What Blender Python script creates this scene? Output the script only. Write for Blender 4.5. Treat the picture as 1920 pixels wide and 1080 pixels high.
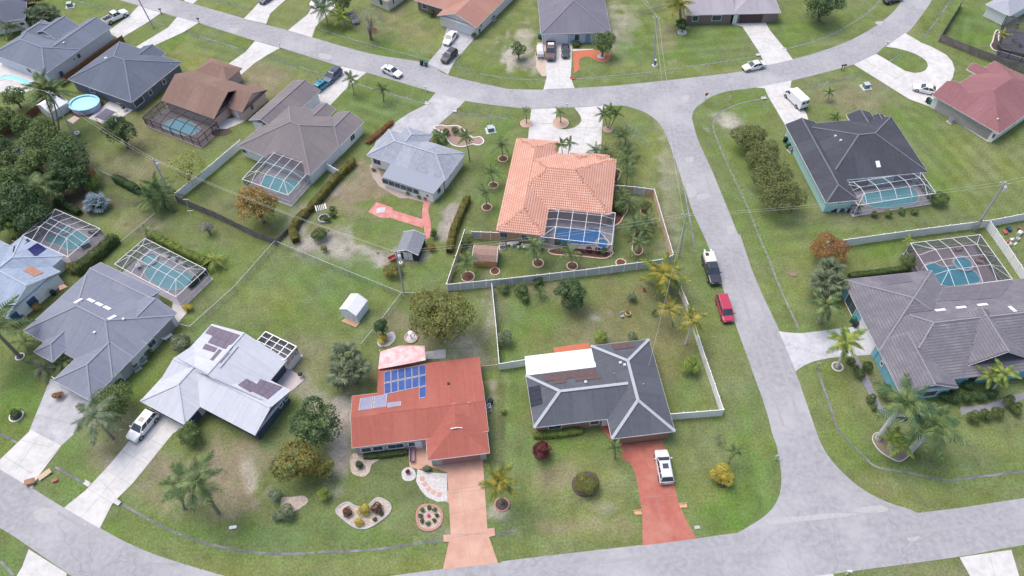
import bpy, bmesh, math, random
import numpy as np
from mathutils import Vector, Matrix
from mathutils.geometry import tessellate_polygon
random.seed(7); RNG = np.random.default_rng(7)
for o in list(bpy.data.objects): bpy.data.objects.remove(o)
SC = bpy.context.scene; COL = SC.collection
# ---------------------------------------------------------------- camera
FPX, PITCH, ROLL, HCAM = 1420.0, math.radians(52.0), math.radians(1.5), 95.0
_F = Vector((0, math.cos(PITCH), -math.sin(PITCH))); _D0 = Vector((0, -math.sin(PITCH), -math.cos(PITCH))); _X0 = Vector((1, 0, 0))
_R = _X0*math.cos(ROLL) + _D0*math.sin(ROLL); _D = _D0*math.cos(ROLL) - _X0*math.sin(ROLL)
cam = bpy.data.cameras.new('camera'); camo = bpy.data.objects.new('camera', cam); COL.objects.link(camo)
cam.sensor_width = 36.0; cam.lens = 36.0*FPX/1920.0; cam.clip_start = 1.0; cam.clip_end = 6000.0
camo.matrix_world = Matrix(((_R.x, -_D.x, -_F.x, 0), (_R.y, -_D.y, -_F.y, 0), (_R.z, -_D.z, -_F.z, HCAM), (0, 0, 0, 1)))
SC.camera = camo
# ---------------------------------------------------------------- sky, sun, exposure (thin overcast, light from the upper left)
SUN_EL, SUN_AZ = math.radians(66), math.radians(-55)     # azimuth from +Y towards +X
world = bpy.data.worlds.new('World'); SC.world = world; world.use_nodes = True
wn = world.node_tree; wn.nodes.clear()
wo = wn.nodes.new('ShaderNodeOutputWorld'); bg = wn.nodes.new('ShaderNodeBackground'); sky = wn.nodes.new('ShaderNodeTexSky')
sky.sky_type = 'NISHITA'; sky.sun_disc = False; sky.sun_elevation = SUN_EL; sky.sun_rotation = SUN_AZ
sky.air_density = 1.0; sky.dust_density = 4.0; sky.ozone_density = 1.0
bg.inputs['Strength'].default_value = 0.15
wn.links.new(sky.outputs[0], bg.inputs['Color']); wn.links.new(bg.outputs[0], wo.inputs['Surface'])
sun = bpy.data.lights.new('sun', 'SUN'); suno = bpy.data.objects.new('sun', sun); COL.objects.link(suno)
sun.energy = 1.25; sun.angle = math.radians(38); sun.color = (1.0, 0.95, 0.88)
_sd = Vector((math.sin(SUN_AZ)*math.cos(SUN_EL), math.cos(SUN_AZ)*math.cos(SUN_EL), math.sin(SUN_EL)))
suno.rotation_euler = _sd.to_track_quat('Z', 'Y').to_euler(); suno.location = (0, 80, 120)
SC.view_settings.view_transform = 'Standard'; SC.view_settings.look = 'None'
SC.view_settings.exposure = 0.60; SC.view_settings.gamma = 1.0; SC.view_settings.use_curve_mapping = False
# ---------------------------------------------------------------- pixel (1920x1080) -> world point at height z
def G(x, y, z=0.0):
    d = _R*(x-960.0) + _D*(y-540.0) + _F*FPX
    t = (z-HCAM)/d.z
    return Vector((d.x*t, d.y*t, z))
def ray(x, y): return (_R*(x-960.0) + _D*(y-540.0) + _F*FPX).normalized()
CAMP = Vector((0, 0, HCAM))
def pxm(p):                       # pixels per metre near a world point
    return FPX/((p-CAMP).dot(_F))
def hgt(b, c):                    # height at which pixel c stands nearest above ground pixel b
    P = G(*b); best = (1e9, 3)
    for i in range(4, 260):
        h = i*.1; e = (G(c[0], c[1], h).xy-P.xy).length
        if e < best[0]: best = (e, h)
    return best[1]
# ---------------------------------------------------------------- materials
MATS = {}
def _n(nt, t, **k):
    n = nt.nodes.new(t)
    for a, b in k.items(): setattr(n, a, b)
    return n
def mat(key, c1=(.5,.5,.5), c2=None, sc=2.0, rough=.85, metal=0.0, bump=0.0, c3=None, sc3=.25, spec=.3, coat=0.0, uv=None, det=6.0, lo=.35, hi=.65, bsc=None, stretch=None):
    if key in MATS: return MATS[key]
    m = bpy.data.materials.new(key); m.use_nodes = True; nt = m.node_tree; L = nt.links.new
    b = nt.nodes['Principled BSDF']; b.inputs['Roughness'].default_value = rough; b.inputs['Metallic'].default_value = metal
    b.inputs['Specular IOR Level'].default_value = spec; b.inputs['Coat Weight'].default_value = coat
    if coat: b.inputs['Coat Roughness'].default_value = .06
    b.inputs['Base Color'].default_value = (*c1, 1); m.diffuse_color = (*c1, 1)
    if c2 is None: c2 = tuple(x*.86 for x in c1)
    g = _n(nt, 'ShaderNodeNewGeometry'); pos = g.outputs['Position']
    if stretch:
        mp = _n(nt, 'ShaderNodeMapping'); mp.inputs['Scale'].default_value = stretch
        uvn = _n(nt, 'ShaderNodeUVMap'); L(uvn.outputs[0], mp.inputs['Vector']); pos = mp.outputs[0]
    def noise(s, d=det):
        n = _n(nt, 'ShaderNodeTexNoise'); n.inputs['Scale'].default_value = s; n.inputs['Detail'].default_value = d; n.inputs['Roughness'].default_value = .62
        L(pos, n.inputs['Vector']); return n
    def ramp(src, a, bb):
        r = _n(nt, 'ShaderNodeMapRange'); r.inputs['From Min'].default_value = a; r.inputs['From Max'].default_value = bb; L(src, r.inputs['Value']); return r.outputs[0]
    n1 = noise(sc); mx = _n(nt, 'ShaderNodeMix', data_type='RGBA'); mx.inputs['A'].default_value = (*c1, 1); mx.inputs['B'].default_value = (*c2, 1)
    L(ramp(n1.outputs[0], lo, hi), mx.inputs['Factor']); out = mx.outputs['Result']
    if c3 is not None:
        n3 = noise(sc3, 4.0); m3 = _n(nt, 'ShaderNodeMix', data_type='RGBA'); L(out, m3.inputs['A']); m3.inputs['B'].default_value = (*c3, 1)
        L(ramp(n3.outputs[0], .45, .75), m3.inputs['Factor']); out = m3.outputs['Result']
    L(out, b.inputs['Base Color'])
    if bump:
        bn = noise(bsc or sc*3, 5.0); bp = _n(nt, 'ShaderNodeBump'); bp.inputs['Strength'].default_value = bump; bp.inputs['Distance'].default_value = .05
        L(bn.outputs[0], bp.inputs['Height']); L(bp.outputs[0], b.inputs['Normal'])
    MATS[key] = m; return m
def leafmat(key, c1, c2, c3=None, trans=.28, rough=.6):
    if key in MATS: return MATS[key]
    c1, c2 = tuple(v*1.14 for v in c1), tuple(v*1.14 for v in c2)
    m = bpy.data.materials.new(key); m.use_nodes = True; nt = m.node_tree; L = nt.links.new; m.diffuse_color = (*c1, 1)
    b = nt.nodes['Principled BSDF']; b.inputs['Roughness'].default_value = rough; b.inputs['Specular IOR Level'].default_value = .25
    g = _n(nt, 'ShaderNodeNewGeometry'); cr = _n(nt, 'ShaderNodeValToRGB'); L(g.outputs['Random Per Island'], cr.inputs[0])
    e = cr.color_ramp.elements; e[0].color = (*c1, 1); e[1].color = (*c2, 1); e[0].position = .15; e[1].position = .8
    if c3: x = e.new(.95); x.color = (*c3, 1)
    n = _n(nt, 'ShaderNodeTexNoise'); n.inputs['Scale'].default_value = 1.1; n.inputs['Detail'].default_value = 3; L(g.outputs['Position'], n.inputs['Vector'])
    hv = _n(nt, 'ShaderNodeHueSaturation'); mr = _n(nt, 'ShaderNodeMapRange'); mr.inputs['From Min'].default_value = .3; mr.inputs['From Max'].default_value = .7
    mr.inputs['To Min'].default_value = .72; mr.inputs['To Max'].default_value = 1.35; L(n.outputs[0], mr.inputs['Value']); L(mr.outputs[0], hv.inputs['Value']); L(cr.outputs[0], hv.inputs['Color'])
    L(hv.outputs[0], b.inputs['Base Color'])
    t = _n(nt, 'ShaderNodeBsdfTranslucent'); L(hv.outputs[0], t.inputs['Color']); mx = _n(nt, 'ShaderNodeMixShader'); mx.inputs[0].default_value = trans
    L(b.outputs[0], mx.inputs[1]); L(t.outputs[0], mx.inputs[2]); L(mx.outputs[0], nt.nodes['Material Output'].inputs['Surface'])
    MATS[key] = m; return m
def screenmat(key, col, op):
    if key in MATS: return MATS[key]
    m = bpy.data.materials.new(key); m.use_nodes = True; nt = m.node_tree; nt.nodes.remove(nt.nodes['Principled BSDF'])
    d = _n(nt, 'ShaderNodeBsdfDiffuse'); d.inputs['Color'].default_value = (*col, 1); t = _n(nt, 'ShaderNodeBsdfTransparent'); mx = _n(nt, 'ShaderNodeMixShader'); mx.inputs[0].default_value = op
    nt.links.new(t.outputs[0], mx.inputs[1]); nt.links.new(d.outputs[0], mx.inputs[2]); nt.links.new(mx.outputs[0], nt.nodes['Material Output'].inputs['Surface'])
    m.diffuse_color = (*col, 1); MATS[key] = m; return m
# ---------------------------------------------------------------- object helpers
def root_loc(o):
    v = Vector((0, 0, 0))
    while o is not None: v += o.location; o = o.parent
    return v
def tag(o, label, cat, group=None, kind=None):
    if label: o['label'] = label
    if cat: o['category'] = cat
    if group: o['group'] = group
    if kind: o['kind'] = kind
    return o
def thing(name, label, cat, loc, group=None, rz=0.0):
    o = bpy.data.objects.new(name, None); COL.objects.link(o); o.location = loc; o.rotation_euler = (0, 0, rz); o.empty_display_size = .3
    return tag(o, label, cat, group)
def link(name, me, parent=None, loc=(0, 0, 0), rot=None, scale=None):
    o = bpy.data.objects.new(name, me); COL.objects.link(o); o.parent = parent; o.location = loc
    if rot is not None: o.rotation_euler = rot
    if scale is not None: o.scale = scale
    return o
class MB:
    def __init__(s): s.v = []; s.f = []; s.mi = []; s.cm = 0; s.uv = None
    def add(s, vs, fs):
        k = len(s.v); s.v += [tuple(p) for p in vs]; s.f += [tuple(i+k for i in f) for f in fs]; s.mi += [s.cm]*len(fs); return s
    def box(s, c, size, rz=0.0):
        x, y, z = (q/2 for q in size); ca, sa = math.cos(rz), math.sin(rz); vs = []
        for dz in (-z, z):
            for dx, dy in ((-x, -y), (x, -y), (x, y), (-x, y)): vs.append((c[0]+dx*ca-dy*sa, c[1]+dx*sa+dy*ca, c[2]+dz))
        return s.add(vs, [(3,2,1,0), (4,5,6,7), (0,1,5,4), (1,2,6,5), (2,3,7,6), (3,0,4,7)])
    def beam(s, a, b, w, h=None):
        a, b = Vector(a), Vector(b); h = h or w; d = (b-a)
        if d.length < 1e-6: return s
        d.normalize(); up = Vector((0, 0, 1)) if abs(d.z) < .95 else Vector((0, 1, 0)); r = d.cross(up).normalized()*w/2; u = r.cross(d).normalized()*h/2
        vs = [p+q for p in (a, b) for q in (-r-u, r-u, r+u, -r+u)]
        return s.add(vs, [(3,2,1,0), (4,5,6,7), (0,1,5,4), (1,2,6,5), (2,3,7,6), (3,0,4,7)])
    def tube(s, pts, r, n=6, cap=True):
        pts = [Vector(p) for p in pts]; k = len(pts); rr = r if isinstance(r, (list, tuple)) else [r]*k; vs = []; fs = []
        for i, p in enumerate(pts):
            d = (pts[min(i+1, k-1)]-pts[max(i-1, 0)]).normalized(); a = Vector((0, 0, 1)) if abs(d.z) < .9 else Vector((1, 0, 0))
            e1 = d.cross(a).normalized(); e2 = e1.cross(d).normalized()
            for j in range(n):
                t = 2*math.pi*j/n; vs.append(p+e1*(math.cos(t)*rr[i])+e2*(math.sin(t)*rr[i]))
        for i in range(k-1):
            for j in range(n):
                q = (j+1) % n; fs.append((i*n+j, i*n+q, (i+1)*n+q, (i+1)*n+j))
        if cap: fs.append(tuple(range(n))[::-1]); fs.append(tuple((k-1)*n+j for j in range(n)))
        return s.add(vs, fs)
    def lathe(s, c, prof, n=12):
        vs = []; fs = []; k = len(prof)
        for r, z in prof:
            for j in range(n): t = 2*math.pi*j/n; vs.append((c[0]+r*math.cos(t), c[1]+r*math.sin(t), c[2]+z))
        for i in range(k-1):
            for j in range(n): q = (j+1) % n; fs.append((i*n+j, i*n+q, (i+1)*n+q, (i+1)*n+j))
        fs.append(tuple(range(n))[::-1]); fs.append(tuple((k-1)*n+j for j in range(n))); return s.add(vs, fs)
    def prism(s, poly, z0, z1, bottom=False):
        n = len(poly); p = [(q[0], q[1]) for q in poly]
        if sum(p[i][0]*p[(i+1) % n][1]-p[(i+1) % n][0]*p[i][1] for i in range(n)) < 0: p = p[::-1]
        tri = tessellate_polygon([[Vector((x, y, 0)) for x, y in p]]); vs = [(x, y, z1) for x, y in p]+[(x, y, z0) for x, y in p]; fs = []
        for t in tri:
            a, b, c = (p[i] for i in t)
            fs.append(tuple(t) if (b[0]-a[0])*(c[1]-a[1])-(b[1]-a[1])*(c[0]-a[0]) > 0 else tuple(t)[::-1])
        if bottom: fs += [tuple(i+n for i in f[::-1]) for f in fs]
        for i in range(n): j = (i+1) % n; fs.append((i+n, j+n, j, i))
        return s.add(vs, fs)
    def ring(s, outer, inner, z0, z1):
        n = len(outer); vs = [(*p[:2], z1) for p in outer]+[(*p[:2], z1) for p in inner]+[(*p[:2], z0) for p in outer]+[(*p[:2], z0) for p in inner]; fs = []
        for i in range(n):
            j = (i+1) % n; fs += [(i, j, n+j, n+i), (2*n+i, 2*n+j, j, i), (n+i, n+j, 3*n+j, 3*n+i)]
        return s.add(vs, fs)
    def build(s, name, m, parent=None, local=False, smooth=False, loc=None):
        me = bpy.data.meshes.new(name); off = Vector((0, 0, 0))
        if parent is not None and not local: off = root_loc(parent)
        if parent is None and loc is not None and not local: off = Vector(loc)
        vs = s.v if off.length == 0 else [(a-off.x, b-off.y, c-off.z) for a, b, c in s.v]
        me.from_pydata(vs, [], s.f)
        for mm in (m if isinstance(m, (list, tuple)) else [m]): me.materials.append(mm)
        if isinstance(m, (list, tuple)): me.polygons.foreach_set('material_index', s.mi)
        if smooth: me.polygons.foreach_set('use_smooth', [True]*len(s.f))
        if s.uv is not None:
            l = me.uv_layers.new(name='UVMap'); l.data.foreach_set('uv', np.asarray(s.uv, dtype=np.float32).ravel())
        me.update(); o = bpy.data.objects.new(name, me); COL.objects.link(o); o.parent = parent
        if loc is not None: o.location = loc
        return o
def smoothpoly(pts, closed=True, k=6):
    P = [Vector((p[0], p[1])) for p in pts]; n = len(P); out = []
    rng = range(n) if closed else range(n-1)
    for i in rng:
        if closed: a, b, c, d = P[(i-1) % n], P[i], P[(i+1) % n], P[(i+2) % n]
        else: a, b, c, d = P[max(i-1, 0)], P[i], P[i+1], P[min(i+2, n-1)]
        for j in range(k):
            t = j/k; out.append(.5*((2*b)+(c-a)*t+(2*a-5*b+4*c-d)*t*t+(3*b-a-3*c+d)*t**3))
    if not closed: out.append(P[-1])
    return [(q.x, q.y) for q in out]
def GP(pts, z=0.0): return [G(p[0], p[1], z) for p in pts]
def offpoly(P, d):
    n = len(P); P = [Vector((p[0], p[1])) for p in P]; A = sum(P[i].x*P[(i+1) % n].y-P[(i+1) % n].x*P[i].y for i in range(n)); sg = 1 if A > 0 else -1; out = []
    for i in range(n):
        t = (P[(i+1) % n]-P[i-1]).normalized(); out.append(P[i]+Vector((t.y, -t.x))*d*sg)
    return out
# ---------------------------------------------------------------- ground sheet with swales and lawn colours
SWALES = [
 [(222,943),(250,957),(300,985),(365,1012),(430,1028),(490,1036),(530,1038),(600,1035),(700,1030),(760,1021),(833,1012)],
 [(927,1003),(970,993)],
 [(1533,694),(1555,755),(1570,800),(1583,817),(1620,855),(1645,875),(1700,885),(1770,899),(1800,898),(1920,883),(2040,866)],
 [(1432,184),(1405,189),(1382,195),(1362,204),(1350,210),(1340,222),(1337,238),(1347,267),(1365,310),(1385,352),(1405,395),(1422,440),(1440,481),(1463,540),(1500,620)],
 [(900,137),(927,142),(960,147),(1013,149)],
 [(1080,147),(1172,139),(1240,132),(1310,122),(1425,104)],
 [(1468,93),(1540,72),(1590,47),(1625,25),(1650,0),(1664,-22)],
 [(602,55),(692,82),(767,102),(808,112)], [(852,122),(882,131)],
 [(140,0),(220,21)], [(282,39),(312,47)], [(350,60),(460,94)], [(504,107),(617,142)], [(670,157),(800,195)], [(855,210),(950,222)],
 [(390,-5),(405,0),(470,17)], [(1495,169),(1617,139)], [(1667,115),(1687,102)], [(1727,75),(1762,30),(1782,0),(1796,-22)],
 [(1163,225),(1178,233),(1190,245),(1218,272)], [(1285,362),(1295,420),(1305,472)],
 [(103,875),(160,907)], [(0,812),(32,830)], [(0,1052),(24,1078)]]
def resamp(P, step):
    out = [P[0]]
    for a, b in zip(P[:-1], P[1:]):
        n = max(1, int((b-a).length/step))
        for i in range(1, n+1): out.append(a+(b-a)*(i/n))
    return out
SWP = []
for s in SWALES:
    q = [Vector(p) for p in smoothpoly(s, False, 5)] if len(s) > 2 else [Vector(p) for p in s]
    SWP.append(resamp([G(p.x, p.y) for p in q], .6))
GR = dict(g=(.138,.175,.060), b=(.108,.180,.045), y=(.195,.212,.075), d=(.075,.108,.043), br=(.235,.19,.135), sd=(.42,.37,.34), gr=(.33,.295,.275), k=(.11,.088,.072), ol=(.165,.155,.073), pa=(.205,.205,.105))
PATCH = [ # x, y, rx, ry (pixels), colour, strength
 (400,-40,900,90,'y',.5),(430,165,90,40,'y',.7),(520,150,60,25,'br',.45),(470,160,60,25,'br',.5),(120,0,80,25,'b',.5),(330,75,60,22,'b',.45),(370,120,50,22,'y',.8),
 (700,205,100,45,'b',.55),(640,230,50,25,'br',.25),(845,215,40,18,'br',.6),(900,235,45,18,'br',.4),(760,100,120,25,'b',.4),(830,85,60,18,'y',.6),(755,50,50,18,'br',.35),
 (960,110,22,22,'sd',.8),(985,80,14,30,'sd',.5),(1000,125,20,14,'gr',.8),(1165,60,30,45,'sd',.55),(1180,105,30,20,'b',.5),(1280,90,90,35,'b',.6),(1200,60,40,40,'b',.4),(1250,70,20,25,'br',.5),
 (1350,70,60,30,'b',.35),(1500,65,60,30,'b',.5),(1290,130,140,8,'y',.8),(1560,80,60,8,'y',.7),(1700,55,30,20,'pa',.6),(1830,40,60,45,'b',.9),(1800,60,30,40,'d',.2),
 (1690,115,40,16,'b',.4),(1580,175,90,25,'br',.5),(1650,200,50,20,'br',.35),(1720,230,60,60,'b',.5),(1800,310,90,60,'g',.6),(1850,300,80,50,'y',.4),(1760,330,30,60,'b',.4),
 (1360,225,18,12,'sd',.9),(1420,195,60,20,'b',.4),(1500,300,60,90,'g',.6),(1400,330,40,90,'b',.35),(1540,410,120,22,'br',.3),(1650,410,140,18,'d',.35),(1480,430,80,30,'b',.6),
 (1470,520,60,60,'y',.35),(1660,470,60,16,'b',.5),(1540,600,30,18,'g',.5),(1560,740,60,70,'y',.55),(1640,720,50,60,'pa',.35),(1750,860,120,30,'d',.4),(1800,830,90,25,'y',.25),(1700,920,160,24,'y',.4),(1640,905,60,20,'br',.25),
 (1850,1060,60,14,'br',.5),(1770,1070,60,14,'br',.3),
 (1160,255,40,40,'y',.6),(1210,300,30,50,'y',.5),(1240,400,30,60,'pa',.35),(1260,350,18,120,'sd',.25),(1285,400,12,60,'k',.18),
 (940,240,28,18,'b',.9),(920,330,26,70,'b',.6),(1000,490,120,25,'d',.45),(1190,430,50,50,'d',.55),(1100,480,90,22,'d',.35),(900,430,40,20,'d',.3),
 (690,345,55,50,'br',.8),(640,375,50,30,'br',.6),(600,430,30,25,'br',.4),(725,425,70,28,'b',.45),(650,450,90,14,'y',.5),(790,340,60,20,'ol',.3),
 (600,455,55,22,'gr',.9),(560,425,22,18,'gr',.75),(660,475,60,16,'gr',.9),(720,485,45,14,'gr',.9),(770,480,25,14,'gr',.7),(848,415,14,35,'gr',.85),(835,440,14,24,'gr',.7),(625,345,10,30,'gr',.7),(570,400,14,14,'gr',.6),
 (560,340,60,40,'b',.5),(500,430,50,25,'d',.3),(420,410,60,30,'ol',.5),(330,410,60,30,'d',.45),(240,420,35,20,'br',.4),(180,390,45,20,'d',.5),(230,360,40,25,'d',.4),(170,380,25,14,'br',.45),
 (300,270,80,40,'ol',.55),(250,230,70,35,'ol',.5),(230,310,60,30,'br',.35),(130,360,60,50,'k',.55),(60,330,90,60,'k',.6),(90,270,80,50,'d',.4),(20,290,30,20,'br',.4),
 (600,540,140,60,'b',.65),(540,600,90,50,'g',.5),(480,560,60,35,'y',.4),(600,690,70,45,'br',.35),(590,735,40,30,'gr',.45),(520,720,30,12,'gr',.5),(500,620,60,30,'d',.25),
 (400,490,50,35,'b',.5),(460,500,60,30,'g',.5),(780,510,70,25,'b',.5),(700,520,40,20,'b',.5),
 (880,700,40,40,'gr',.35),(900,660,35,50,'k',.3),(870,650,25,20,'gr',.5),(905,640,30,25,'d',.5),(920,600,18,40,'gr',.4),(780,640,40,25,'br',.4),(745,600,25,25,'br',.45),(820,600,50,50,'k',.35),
 (945,740,18,90,'b',.7),(920,720,14,20,'sd',.5),(935,760,16,60,'br',.3),
 (1000,600,70,40,'b',.7),(1100,620,90,60,'ol',.6),(1180,560,80,40,'ol',.6),(1250,660,50,70,'ol',.75),(1290,730,45,30,'b',.5),(1120,595,16,8,'gr',.8),(1130,640,60,20,'br',.25),(965,700,30,60,'b',.5),(1010,540,60,16,'br',.4),
 (1390,750,40,120,'b',.5),(1330,500,30,60,'b',.4),(1360,700,40,70,'pa',.35),(1400,900,60,70,'b',.7),(1320,900,45,60,'y',.3),
 (1060,900,60,50,'y',.5),(1040,890,35,25,'br',.55),(1150,930,40,40,'y',.6),(1020,830,70,14,'b',.7),(980,860,35,40,'b',.6),(1130,830,40,18,'b',.6),(1090,990,90,25,'y',.55),(1050,985,50,12,'br',.4),(1170,990,30,18,'br',.3),(1140,950,20,14,'gr',.35),
 (1340,980,60,25,'b',.6),(1390,960,40,30,'b',.6),
 (560,900,60,40,'d',.35),(720,900,60,40,'d',.3),(640,990,180,26,'b',.6),(780,990,50,16,'br',.35),(500,960,40,40,'g',.5),(430,880,50,50,'br',.75),(360,900,60,50,'br',.6),(300,870,60,40,'br',.5),(420,930,40,40,'br',.6),(470,890,20,25,'sd',.45),(450,840,40,20,'br',.5),(280,930,40,20,'br',.3),
 (500,860,30,25,'br',.5),(570,850,30,30,'k',.3),(640,860,20,50,'gr',.6),(645,790,16,50,'gr',.5),(630,820,20,40,'gr',.5),(860,1000,30,10,'sd',.3),(930,960,14,14,'sd',.5),
 (420,1000,140,16,'b',.6),(600,1062,240,14,'y',.6),(330,1020,60,14,'y',.4),(215,880,16,24,'sd',.5),(190,850,40,30,'br',.45),(140,850,30,25,'b',.7),(230,790,20,40,'br',.4),(260,700,40,40,'b',.5),
 (40,740,40,50,'b',.75),(30,780,40,30,'b',.6),(70,640,20,20,'d',.4),(130,930,40,25,'b',.5),(30,1050,30,25,'b',.6),(420,620,50,30,'b',.4),(400,650,25,12,'br',.3),
 (340,860,25,12,'br',.3),(320,640,16,14,'ol',.4),(1010,330,30,14,'br',.2)]
def ground():
    core_x = np.arange(-100, 100.01, .38); core_y = np.arange(14, 176.01, .38)
    ex = np.array([3000, 1400, 700, 400, 260, 190, 150, 125, 112, 105.])
    xs = np.concatenate([-ex, core_x, ex[::-1]]); ys = np.concatenate([[-3000, -1200, -500, -220, -100, -45, -15, 0, 8], core_y, [180, 190, 206, 235, 280, 360, 520, 900, 1700, 4000]])
    X, Y = np.meshgrid(xs, ys); nx, ny = len(xs), len(ys); x = X.ravel(); y = Y.ravel(); z = np.zeros_like(x)
    for s in SWP:
        A = np.array([(p.x, p.y) for p in s]); lo, hi = A.min(0)-3, A.max(0)+3
        k = np.where((x > lo[0]) & (x < hi[0]) & (y > lo[1]) & (y < hi[1]))[0]
        if not len(k): continue
        d = np.full(len(k), 1e9)
        for p in A: d = np.minimum(d, (x[k]-p[0])**2+(y[k]-p[1])**2)
        z[k] = np.minimum(z[k], -.15*np.exp(-d/.9))
    # lawn colour: a real mix of grass kinds, dry patches and bare sand
    dx, dy, dz = x, y, np.full_like(x, -HCAM); r = np.array(_R); dn = np.array(_D); f = np.array(_F)
    w = dx*f[0]+dy*f[1]+dz*f[2]; px = 960+FPX*(dx*r[0]+dy*r[1]+dz*r[2])/np.maximum(w, 1); py = 540+FPX*(dx*dn[0]+dy*dn[1]+dz*dn[2])/np.maximum(w, 1)
    col = np.tile(np.array(GR['g']), (len(x), 1)); fade = (w > 1)
    wob = 14*np.sin(x*.55+1.3*np.sin(y*.31))+9*np.sin(y*.8+x*.23); wob2 = 12*np.sin(y*.62+1.1*np.sin(x*.4))+7*np.sin(x*.95)
    def vn(s, seed):
        r_ = np.random.default_rng(seed).random((64, 64)); u = (x/s) % 63; v = (y/s) % 63; i = u.astype(int); j = v.astype(int); fu = u-i; fv = v-j; fu = fu*fu*(3-2*fu); fv = fv*fv*(3-2*fv)
        return (r_[i, j]*(1-fu)+r_[i+1, j]*fu)*(1-fv)+(r_[i, j+1]*(1-fu)+r_[i+1, j+1]*fu)*fv
    NZ = .45*vn(4.1, 1)+.33*vn(1.7, 2)+.22*vn(.8, 3)
    for (a, b, rx, ry, c, st) in PATCH:
        q = ((px-a+wob*min(1, rx/60))/rx)**2+((py-b+wob2*.6*min(1, ry/40))/ry)**2
        k = (q < 6) & fade; t = (st*np.clip((np.exp(-q[k]*.8)+(NZ[k]-.5)*1.5-.22)/.45, 0, 1))[:, None]; col[k] = col[k]*(1-t)+np.array(GR[c])*t
    for s in SWP:                                   # greener grass in the damp swale
        A = np.array([(p.x, p.y) for p in s[::3]]); lo, hi = A.min(0)-4, A.max(0)+4
        k = np.where((x > lo[0]) & (x < hi[0]) & (y > lo[1]) & (y < hi[1]))[0]
        d = np.full(len(k), 1e9)
        for p in A: d = np.minimum(d, (x[k]-p[0])**2+(y[k]-p[1])**2)
        t = (.4*np.exp(-d/5))[:, None]; col[k] = col[k]*(1-t)+np.array(GR['b'])*t
    for (cx_, cy_, rx, ry, a_, b_, per, amp) in ((1790,310,110,80,(1640,170),(1790,330),1.5,.10),(1830,45,50,40,(1835,10),(1828,80),1.3,.12),(600,555,130,70,(560,500),(640,600),1.6,.06),(1400,880,60,110,(1390,780),(1420,900),1.5,.07),(700,215,90,40,(640,190),(760,230),1.4,.08),(1000,880,60,110,(990,800),(1000,960),1.6,.06),(1290,80,120,35,(1200,90),(1380,75),1.4,.07),(400,110,70,35,(350,90),(450,120),1.4,.08),(1500,440,120,30,(1400,450),(1600,430),1.5,.07),(945,760,20,120,(945,700),(950,850),1.0,.10)):   # mowing passes
        q = ((px-cx_)/rx)**2+((py-cy_)/ry)**2; k = (q < 4) & fade; A_, B_ = G(*a_), G(*b_); d_ = (B_-A_).normalized(); s_ = (-(x[k]-A_.x)*d_.y+(y[k]-A_.y)*d_.x)/per; col[k] *= (1+amp*np.exp(-q[k]*.6)*np.tanh(3*np.sin(2*np.pi*s_/2)))[:, None]
    me = bpy.data.meshes.new('ground'); nv = nx*ny; me.vertices.add(nv); me.vertices.foreach_set('co', np.stack([x, y, z], 1).astype(np.float32).ravel())
    i = np.arange(nv).reshape(ny, nx); q = np.stack([i[:-1, :-1], i[:-1, 1:], i[1:, 1:], i[1:, :-1]], -1).reshape(-1, 4)
    me.loops.add(q.size); me.loops.foreach_set('vertex_index', q.ravel().astype(np.int32)); me.polygons.add(len(q))
    me.polygons.foreach_set('loop_start', np.arange(0, q.size, 4, dtype=np.int32)); me.polygons.foreach_set('use_smooth', np.ones(len(q), bool)); me.update(calc_edges=True)
    at = me.color_attributes.new('Lawn', 'FLOAT_COLOR', 'POINT'); at.data.foreach_set('color', np.concatenate([col, np.ones((nv, 1))], 1).astype(np.float32).ravel())
    m = bpy.data.materials.new('lawn'); m.use_nodes = True; nt = m.node_tree; L = nt.links.new; b = nt.nodes['Principled BSDF']; b.inputs['Roughness'].default_value = .95; b.inputs['Specular IOR Level'].default_value = .1
    g = _n(nt, 'ShaderNodeNewGeometry'); a = _n(nt, 'ShaderNodeVertexColor', layer_name='Lawn')
    def noise(s, d, ro=.65, dist=0):
        n = _n(nt, 'ShaderNodeTexNoise'); n.inputs['Scale'].default_value = s; n.inputs['Detail'].default_value = d; n.inputs['Roughness'].default_value = ro; n.inputs['Distortion'].default_value = dist; L(g.outputs['Position'], n.inputs['Vector']); return n.outputs[0]
    def rng(src, f0, f1, t0, t1):
        r_ = _n(nt, 'ShaderNodeMapRange'); 
        for k_, v_ in (('From Min', f0), ('From Max', f1), ('To Min', t0), ('To Max', t1)): r_.inputs[k_].default_value = v_
        L(src, r_.inputs['Value']); return r_.outputs[0]
    h = _n(nt, 'ShaderNodeHueSaturation'); L(a.outputs[0], h.inputs['Color'])
    n1 = noise(3.2, 8, .75); n2 = noise(.35, 5, .6, .6); n3 = noise(.12, 3)
    mul = _n(nt, 'ShaderNodeMath', operation='MULTIPLY'); L(rng(n1, .3, .7, .55, 1.48), mul.inputs[0]); L(rng(n2, .3, .7, .80, 1.2), mul.inputs[1]); L(mul.outputs[0], h.inputs['Value'])
    L(rng(n2, .25, .75, .488, .512), h.inputs['Hue']); L(rng(n3, .3, .7, .8, 1.1), h.inputs['Saturation'])
    dry = _n(nt, 'ShaderNodeMix', data_type='RGBA'); L(h.outputs[0], dry.inputs['A']); dry.inputs['B'].default_value = (.215, .18, .10, 1); L(rng(noise(.9, 6, .7, .8), .54, .74, 0, .62), dry.inputs['Factor'])
    L(dry.outputs['Result'], b.inputs['Base Color'])
    bp = _n(nt, 'ShaderNodeBump'); bp.inputs['Strength'].default_value = .55; bp.inputs['Distance'].default_value = .08; L(noise(7, 4), bp.inputs['Height']); L(bp.outputs[0], b.inputs['Normal'])
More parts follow.
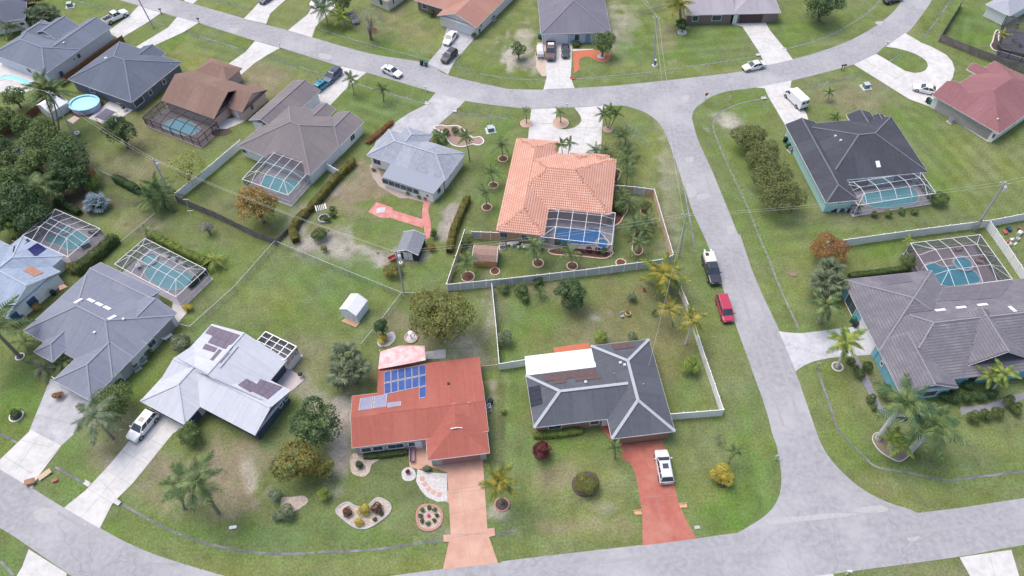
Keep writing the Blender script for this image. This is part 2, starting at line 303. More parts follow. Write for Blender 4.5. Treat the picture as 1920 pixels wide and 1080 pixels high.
    me.materials.append(m); o = bpy.data.objects.new('ground', me); COL.objects.link(o); o['kind'] = 'structure'
ground()
# ---------------------------------------------------------------- roads
M_ASPH = mat('asphalt_pale', (.345,.345,.365), (.27,.27,.288), sc=1.4, rough=.92, bump=.12, c3=(.41,.41,.425), sc3=.11, bsc=20, det=9)
M_ASPH2 = mat('asphalt_patch', (.42,.415,.42), (.36,.355,.36), sc=2, rough=.95)
M_ASPHD = mat('asphalt_dark_track', (.31,.305,.315), (.345,.34,.35), sc=3, rough=.92)
M_CONC = mat('concrete_white', (.56,.55,.545), (.46,.45,.445), sc=1.1, rough=.9, bump=.05, c3=(.62,.61,.60), sc3=.3, det=8)
M_CONCG = mat('concrete_grey', (.42,.42,.44), (.33,.33,.35), sc=.9, rough=.9, bump=.05, c3=(.52,.52,.53), sc3=.35, det=8)
M_CONCT = mat('concrete_tan', (.52,.42,.34), (.46,.37,.3), sc=1.2, rough=.9)
M_PEACH = mat('drive_peach_paint', (.53,.315,.24), (.46,.265,.20), sc=.9, rough=.8, c3=(.57,.37,.29), sc3=.25)
M_RED = mat('drive_red_paint', (.42,.14,.105), (.34,.105,.08), sc=.9, rough=.8, c3=(.47,.215,.165), sc3=.22)
M_BRICKR = mat('brick_red_paver', (.52,.17,.10), (.44,.14,.08), sc=3, rough=.85)
M_BRICKP = mat('brick_pink_paver', (.55,.22,.19), (.47,.18,.16), sc=4, rough=.85, c3=(.6,.33,.3), sc3=.8)
M_PAVER = mat('paver_pale', (.50,.50,.53), (.38,.38,.42), sc=1.6, rough=.85, det=9, c3=(.58,.58,.6), sc3=.4, lo=.4, hi=.6)
M_LINER = mat('swale_concrete', (.17,.17,.18), (.11,.11,.12), sc=2, rough=.9, c3=(.30,.29,.30), sc3=.3)
M_LINERP = mat('swale_concrete_pale', (.27,.265,.25), (.15,.15,.15), sc=2, rough=.9)
M_GRAVEL = mat('gravel_pale', (.62,.60,.60), (.42,.40,.40), sc=9, rough=.95, bump=.5, lo=.42, hi=.58)
M_GRAVELT = mat('gravel_tan', (.58,.50,.42), (.36,.29,.24), sc=8, rough=.95, bump=.5, lo=.42, hi=.58)
M_MULCH = mat('mulch_red', (.16,.075,.055), (.09,.045,.035), sc=10, rough=.95, bump=.6)
M_MULCHD = mat('mulch_dark', (.12,.09,.08), (.07,.055,.05), sc=10, rough=.95, bump=.6)
M_EDGE = mat('edging_peach', (.62,.47,.36), (.55,.41,.31), sc=4, rough=.85)
M_EDGEW = mat('edging_white', (.7,.69,.67), (.62,.61,.6), sc=4, rough=.85)
def cracks(m):
    nt = m.node_tree; L = nt.links.new; b = nt.nodes['Principled BSDF']; src = b.inputs['Base Color'].links[0].from_socket; g = _n(nt, 'ShaderNodeNewGeometry')
    n = _n(nt, 'ShaderNodeTexNoise'); n.inputs['Scale'].default_value = .7; n.inputs['Detail'].default_value = 4; L(g.outputs['Position'], n.inputs['Vector']); ad = _n(nt, 'ShaderNodeMix', data_type='RGBA', blend_type='ADD'); ad.inputs['Factor'].default_value = 1.6; L(g.outputs['Position'], ad.inputs['A']); L(n.outputs['Color'], ad.inputs['B'])
    v = _n(nt, 'ShaderNodeTexVoronoi', feature='DISTANCE_TO_EDGE'); v.inputs['Scale'].default_value = .16; L(ad.outputs['Result'], v.inputs['Vector']); r = _n(nt, 'ShaderNodeMapRange'); r.inputs['From Min'].default_value = .002; r.inputs['From Max'].default_value = .012; r.inputs['To Min'].default_value = .3; r.inputs['To Max'].default_value = 0; L(v.outputs['Distance'], r.inputs['Value'])
    w = _n(nt, 'ShaderNodeTexNoise'); w.inputs['Scale'].default_value = .05; L(g.outputs['Position'], w.inputs['Vector']); mu = _n(nt, 'ShaderNodeMath', operation='MULTIPLY'); wr = _n(nt, 'ShaderNodeMapRange'); wr.inputs['From Min'].default_value = .42; wr.inputs['From Max'].default_value = .6; L(w.outputs[0], wr.inputs['Value']); L(r.outputs[0], mu.inputs[0]); L(wr.outputs[0], mu.inputs[1])
    mx = _n(nt, 'ShaderNodeMix', data_type='RGBA'); L(mu.outputs[0], mx.inputs['Factor']); L(src, mx.inputs['A']); mx.inputs['B'].default_value = (.16, .155, .165, 1); L(mx.outputs['Result'], b.inputs['Base Color'])
cracks(M_ASPH)
def sheet(name, pts, z, m, smooth=False, kind='structure', z0=-.25, parent=None, k=5):
    P = GP(smoothpoly(pts, True, k) if smooth else pts)
    o = MB().prism(P, z0, z).build(name, m, parent)
    if parent is None and kind: o['kind'] = kind
    return o
def edges(pts, k=5): return smoothpoly(pts, False, k)
up_s = [(-420,-190),(0,-68),(225,0),(262,11),(332,32),(372,43),(480,77),(525,89),(640,125),(687,136),(817,174),(872,189),(960,201),(1000,203),(1077,201),(1135,198),(1177,199),(1230,205),(1297,203),(1332,182),(1360,172),(1417,164),(1485,151),(1600,121),(1642,101),(1660,86),(1700,62),(1722,37),(1740,12),(1747,0),(1770,-50),(1790,-110)]
up_n = [(1715,-110),(1702,-40),(1690,0),(1672,25),(1640,50),(1595,75),(1540,96),(1487,111),(1440,122),(1390,134),(1292,146),(1160,160),(1077,165),(1020,168),(960,167),(930,162),(837,140),(802,119),(692,100),(585,70),(540,57),(480,41),(362,7),(335,0),(100,-70),(-380,-215)]
r1 = MB().prism(GP(edges(up_s)+edges(up_n)), -.3, .012).build('road', M_ASPH); r1['kind'] = 'structure'
st_l = [(1160,193),(1178,200),(1210,211),(1235,230),(1248,252),(1255,270),(1270,312),(1287,362),(1300,400),(1330,467),(1375,597),(1432,755),(1447,810),(1457,840),(1465,892),(1460,932),(1440,962),(1407,985),(1370,1004),(1305,1016)]
st_r = [(1760,985),(1715,959),(1665,942),(1625,922),(1595,900),(1565,870),(1545,842),(1530,807),(1490,692),(1460,617),(1422,535),(1380,430),(1335,320),(1312,270),(1302,240),(1298,217),(1307,200),(1332,182),(1360,172),(1390,160)]
r2 = MB().prism(GP(edges(st_l)+edges(st_r)), -.3, .017).build('road', M_ASPH); r2['kind'] = 'structure'
lo_n = [(-330,690),(-160,790),(0,879),(60,915),(120,952),(187,990),(240,1018),(300,1043),(400,1074),(480,1094),(560,1100),(640,1095),(732,1080),(830,1067),(934,1056),(960,1050),(1202,1022),(1305,1010),(1400,997),(1727,961),(1815,950),(1920,934),(2300,880)]
lo_s = [(2300,965),(1920,1022),(1797,1044),(1562,1076),(1300,1112),(1000,1150),(760,1185),(560,1205),(400,1190),(260,1140),(150,1088),(120,1070),(50,1022),(0,990),(-160,900),(-330,810)]
r3 = MB().prism(GP(edges(lo_n)+edges(lo_s)), -.3, .022).build('road', M_ASPH); r3['kind'] = 'structure'
for r, zz, lst in ((r2, .0215, [[(1287,345),(1300,350),(1306,364),(1294,372),(1288,362)],[(1308,366),(1325,362),(1332,368),(1318,374),(1307,373)],[(1278,182),(1292,178),(1288,190),(1278,193)],[(1363,425),(1374,424),(1377,436),(1366,440)],[(1285,296),(1299,294),(1300,302),(1287,304)]]),
                   (r3, .0265, [[(1440,972),(1500,968),(1560,962),(1612,964),(1560,972),(1500,978),(1446,984)],[(62,962),(84,952),(108,958),(100,974),(76,980)],[(1700,1010),(1724,1006),(1712,1016)],[(1600,955),(1650,948),(1665,958),(1620,962)]]),
                   (r1, .0165, [[(1205,190),(1240,186),(1252,198),(1222,204)],[(600,100),(622,104),(616,112),(598,108)],[(1640,42),(1654,40),(1652,48)],[(430,52),(446,54),(442,62),(430,60)]])):
    for p in lst: sheet('road_patch', p, zz, M_ASPH2, True, None, zz-.003, r)
for p in ([(1362,470),(1368,470),(1472,800),(1466,800)],[(1382,440),(1388,440),(1500,780),(1493,780)],[(1322,330),(1326,330),(1360,440),(1355,440)]): sheet('wheel_track', p, .0205, M_ASPHD, False, None, .018, r2)
for p in ([(1660,1000),(1920,972),(1920,978),(1660,1006)],[(1000,1066),(1400,1020),(1400,1026),(1000,1072)],[(60,930),(200,1010),(198,1016),(56,936)]): sheet('wheel_track', p, .0255, M_ASPHD, False, None, .023, r3)
# swale liners: shallow concrete gutters lying in the swales
for i, s in enumerate(SWP):
    m = M_LINERP if i in (3, 4, 5, 6, 7, 13) else M_LINER
    mb = MB(); w = .16; vs = []
    for a in range(len(s)):
        d = (s[min(a+1, len(s)-1)]-s[max(a-1, 0)]).normalized(); nrm = Vector((d.y, -d.x, 0))
        vs += [s[a]+nrm*w+Vector((0, 0, -.10)), s[a]+nrm*w*.4+Vector((0, 0, -.128)), s[a]-nrm*w*.4+Vector((0, 0, -.128)), s[a]-nrm*w+Vector((0, 0, -.10))]
    mb.add(vs, [(4*a+j, 4*a+j+1, 4*a+j+5, 4*a+j+4) for a in range(len(s)-1) for j in range(3)])
    o = mb.build('swale_gutter', m); o['kind'] = 'structure'
# ---------------------------------------------------------------- driveways and walks
def drive(pts, m, z, name='driveway', smooth=False): return sheet(name, pts, z, m, smooth)
drive([(996,204),(1043,203),(1042,238),(1049,241),(1058,243),(1067,242),(1077,239),(1085,234),(1090,227),(1089,219),(1085,212),(1077,202),(1138,198),(1132,210),(1130,223),(1127,273),(1125,304),(1040,312),(990,300),(990,260)], M_CONC, .030)
drive([(817,174),(872,189),(862,200),(850,210),(815,240),(800,262),(700,285),(705,262),(745,227),(767,212),(797,197)], M_CONCG, .031)
drive([(640,125),(687,136),(668,151),(652,163),(612,205),(560,240),(545,222),(600,172),(622,148)], M_CONC, .032)
drive([(478,77),(525,90),(500,104),(478,118),(450,142),(416,150),(420,130),(428,120),(460,98)], M_CONC, .030)
drive([(332,32),(372,43),(345,60),(275,92),(250,100),(255,88),(315,52)], M_CONC, .031)
drive([(260,11),(302,24),(280,40),(230,70),(222,72),(200,60),(212,52),(245,27)], M_CONC, .032)
drive([(457,35),(470,22),(492,-2),(500,-14),(560,-14),(535,0),(507,25),(499,45)], M_CONC, .030)
drive([(540,57),(585,70),(592,50),(605,37),(630,10),(645,-10),(600,-10),(577,27)], M_CONC, .031)
drive([(802,118),(840,140),(848,124),(855,112),(890,72),(900,60),(838,52),(835,62),(828,88)], M_CONCG, .032)
drive([(345,2),(362,7),(385,-12),(360,-14)], M_CONC, .030)
drive([(5,20),(30,-4),(60,-20),(70,-20),(42,5),(38,14),(14,25)], M_CONC, .030)
drive([(1019,168),(1077,165),(1070,145),(1073,95),(1073,80),(1020,80),(1025,145)], M_CONC, .031)
drive([(1004,95),(1008,80),(1021.5,80),(1024.5,143),(1016,143),(1005,127)], M_CONCT, .032, 'parking_strip')
drive([(1073.6,92),(1112,92),(1116,95),(1074,97)], M_CONC, .030, 'walkway')
drive([(1074,96),(1112,93),(1130,99),(1145,100),(1145,108),(1140,114),(1131,117),(1120,115),(1110,109),(1103,106),(1094,107),(1087,111),(1085,118),(1087,126),(1084,132),(1076.5,138)], M_BRICKR, .034, 'brick_patio')
drive([(1372,45),(1430,32),(1442,55),(1472,92),(1487,112),(1435,123),(1425,100),(1392,50)], M_CONC, .030)
drive([(1601,121),(1705,186),(1738,198),(1790,215),(1800,170),(1778,158),(1786,146),(1790,130),(1785,115),(1774,103),(1760,95),(1745,87),(1727,80),(1697,62),(1660,88),(1680,90),(1702,96),(1716,101),(1729,108),(1738,116),(1740,124),(1735,132),(1726,136),(1714,137),(1697,133),(1685,126),(1675,120),(1643,101)], M_CONC, .031)
drive([(1740,196),(1760,190),(1870,255),(1852,266)], mat('side_walk_pale', (.64,.61,.58), (.58,.55,.52), sc=1), .030, 'walkway')
drive([(1417,164),(1484,151),(1481,170),(1495,190),(1513,215),(1520,245),(1478,245),(1470,231),(1440,180),(1434,166)], M_CONC, .032)
drive([(1460,621),(1480,624),(1502,625),(1535,621),(1565,617),(1612,612),(1640,665),(1590,668),(1558,671),(1527,677),(1508,685),(1492,696)], M_PAVER, .030)
drive([(1592,668),(1604,664),(1625,700),(1640,735),(1652,760),(1670,774),(1700,778),(1740,774),(1735,785),(1690,790),(1660,782),(1642,765),(1628,738),(1612,705)], mat('walk_grey', (.25,.25,.28), (.2,.2,.23), sc=1.5), .031, 'walkway')
drive([(1800,764),(1850,758),(1890,745),(1920,735),(1920,748),(1890,762),(1860,770),(1802,778)], mat('walk_grey'), .031, 'walkway')
d13 = drive([(830,1068),(934,1056),(917,1007),(929,1004),(927,990),(914,991),(905,858),(800,860),(803,873),(838,886),(841,920),(833,922),(834,940),(842,944),(845,1002),(831,1003),(832,1016),(842,1016)], M_PEACH, .030)
drive([(765,838),(800,830),(803,876),(786,880),(768,876)], M_PEACH, .033, 'walkway')
drive([(1166,834),(1242,825),(1258,890),(1262,900),(1272,942),(1290,982),(1306,1010),(1205,1023),(1204,960),(1195,905),(1190,885),(1185,873),(1166,857)], M_RED, .031)
drive([(1120,796),(1146,790),(1168,832),(1170,850),(1158,838)], M_RED, .034, 'walkway')
drive([(120,952),(160,920),(205,872),(240,830),(285,768),(355,800),(325,812),(250,905),(222,933),(210,946),(187,991)], M_CONC, .030)
drive([(0,862),(0,880),(60,916),(72,893),(115,836),(142,811),(172,750),(95,710),(54,810)], M_CONC, .031)
drive([(54,810),(95,711),(171,751),(142,811),(115,836),(58,806)], M_CONCG, .035, 'driveway_upper_slab')
drive([(54,1030),(126,1075),(118,1100),(20,1100),(42,1062)], M_CONC, .030)
drive([(1799,1045),(1896,1031),(1914,1090),(1830,1100)], M_CONC, .031)
drive([(1528,1080),(1562,1076),(1566,1090),(1528,1092)], M_CONC, .030)
def joints(p0, p1, wid, step=3.0, mid=True):
    A, B = G(*p0), G(*p1); d = (B-A); L_ = d.length; d.normalize(); nr = Vector((-d.y, d.x, 0)); n = int(L_/step); m = mat('joint_dark', (.27,.26,.25)); z = Vector((0, 0, .036))
    for i in range(1, n): c = A+d*(L_*i/n); MB().beam(c-nr*wid/2+z, c+nr*wid/2+z, .03, .006).build('slab_joint', m)['kind'] = 'structure'
    if mid: MB().beam(A+z, B+z, .03, .005).build('slab_joint', m)['kind'] = 'structure'
for p0, p1, w_ in (((1019,206),(1015,258),4.4),((1108,204),(1092,268),5.0),((663,134),(590,190),4.6),((500,86),(440,128),4.6),((352,40),(275,84),4.2),((280,20),(230,58),4.6),((515,-4),(480,38),4.2),((562,60),(605,10),4.2),((1048,164),(1047,90),4.6),((1460,115),(1405,45),4.4),((1622,115),(1740,180),5.0),((1450,160),(1490,225),4.6),((155,968),(310,790),4.6),((30,880),(128,740),5.0),((1856,1042),(1866,1085),5.0),((1245,1000),(1210,845),4.8),((882,1050),(860,875),5.2)): joints(p0, p1, w_, 3.0, w_ > 4.5)
for a, b in (((841,925),(911,918)),((843,1003),(917,1001)),((1199,933),(1270,928)),((60,888),(10,857)),((75,880),(114,836)),((268,855),(283,867)),((188,900),(214,927)),((1004,231),(1041,233)),((1042,239),(1129,240)),((1092,212),(1131,214))):
    p, q = G(*a, .0), G(*b, .0); MB().beam(p+Vector((0, 0, .034)), q+Vector((0, 0, .034)), .035, .008).build('slab_joint', mat('joint_dark', (.3,.28,.27)))['kind'] = 'structure'
# back-yard brick walk and pad (white metal roofed house)
drive([(796,376),(806,378),(803,395),(806,410),(808,425),(806,445),(798,446),(795,428),(792,412),(792,395)], M_BRICKP, .030, 'brick_walk', True)
drive([(733,393),(795,412),(793,428),(727,407)], M_BRICKP, .034, 'brick_walk')
drive([(690,398),(706,379),(737,390),(728,409),(712,408)], M_BRICKP, .038, 'brick_pad')
drive([(707,390),(724,388),(721,398),(705,400)], M_PAVER, .043, 'fire_pit_tile')
# low mud-brown / pale beds round houses
drive([(693,310),(706,300),(716,335),(736,345),(775,362),(815,375),(806,384),(790,378),(765,372),(750,372),(735,364),(712,350),(699,333)], mat('bed_sand', (.42,.36,.31), (.3,.25,.21), sc=3), .028, 'planting_bed')
drive([(1145,356),(1160,360),(1172,350),(1158,330),(1152,330)], M_MULCHD, .028, 'planting_bed')
# ---------------------------------------------------------------- houses
M_TRIM = mat('trim_white', (.8,.8,.8), (.66,.66,.67), sc=2, rough=.6)
M_GLASS = mat('window_glass', (.05,.07,.09), (.08,.10,.13), sc=1.5, rough=.12, spec=.6)
M_DOORW = mat('door_white', (.74,.74,.75), (.69,.69,.7), sc=2, rough=.5)
M_METALG = mat('metal_grey', (.42,.43,.45), (.34,.35,.37), sc=4, rough=.45, metal=.3)
M_VENT = mat('roof_vent', (.62,.64,.67), (.5,.52,.55), sc=5, rough=.5)
M_SOLARB = mat('solar_blue', (.035,.075,.24), (.05,.10,.30), sc=1.2, rough=.16, spec=.5)
M_SOLARG = mat('solar_pale', (.22,.23,.36), (.3,.29,.38), sc=.7, rough=.2, spec=.5)
M_SOLARK = mat('solar_black', (.03,.035,.05), (.045,.05,.07), sc=1.5, rough=.7, spec=.1)
M_SOLARN = mat('solar_mat_brown', (.13,.085,.085), (.10,.065,.07), sc=2.5, rough=.6)
M_SOLARP = mat('solar_mat_purple', (.17,.14,.19), (.13,.11,.15), sc=2, rough=.55)
M_SOLARO = mat('solar_mat_orange', (.45,.24,.16), (.34,.17,.12), sc=2.5, rough=.6)
M_ALU = mat('panel_frame', (.6,.61,.63), (.55,.56,.58), sc=4, rough=.35, metal=.4)
def shingle(key, c, var=.82, streak=None):
    c2 = tuple(x*var for x in c); c3 = streak or tuple(min(1, x*1.13) for x in c)
    if key in MATS: return MATS[key]
    m = mat(key, c, c2, sc=2.6, rough=.93, c3=c3, sc3=.22, bump=.22, bsc=9, det=10, lo=.3, hi=.7, stretch=(1.0, .45, 1.0)); nt = m.node_tree; L = nt.links.new; b = nt.nodes['Principled BSDF']; src = b.inputs['Base Color'].links[0].from_socket
    uvn = _n(nt, 'ShaderNodeUVMap'); mp = _n(nt, 'ShaderNodeMapping'); mp.inputs['Scale'].default_value = (2.2, .16, 1); L(uvn.outputs[0], mp.inputs['Vector']); n = _n(nt, 'ShaderNodeTexNoise'); n.inputs['Scale'].default_value = 1.0; n.inputs['Detail'].default_value = 6; L(mp.outputs[0], n.inputs['Vector'])   # rain streaks down the slope
    sx = _n(nt, 'ShaderNodeSeparateXYZ'); L(uvn.outputs[0], sx.inputs[0]); fr = _n(nt, 'ShaderNodeMath', operation='PINGPONG'); fr.inputs[1].default_value = .17; L(sx.outputs['Y'], fr.inputs[0])                       # shingle courses
    r1 = _n(nt, 'ShaderNodeMapRange'); r1.inputs['From Min'].default_value = .3; r1.inputs['From Max'].default_value = .72; r1.inputs['To Min'].default_value = 1.06; r1.inputs['To Max'].default_value = .91; L(n.outputs[0], r1.inputs['Value'])
    r2 = _n(nt, 'ShaderNodeMapRange'); r2.inputs['From Min'].default_value = 0; r2.inputs['From Max'].default_value = .17; r2.inputs['To Min'].default_value = .965; r2.inputs['To Max'].default_value = 1.025; L(fr.outputs[0], r2.inputs['Value'])
    mu = _n(nt, 'ShaderNodeMath', operation='MULTIPLY'); L(r1.outputs[0], mu.inputs[0]); L(r2.outputs[0], mu.inputs[1]); hs = _n(nt, 'ShaderNodeHueSaturation'); L(src, hs.inputs['Color']); L(mu.outputs[0], hs.inputs['Value']); L(hs.outputs[0], b.inputs['Base Color']); return m
class House:
    def __init__(s, label, p, q, roof, wall, eave=2.75, ov=.45, cap=None, trim=None, name='house', gable=None):
        s.ze = eave; O = G(*p, eave); s.O = Vector((O.x, O.y)); d = G(*q, eave)-O; s.u = Vector((d.x, d.y)).normalized(); s.w = Vector((-s.u.y, s.u.x))
        s.o = thing(name, label, 'house', (O.x, O.y, 0)); s.rm, s.wm, s.ov, s.cap, s.trim = roof, wall, ov, cap, trim or M_TRIM; s.gm = gable or wall; s.wings = []; s.planes = []; s.slabs = []
    def uv(s, x, y, z=None):
        p = G(x, y, s.ze if z is None else z); d = Vector((p.x, p.y))-s.O; return d.dot(s.u), d.dot(s.w)
    def P(s, u, v, z): q = s.O+s.u*u+s.w*v; return Vector((q.x, q.y, z))
    def W(s, pts, kind='hip', ax=None, ends='hh', pitch=.42, ze=None, wall=True, ins=None, wm=None):
        k = len(s.wings); ze = (s.ze if ze is None else ze)+.005*k; c = [s.uv(*p) for p in pts]
        u0, u1 = min(a for a, _ in c), max(a for a, _ in c); v0, v1 = min(b for _, b in c), max(b for _, b in c)
        if ax is None: ax = 'u' if u1-u0 >= v1-v0 else 'v'
        if kind == 'gable' and ends == 'hh': ends = 'gg'
        s.wings.append(dict(u0=u0, u1=u1, v0=v0, v1=v1, ax=ax, ends=ends, pitch=pitch, ze=ze, wall=wall, wm=wm, ins=ins if ins is not None else s.ov)); return s
    def wz(s, w, u, v):
        if not (w['u0']-.01 <= u <= w['u1']+.01 and w['v0']-.01 <= v <= w['v1']+.01): return -1
        d = [v-w['v0'], w['v1']-v] if w['ax'] == 'u' else [u-w['u0'], w['u1']-u]
        lo, hi = (u-w['u0'], w['u1']-u) if w['ax'] == 'u' else (v-w['v0'], w['v1']-v)
        if w['ends'][0] == 'h': d.append(lo)
        if w['ends'][1] == 'h': d.append(hi)
        return w['ze']+w['pitch']*min(d)
    def rz(s, u, v): 
        z = max([s.wz(w, u, v) for w in s.wings]+[-1])
        for (tri, zz) in s.slabs:
            pass
        return z
    def on_roof(s, x, y):
        d = ray(x, y); t0 = (7.5-HCAM)/d.z; t1 = (1.5-HCAM)/d.z; n = 240; pt = None
        for i in range(n):
            q = CAMP+d*(t0+(t1-t0)*i/n); e = Vector((q.x, q.y))-s.O
            if q.z <= s.rz(e.dot(s.u), e.dot(s.w)): pt = q; break
        if pt is None: pt = CAMP+d*((s.ze-HCAM)/d.z)
        return pt
    def norm(s, p):
        def zz(a, b): e = Vector((p.x+a, p.y+b))-s.O; return s.rz(e.dot(s.u), e.dot(s.w))
        gx = zz(.1, 0)-zz(-.1, 0); gy = zz(0, .1)-zz(0, -.1); n = Vector((-gx/.2, -gy/.2, 1))
        return n.normalized() if abs(gx) < .4 and abs(gy) < .4 else Vector((0, 0, 1))
    def fin(s):
        R = MB(); R.uv = []; F = MB(); caps = []; s.faces = []
        for w in s.wings:
            A0, A1, B0, B1 = (w['u0'], w['u1'], w['v0'], w['v1']) if w['ax'] == 'u' else (w['v0'], w['v1'], w['u0'], w['u1'])
            P = (lambda a, b, z: s.P(a, b, z)) if w['ax'] == 'u' else (lambda a, b, z: s.P(b, a, z))
            ze = w['ze']; sp = (B1-B0)/2; mid = (B0+B1)/2; e0, e1 = w['ends']; i0 = sp if e0 == 'h' else 0; i1 = sp if e1 == 'h' else 0; L = A1-A0
            sh = sp
            if i0+i1 > L: sc = L/(i0+i1); i0 *= sc; i1 *= sc; sh = sp*sc if (e0 == 'h' and e1 == 'h') else sp
            h = w['pitch']*sh; w['h'] = h
            c00, c10, c11, c01 = P(A0, B0, ze), P(A1, B0, ze), P(A1, B1, ze), P(A0, B1, ze); r0, r1 = P(A0+i0, mid, ze+h), P(A1-i1, mid, ze+h)
            fl = [[c00, c10, r1, r0], [c11, c01, r0, r1]]
            if e0 == 'h': fl.append([c01, c00, r0])
            if e1 == 'h': fl.append([c10, c11, r1])
            for f in fl:
                if len(f) == 4 and (f[2]-f[3]).length < .02: f = f[:3]
                n = (f[1]-f[0]).cross(f[2]-f[0])
                if n.z < 0: f = f[::-1]
                # keep the eave edge first
                zs = sorted(range(len(f)), key=lambda i: f[i].z+f[(i+1) % len(f)].z); f = f[zs[0]:]+f[:zs[0]]
                e = (f[1]-f[0]).normalized(); g = (f[1]-f[0]).cross(f[2]-f[0]).normalized().cross(e); 
                if g.z < 0: g = -g
                R.add(f, [tuple(range(len(f)))]); R.uv += [((p-f[0]).dot(e), (p-f[0]).dot(g)) for p in f]; s.faces.append((f, e, g, w))
            # fascia boards and soffit
            t = .17; cs = [c00, c10, c11, c01]; dz = Vector((0, 0, t))
            for i in range(4):
                a, b = cs[i], cs[(i+1) % 4]; gab = (i == 3 and e0 == 'g') or (i == 1 and e1 == 'g')
                out = Vector(((b-a).y, -(b-a).x, 0)).normalized()*.025
                if (a+b).xy.length and (((a+b)/2+out).xy-((c00+c11)/2).xy).length < (((a+b)/2).xy-((c00+c11)/2).xy).length: out = -out
                up = Vector((0, 0, -.004))
                if not gab: F.add([a+out-dz, b+out-dz, b+out+up, a+out+up, a-dz, b-dz, b+up, a+up], [(0,1,2,3), (3,2,6,7), (4,7,6,5), (0,4,5,1)])
                else:
                    r = r0 if i == 3 else r1
                    for p, q in ((a, r), (r, b)): F.add([p+out-dz, q+out-dz, q+out+up, p+out+up, p-dz, q-dz, q+up, p+up], [(0,1,2,3), (3,2,6,7), (4,7,6,5), (0,4,5,1)])
            F.add([c-dz for c in cs], [(3,2,1,0)])
            # walls and gable ends
            if w['wall']:
                k = w['ins']; q = MB(); a0 = A0+k; a1 = A1-k; b0 = B0+k; b1 = B1-k; zt = ze-.02
                base = [P(a0, b0, 0), P(a1, b0, 0), P(a1, b1, 0), P(a0, b1, 0)]; top = [Vector((p.x, p.y, zt)) for p in base]
                q.add(base+top, [(0,1,5,4), (1,2,6,5), (2,3,7,6), (3,0,4,7)])
                q.build('wall', w['wm'] or s.wm, s.o); w['rect'] = (a0, a1, b0, b1)
                for side in range(4):
                    p0, p1 = base[side], base[(side+1) % 4]; s.planes.append((p0, p1, zt) if w['ax'] == 'u' else (p1, p0, zt))
            for e_, a_, r_ in ((e0, A0, 0), (e1, A1, 1)):
                if e_ == 'g':
                    ap = P(a_, mid, 0).xy-s.O
                    if max([s.wz(o, ap.dot(s.u), ap.dot(s.w)) for o in s.wings if o is not w]+[-1]) > ze: continue
                    k = .18*(1 if r_ == 0 else -1)+((w['ins']-.02)*(1 if r_ == 0 else -1)); MB().add([P(a_+k, B0+.1, ze-.03), P(a_+k, B1-.1, ze-.03), P(a_+k, mid, ze+h-.05)], [(0,1,2)]).build('gable_wall', s.gm, s.o)
            lines = [(r0, r1)]
            if e0 == 'h': lines += [(c00, r0), (c01, r0)]
            if e1 == 'h': lines += [(c10, r1), (c11, r1)]
            for a, b in lines:
                # keep only the stretch that is not buried in another wing
                n = 24; vis = []
                for i in range(n+1):
                    p = a+(b-a)*(i/n); e = p.xy-s.O; vis.append(max([s.wz(o, e.dot(s.u), e.dot(s.w)) for o in s.wings if o is not w]+[-1]) < p.z+.03)
                if sum(vis) < 3: continue
                i0_ = vis.index(True); i1_ = n-vis[::-1].index(True); caps.append((a+(b-a)*(i0_/n), a+(b-a)*(i1_/n)))
        s.roof = R.build('roof', s.rm, s.o); F.build('fascia', s.trim, s.roof)
        if s.cap:
            m, wd = s.cap
            for a, b in caps:
                if (b-a).length > .6: MB().beam(a+Vector((0, 0, .03)), b+Vector((0, 0, .03)), wd, .07).build('ridge_cap', m, s.roof)
        return s
    def slab(s, quad, m, t=.12, name='patio_roof', wall=None, posts=0):
        V = [G(*p) for p in quad]; n = Vector((0, 0, t)); o = MB().add(V+[p-n for p in V], [tuple(range(len(V))), tuple(range(len(V), 2*len(V)))[::-1]]+[(i+len(V), (i+1) % len(V)+len(V), (i+1) % len(V), i) for i in range(len(V))])
        r = o.build(name, m, s.o)
        if wall:
            c = sum(V, Vector())/len(V); q = MB(); B = [c+(p-c)*.94 for p in V]; k = len(V)
            q.add([Vector((p.x, p.y, 0)) for p in B]+[p-n*1.1 for p in B], [(i, (i+1) % k, (i+1) % k+k, i+k) for i in range(k)]); q.build('wall', wall, s.o)
            for i in range(k): s.planes.append((Vector((B[i].x, B[i].y, 0)), Vector((B[(i+1) % k].x, B[(i+1) % k].y, 0)), min(B[i].z, B[(i+1) % k].z)))
        return r
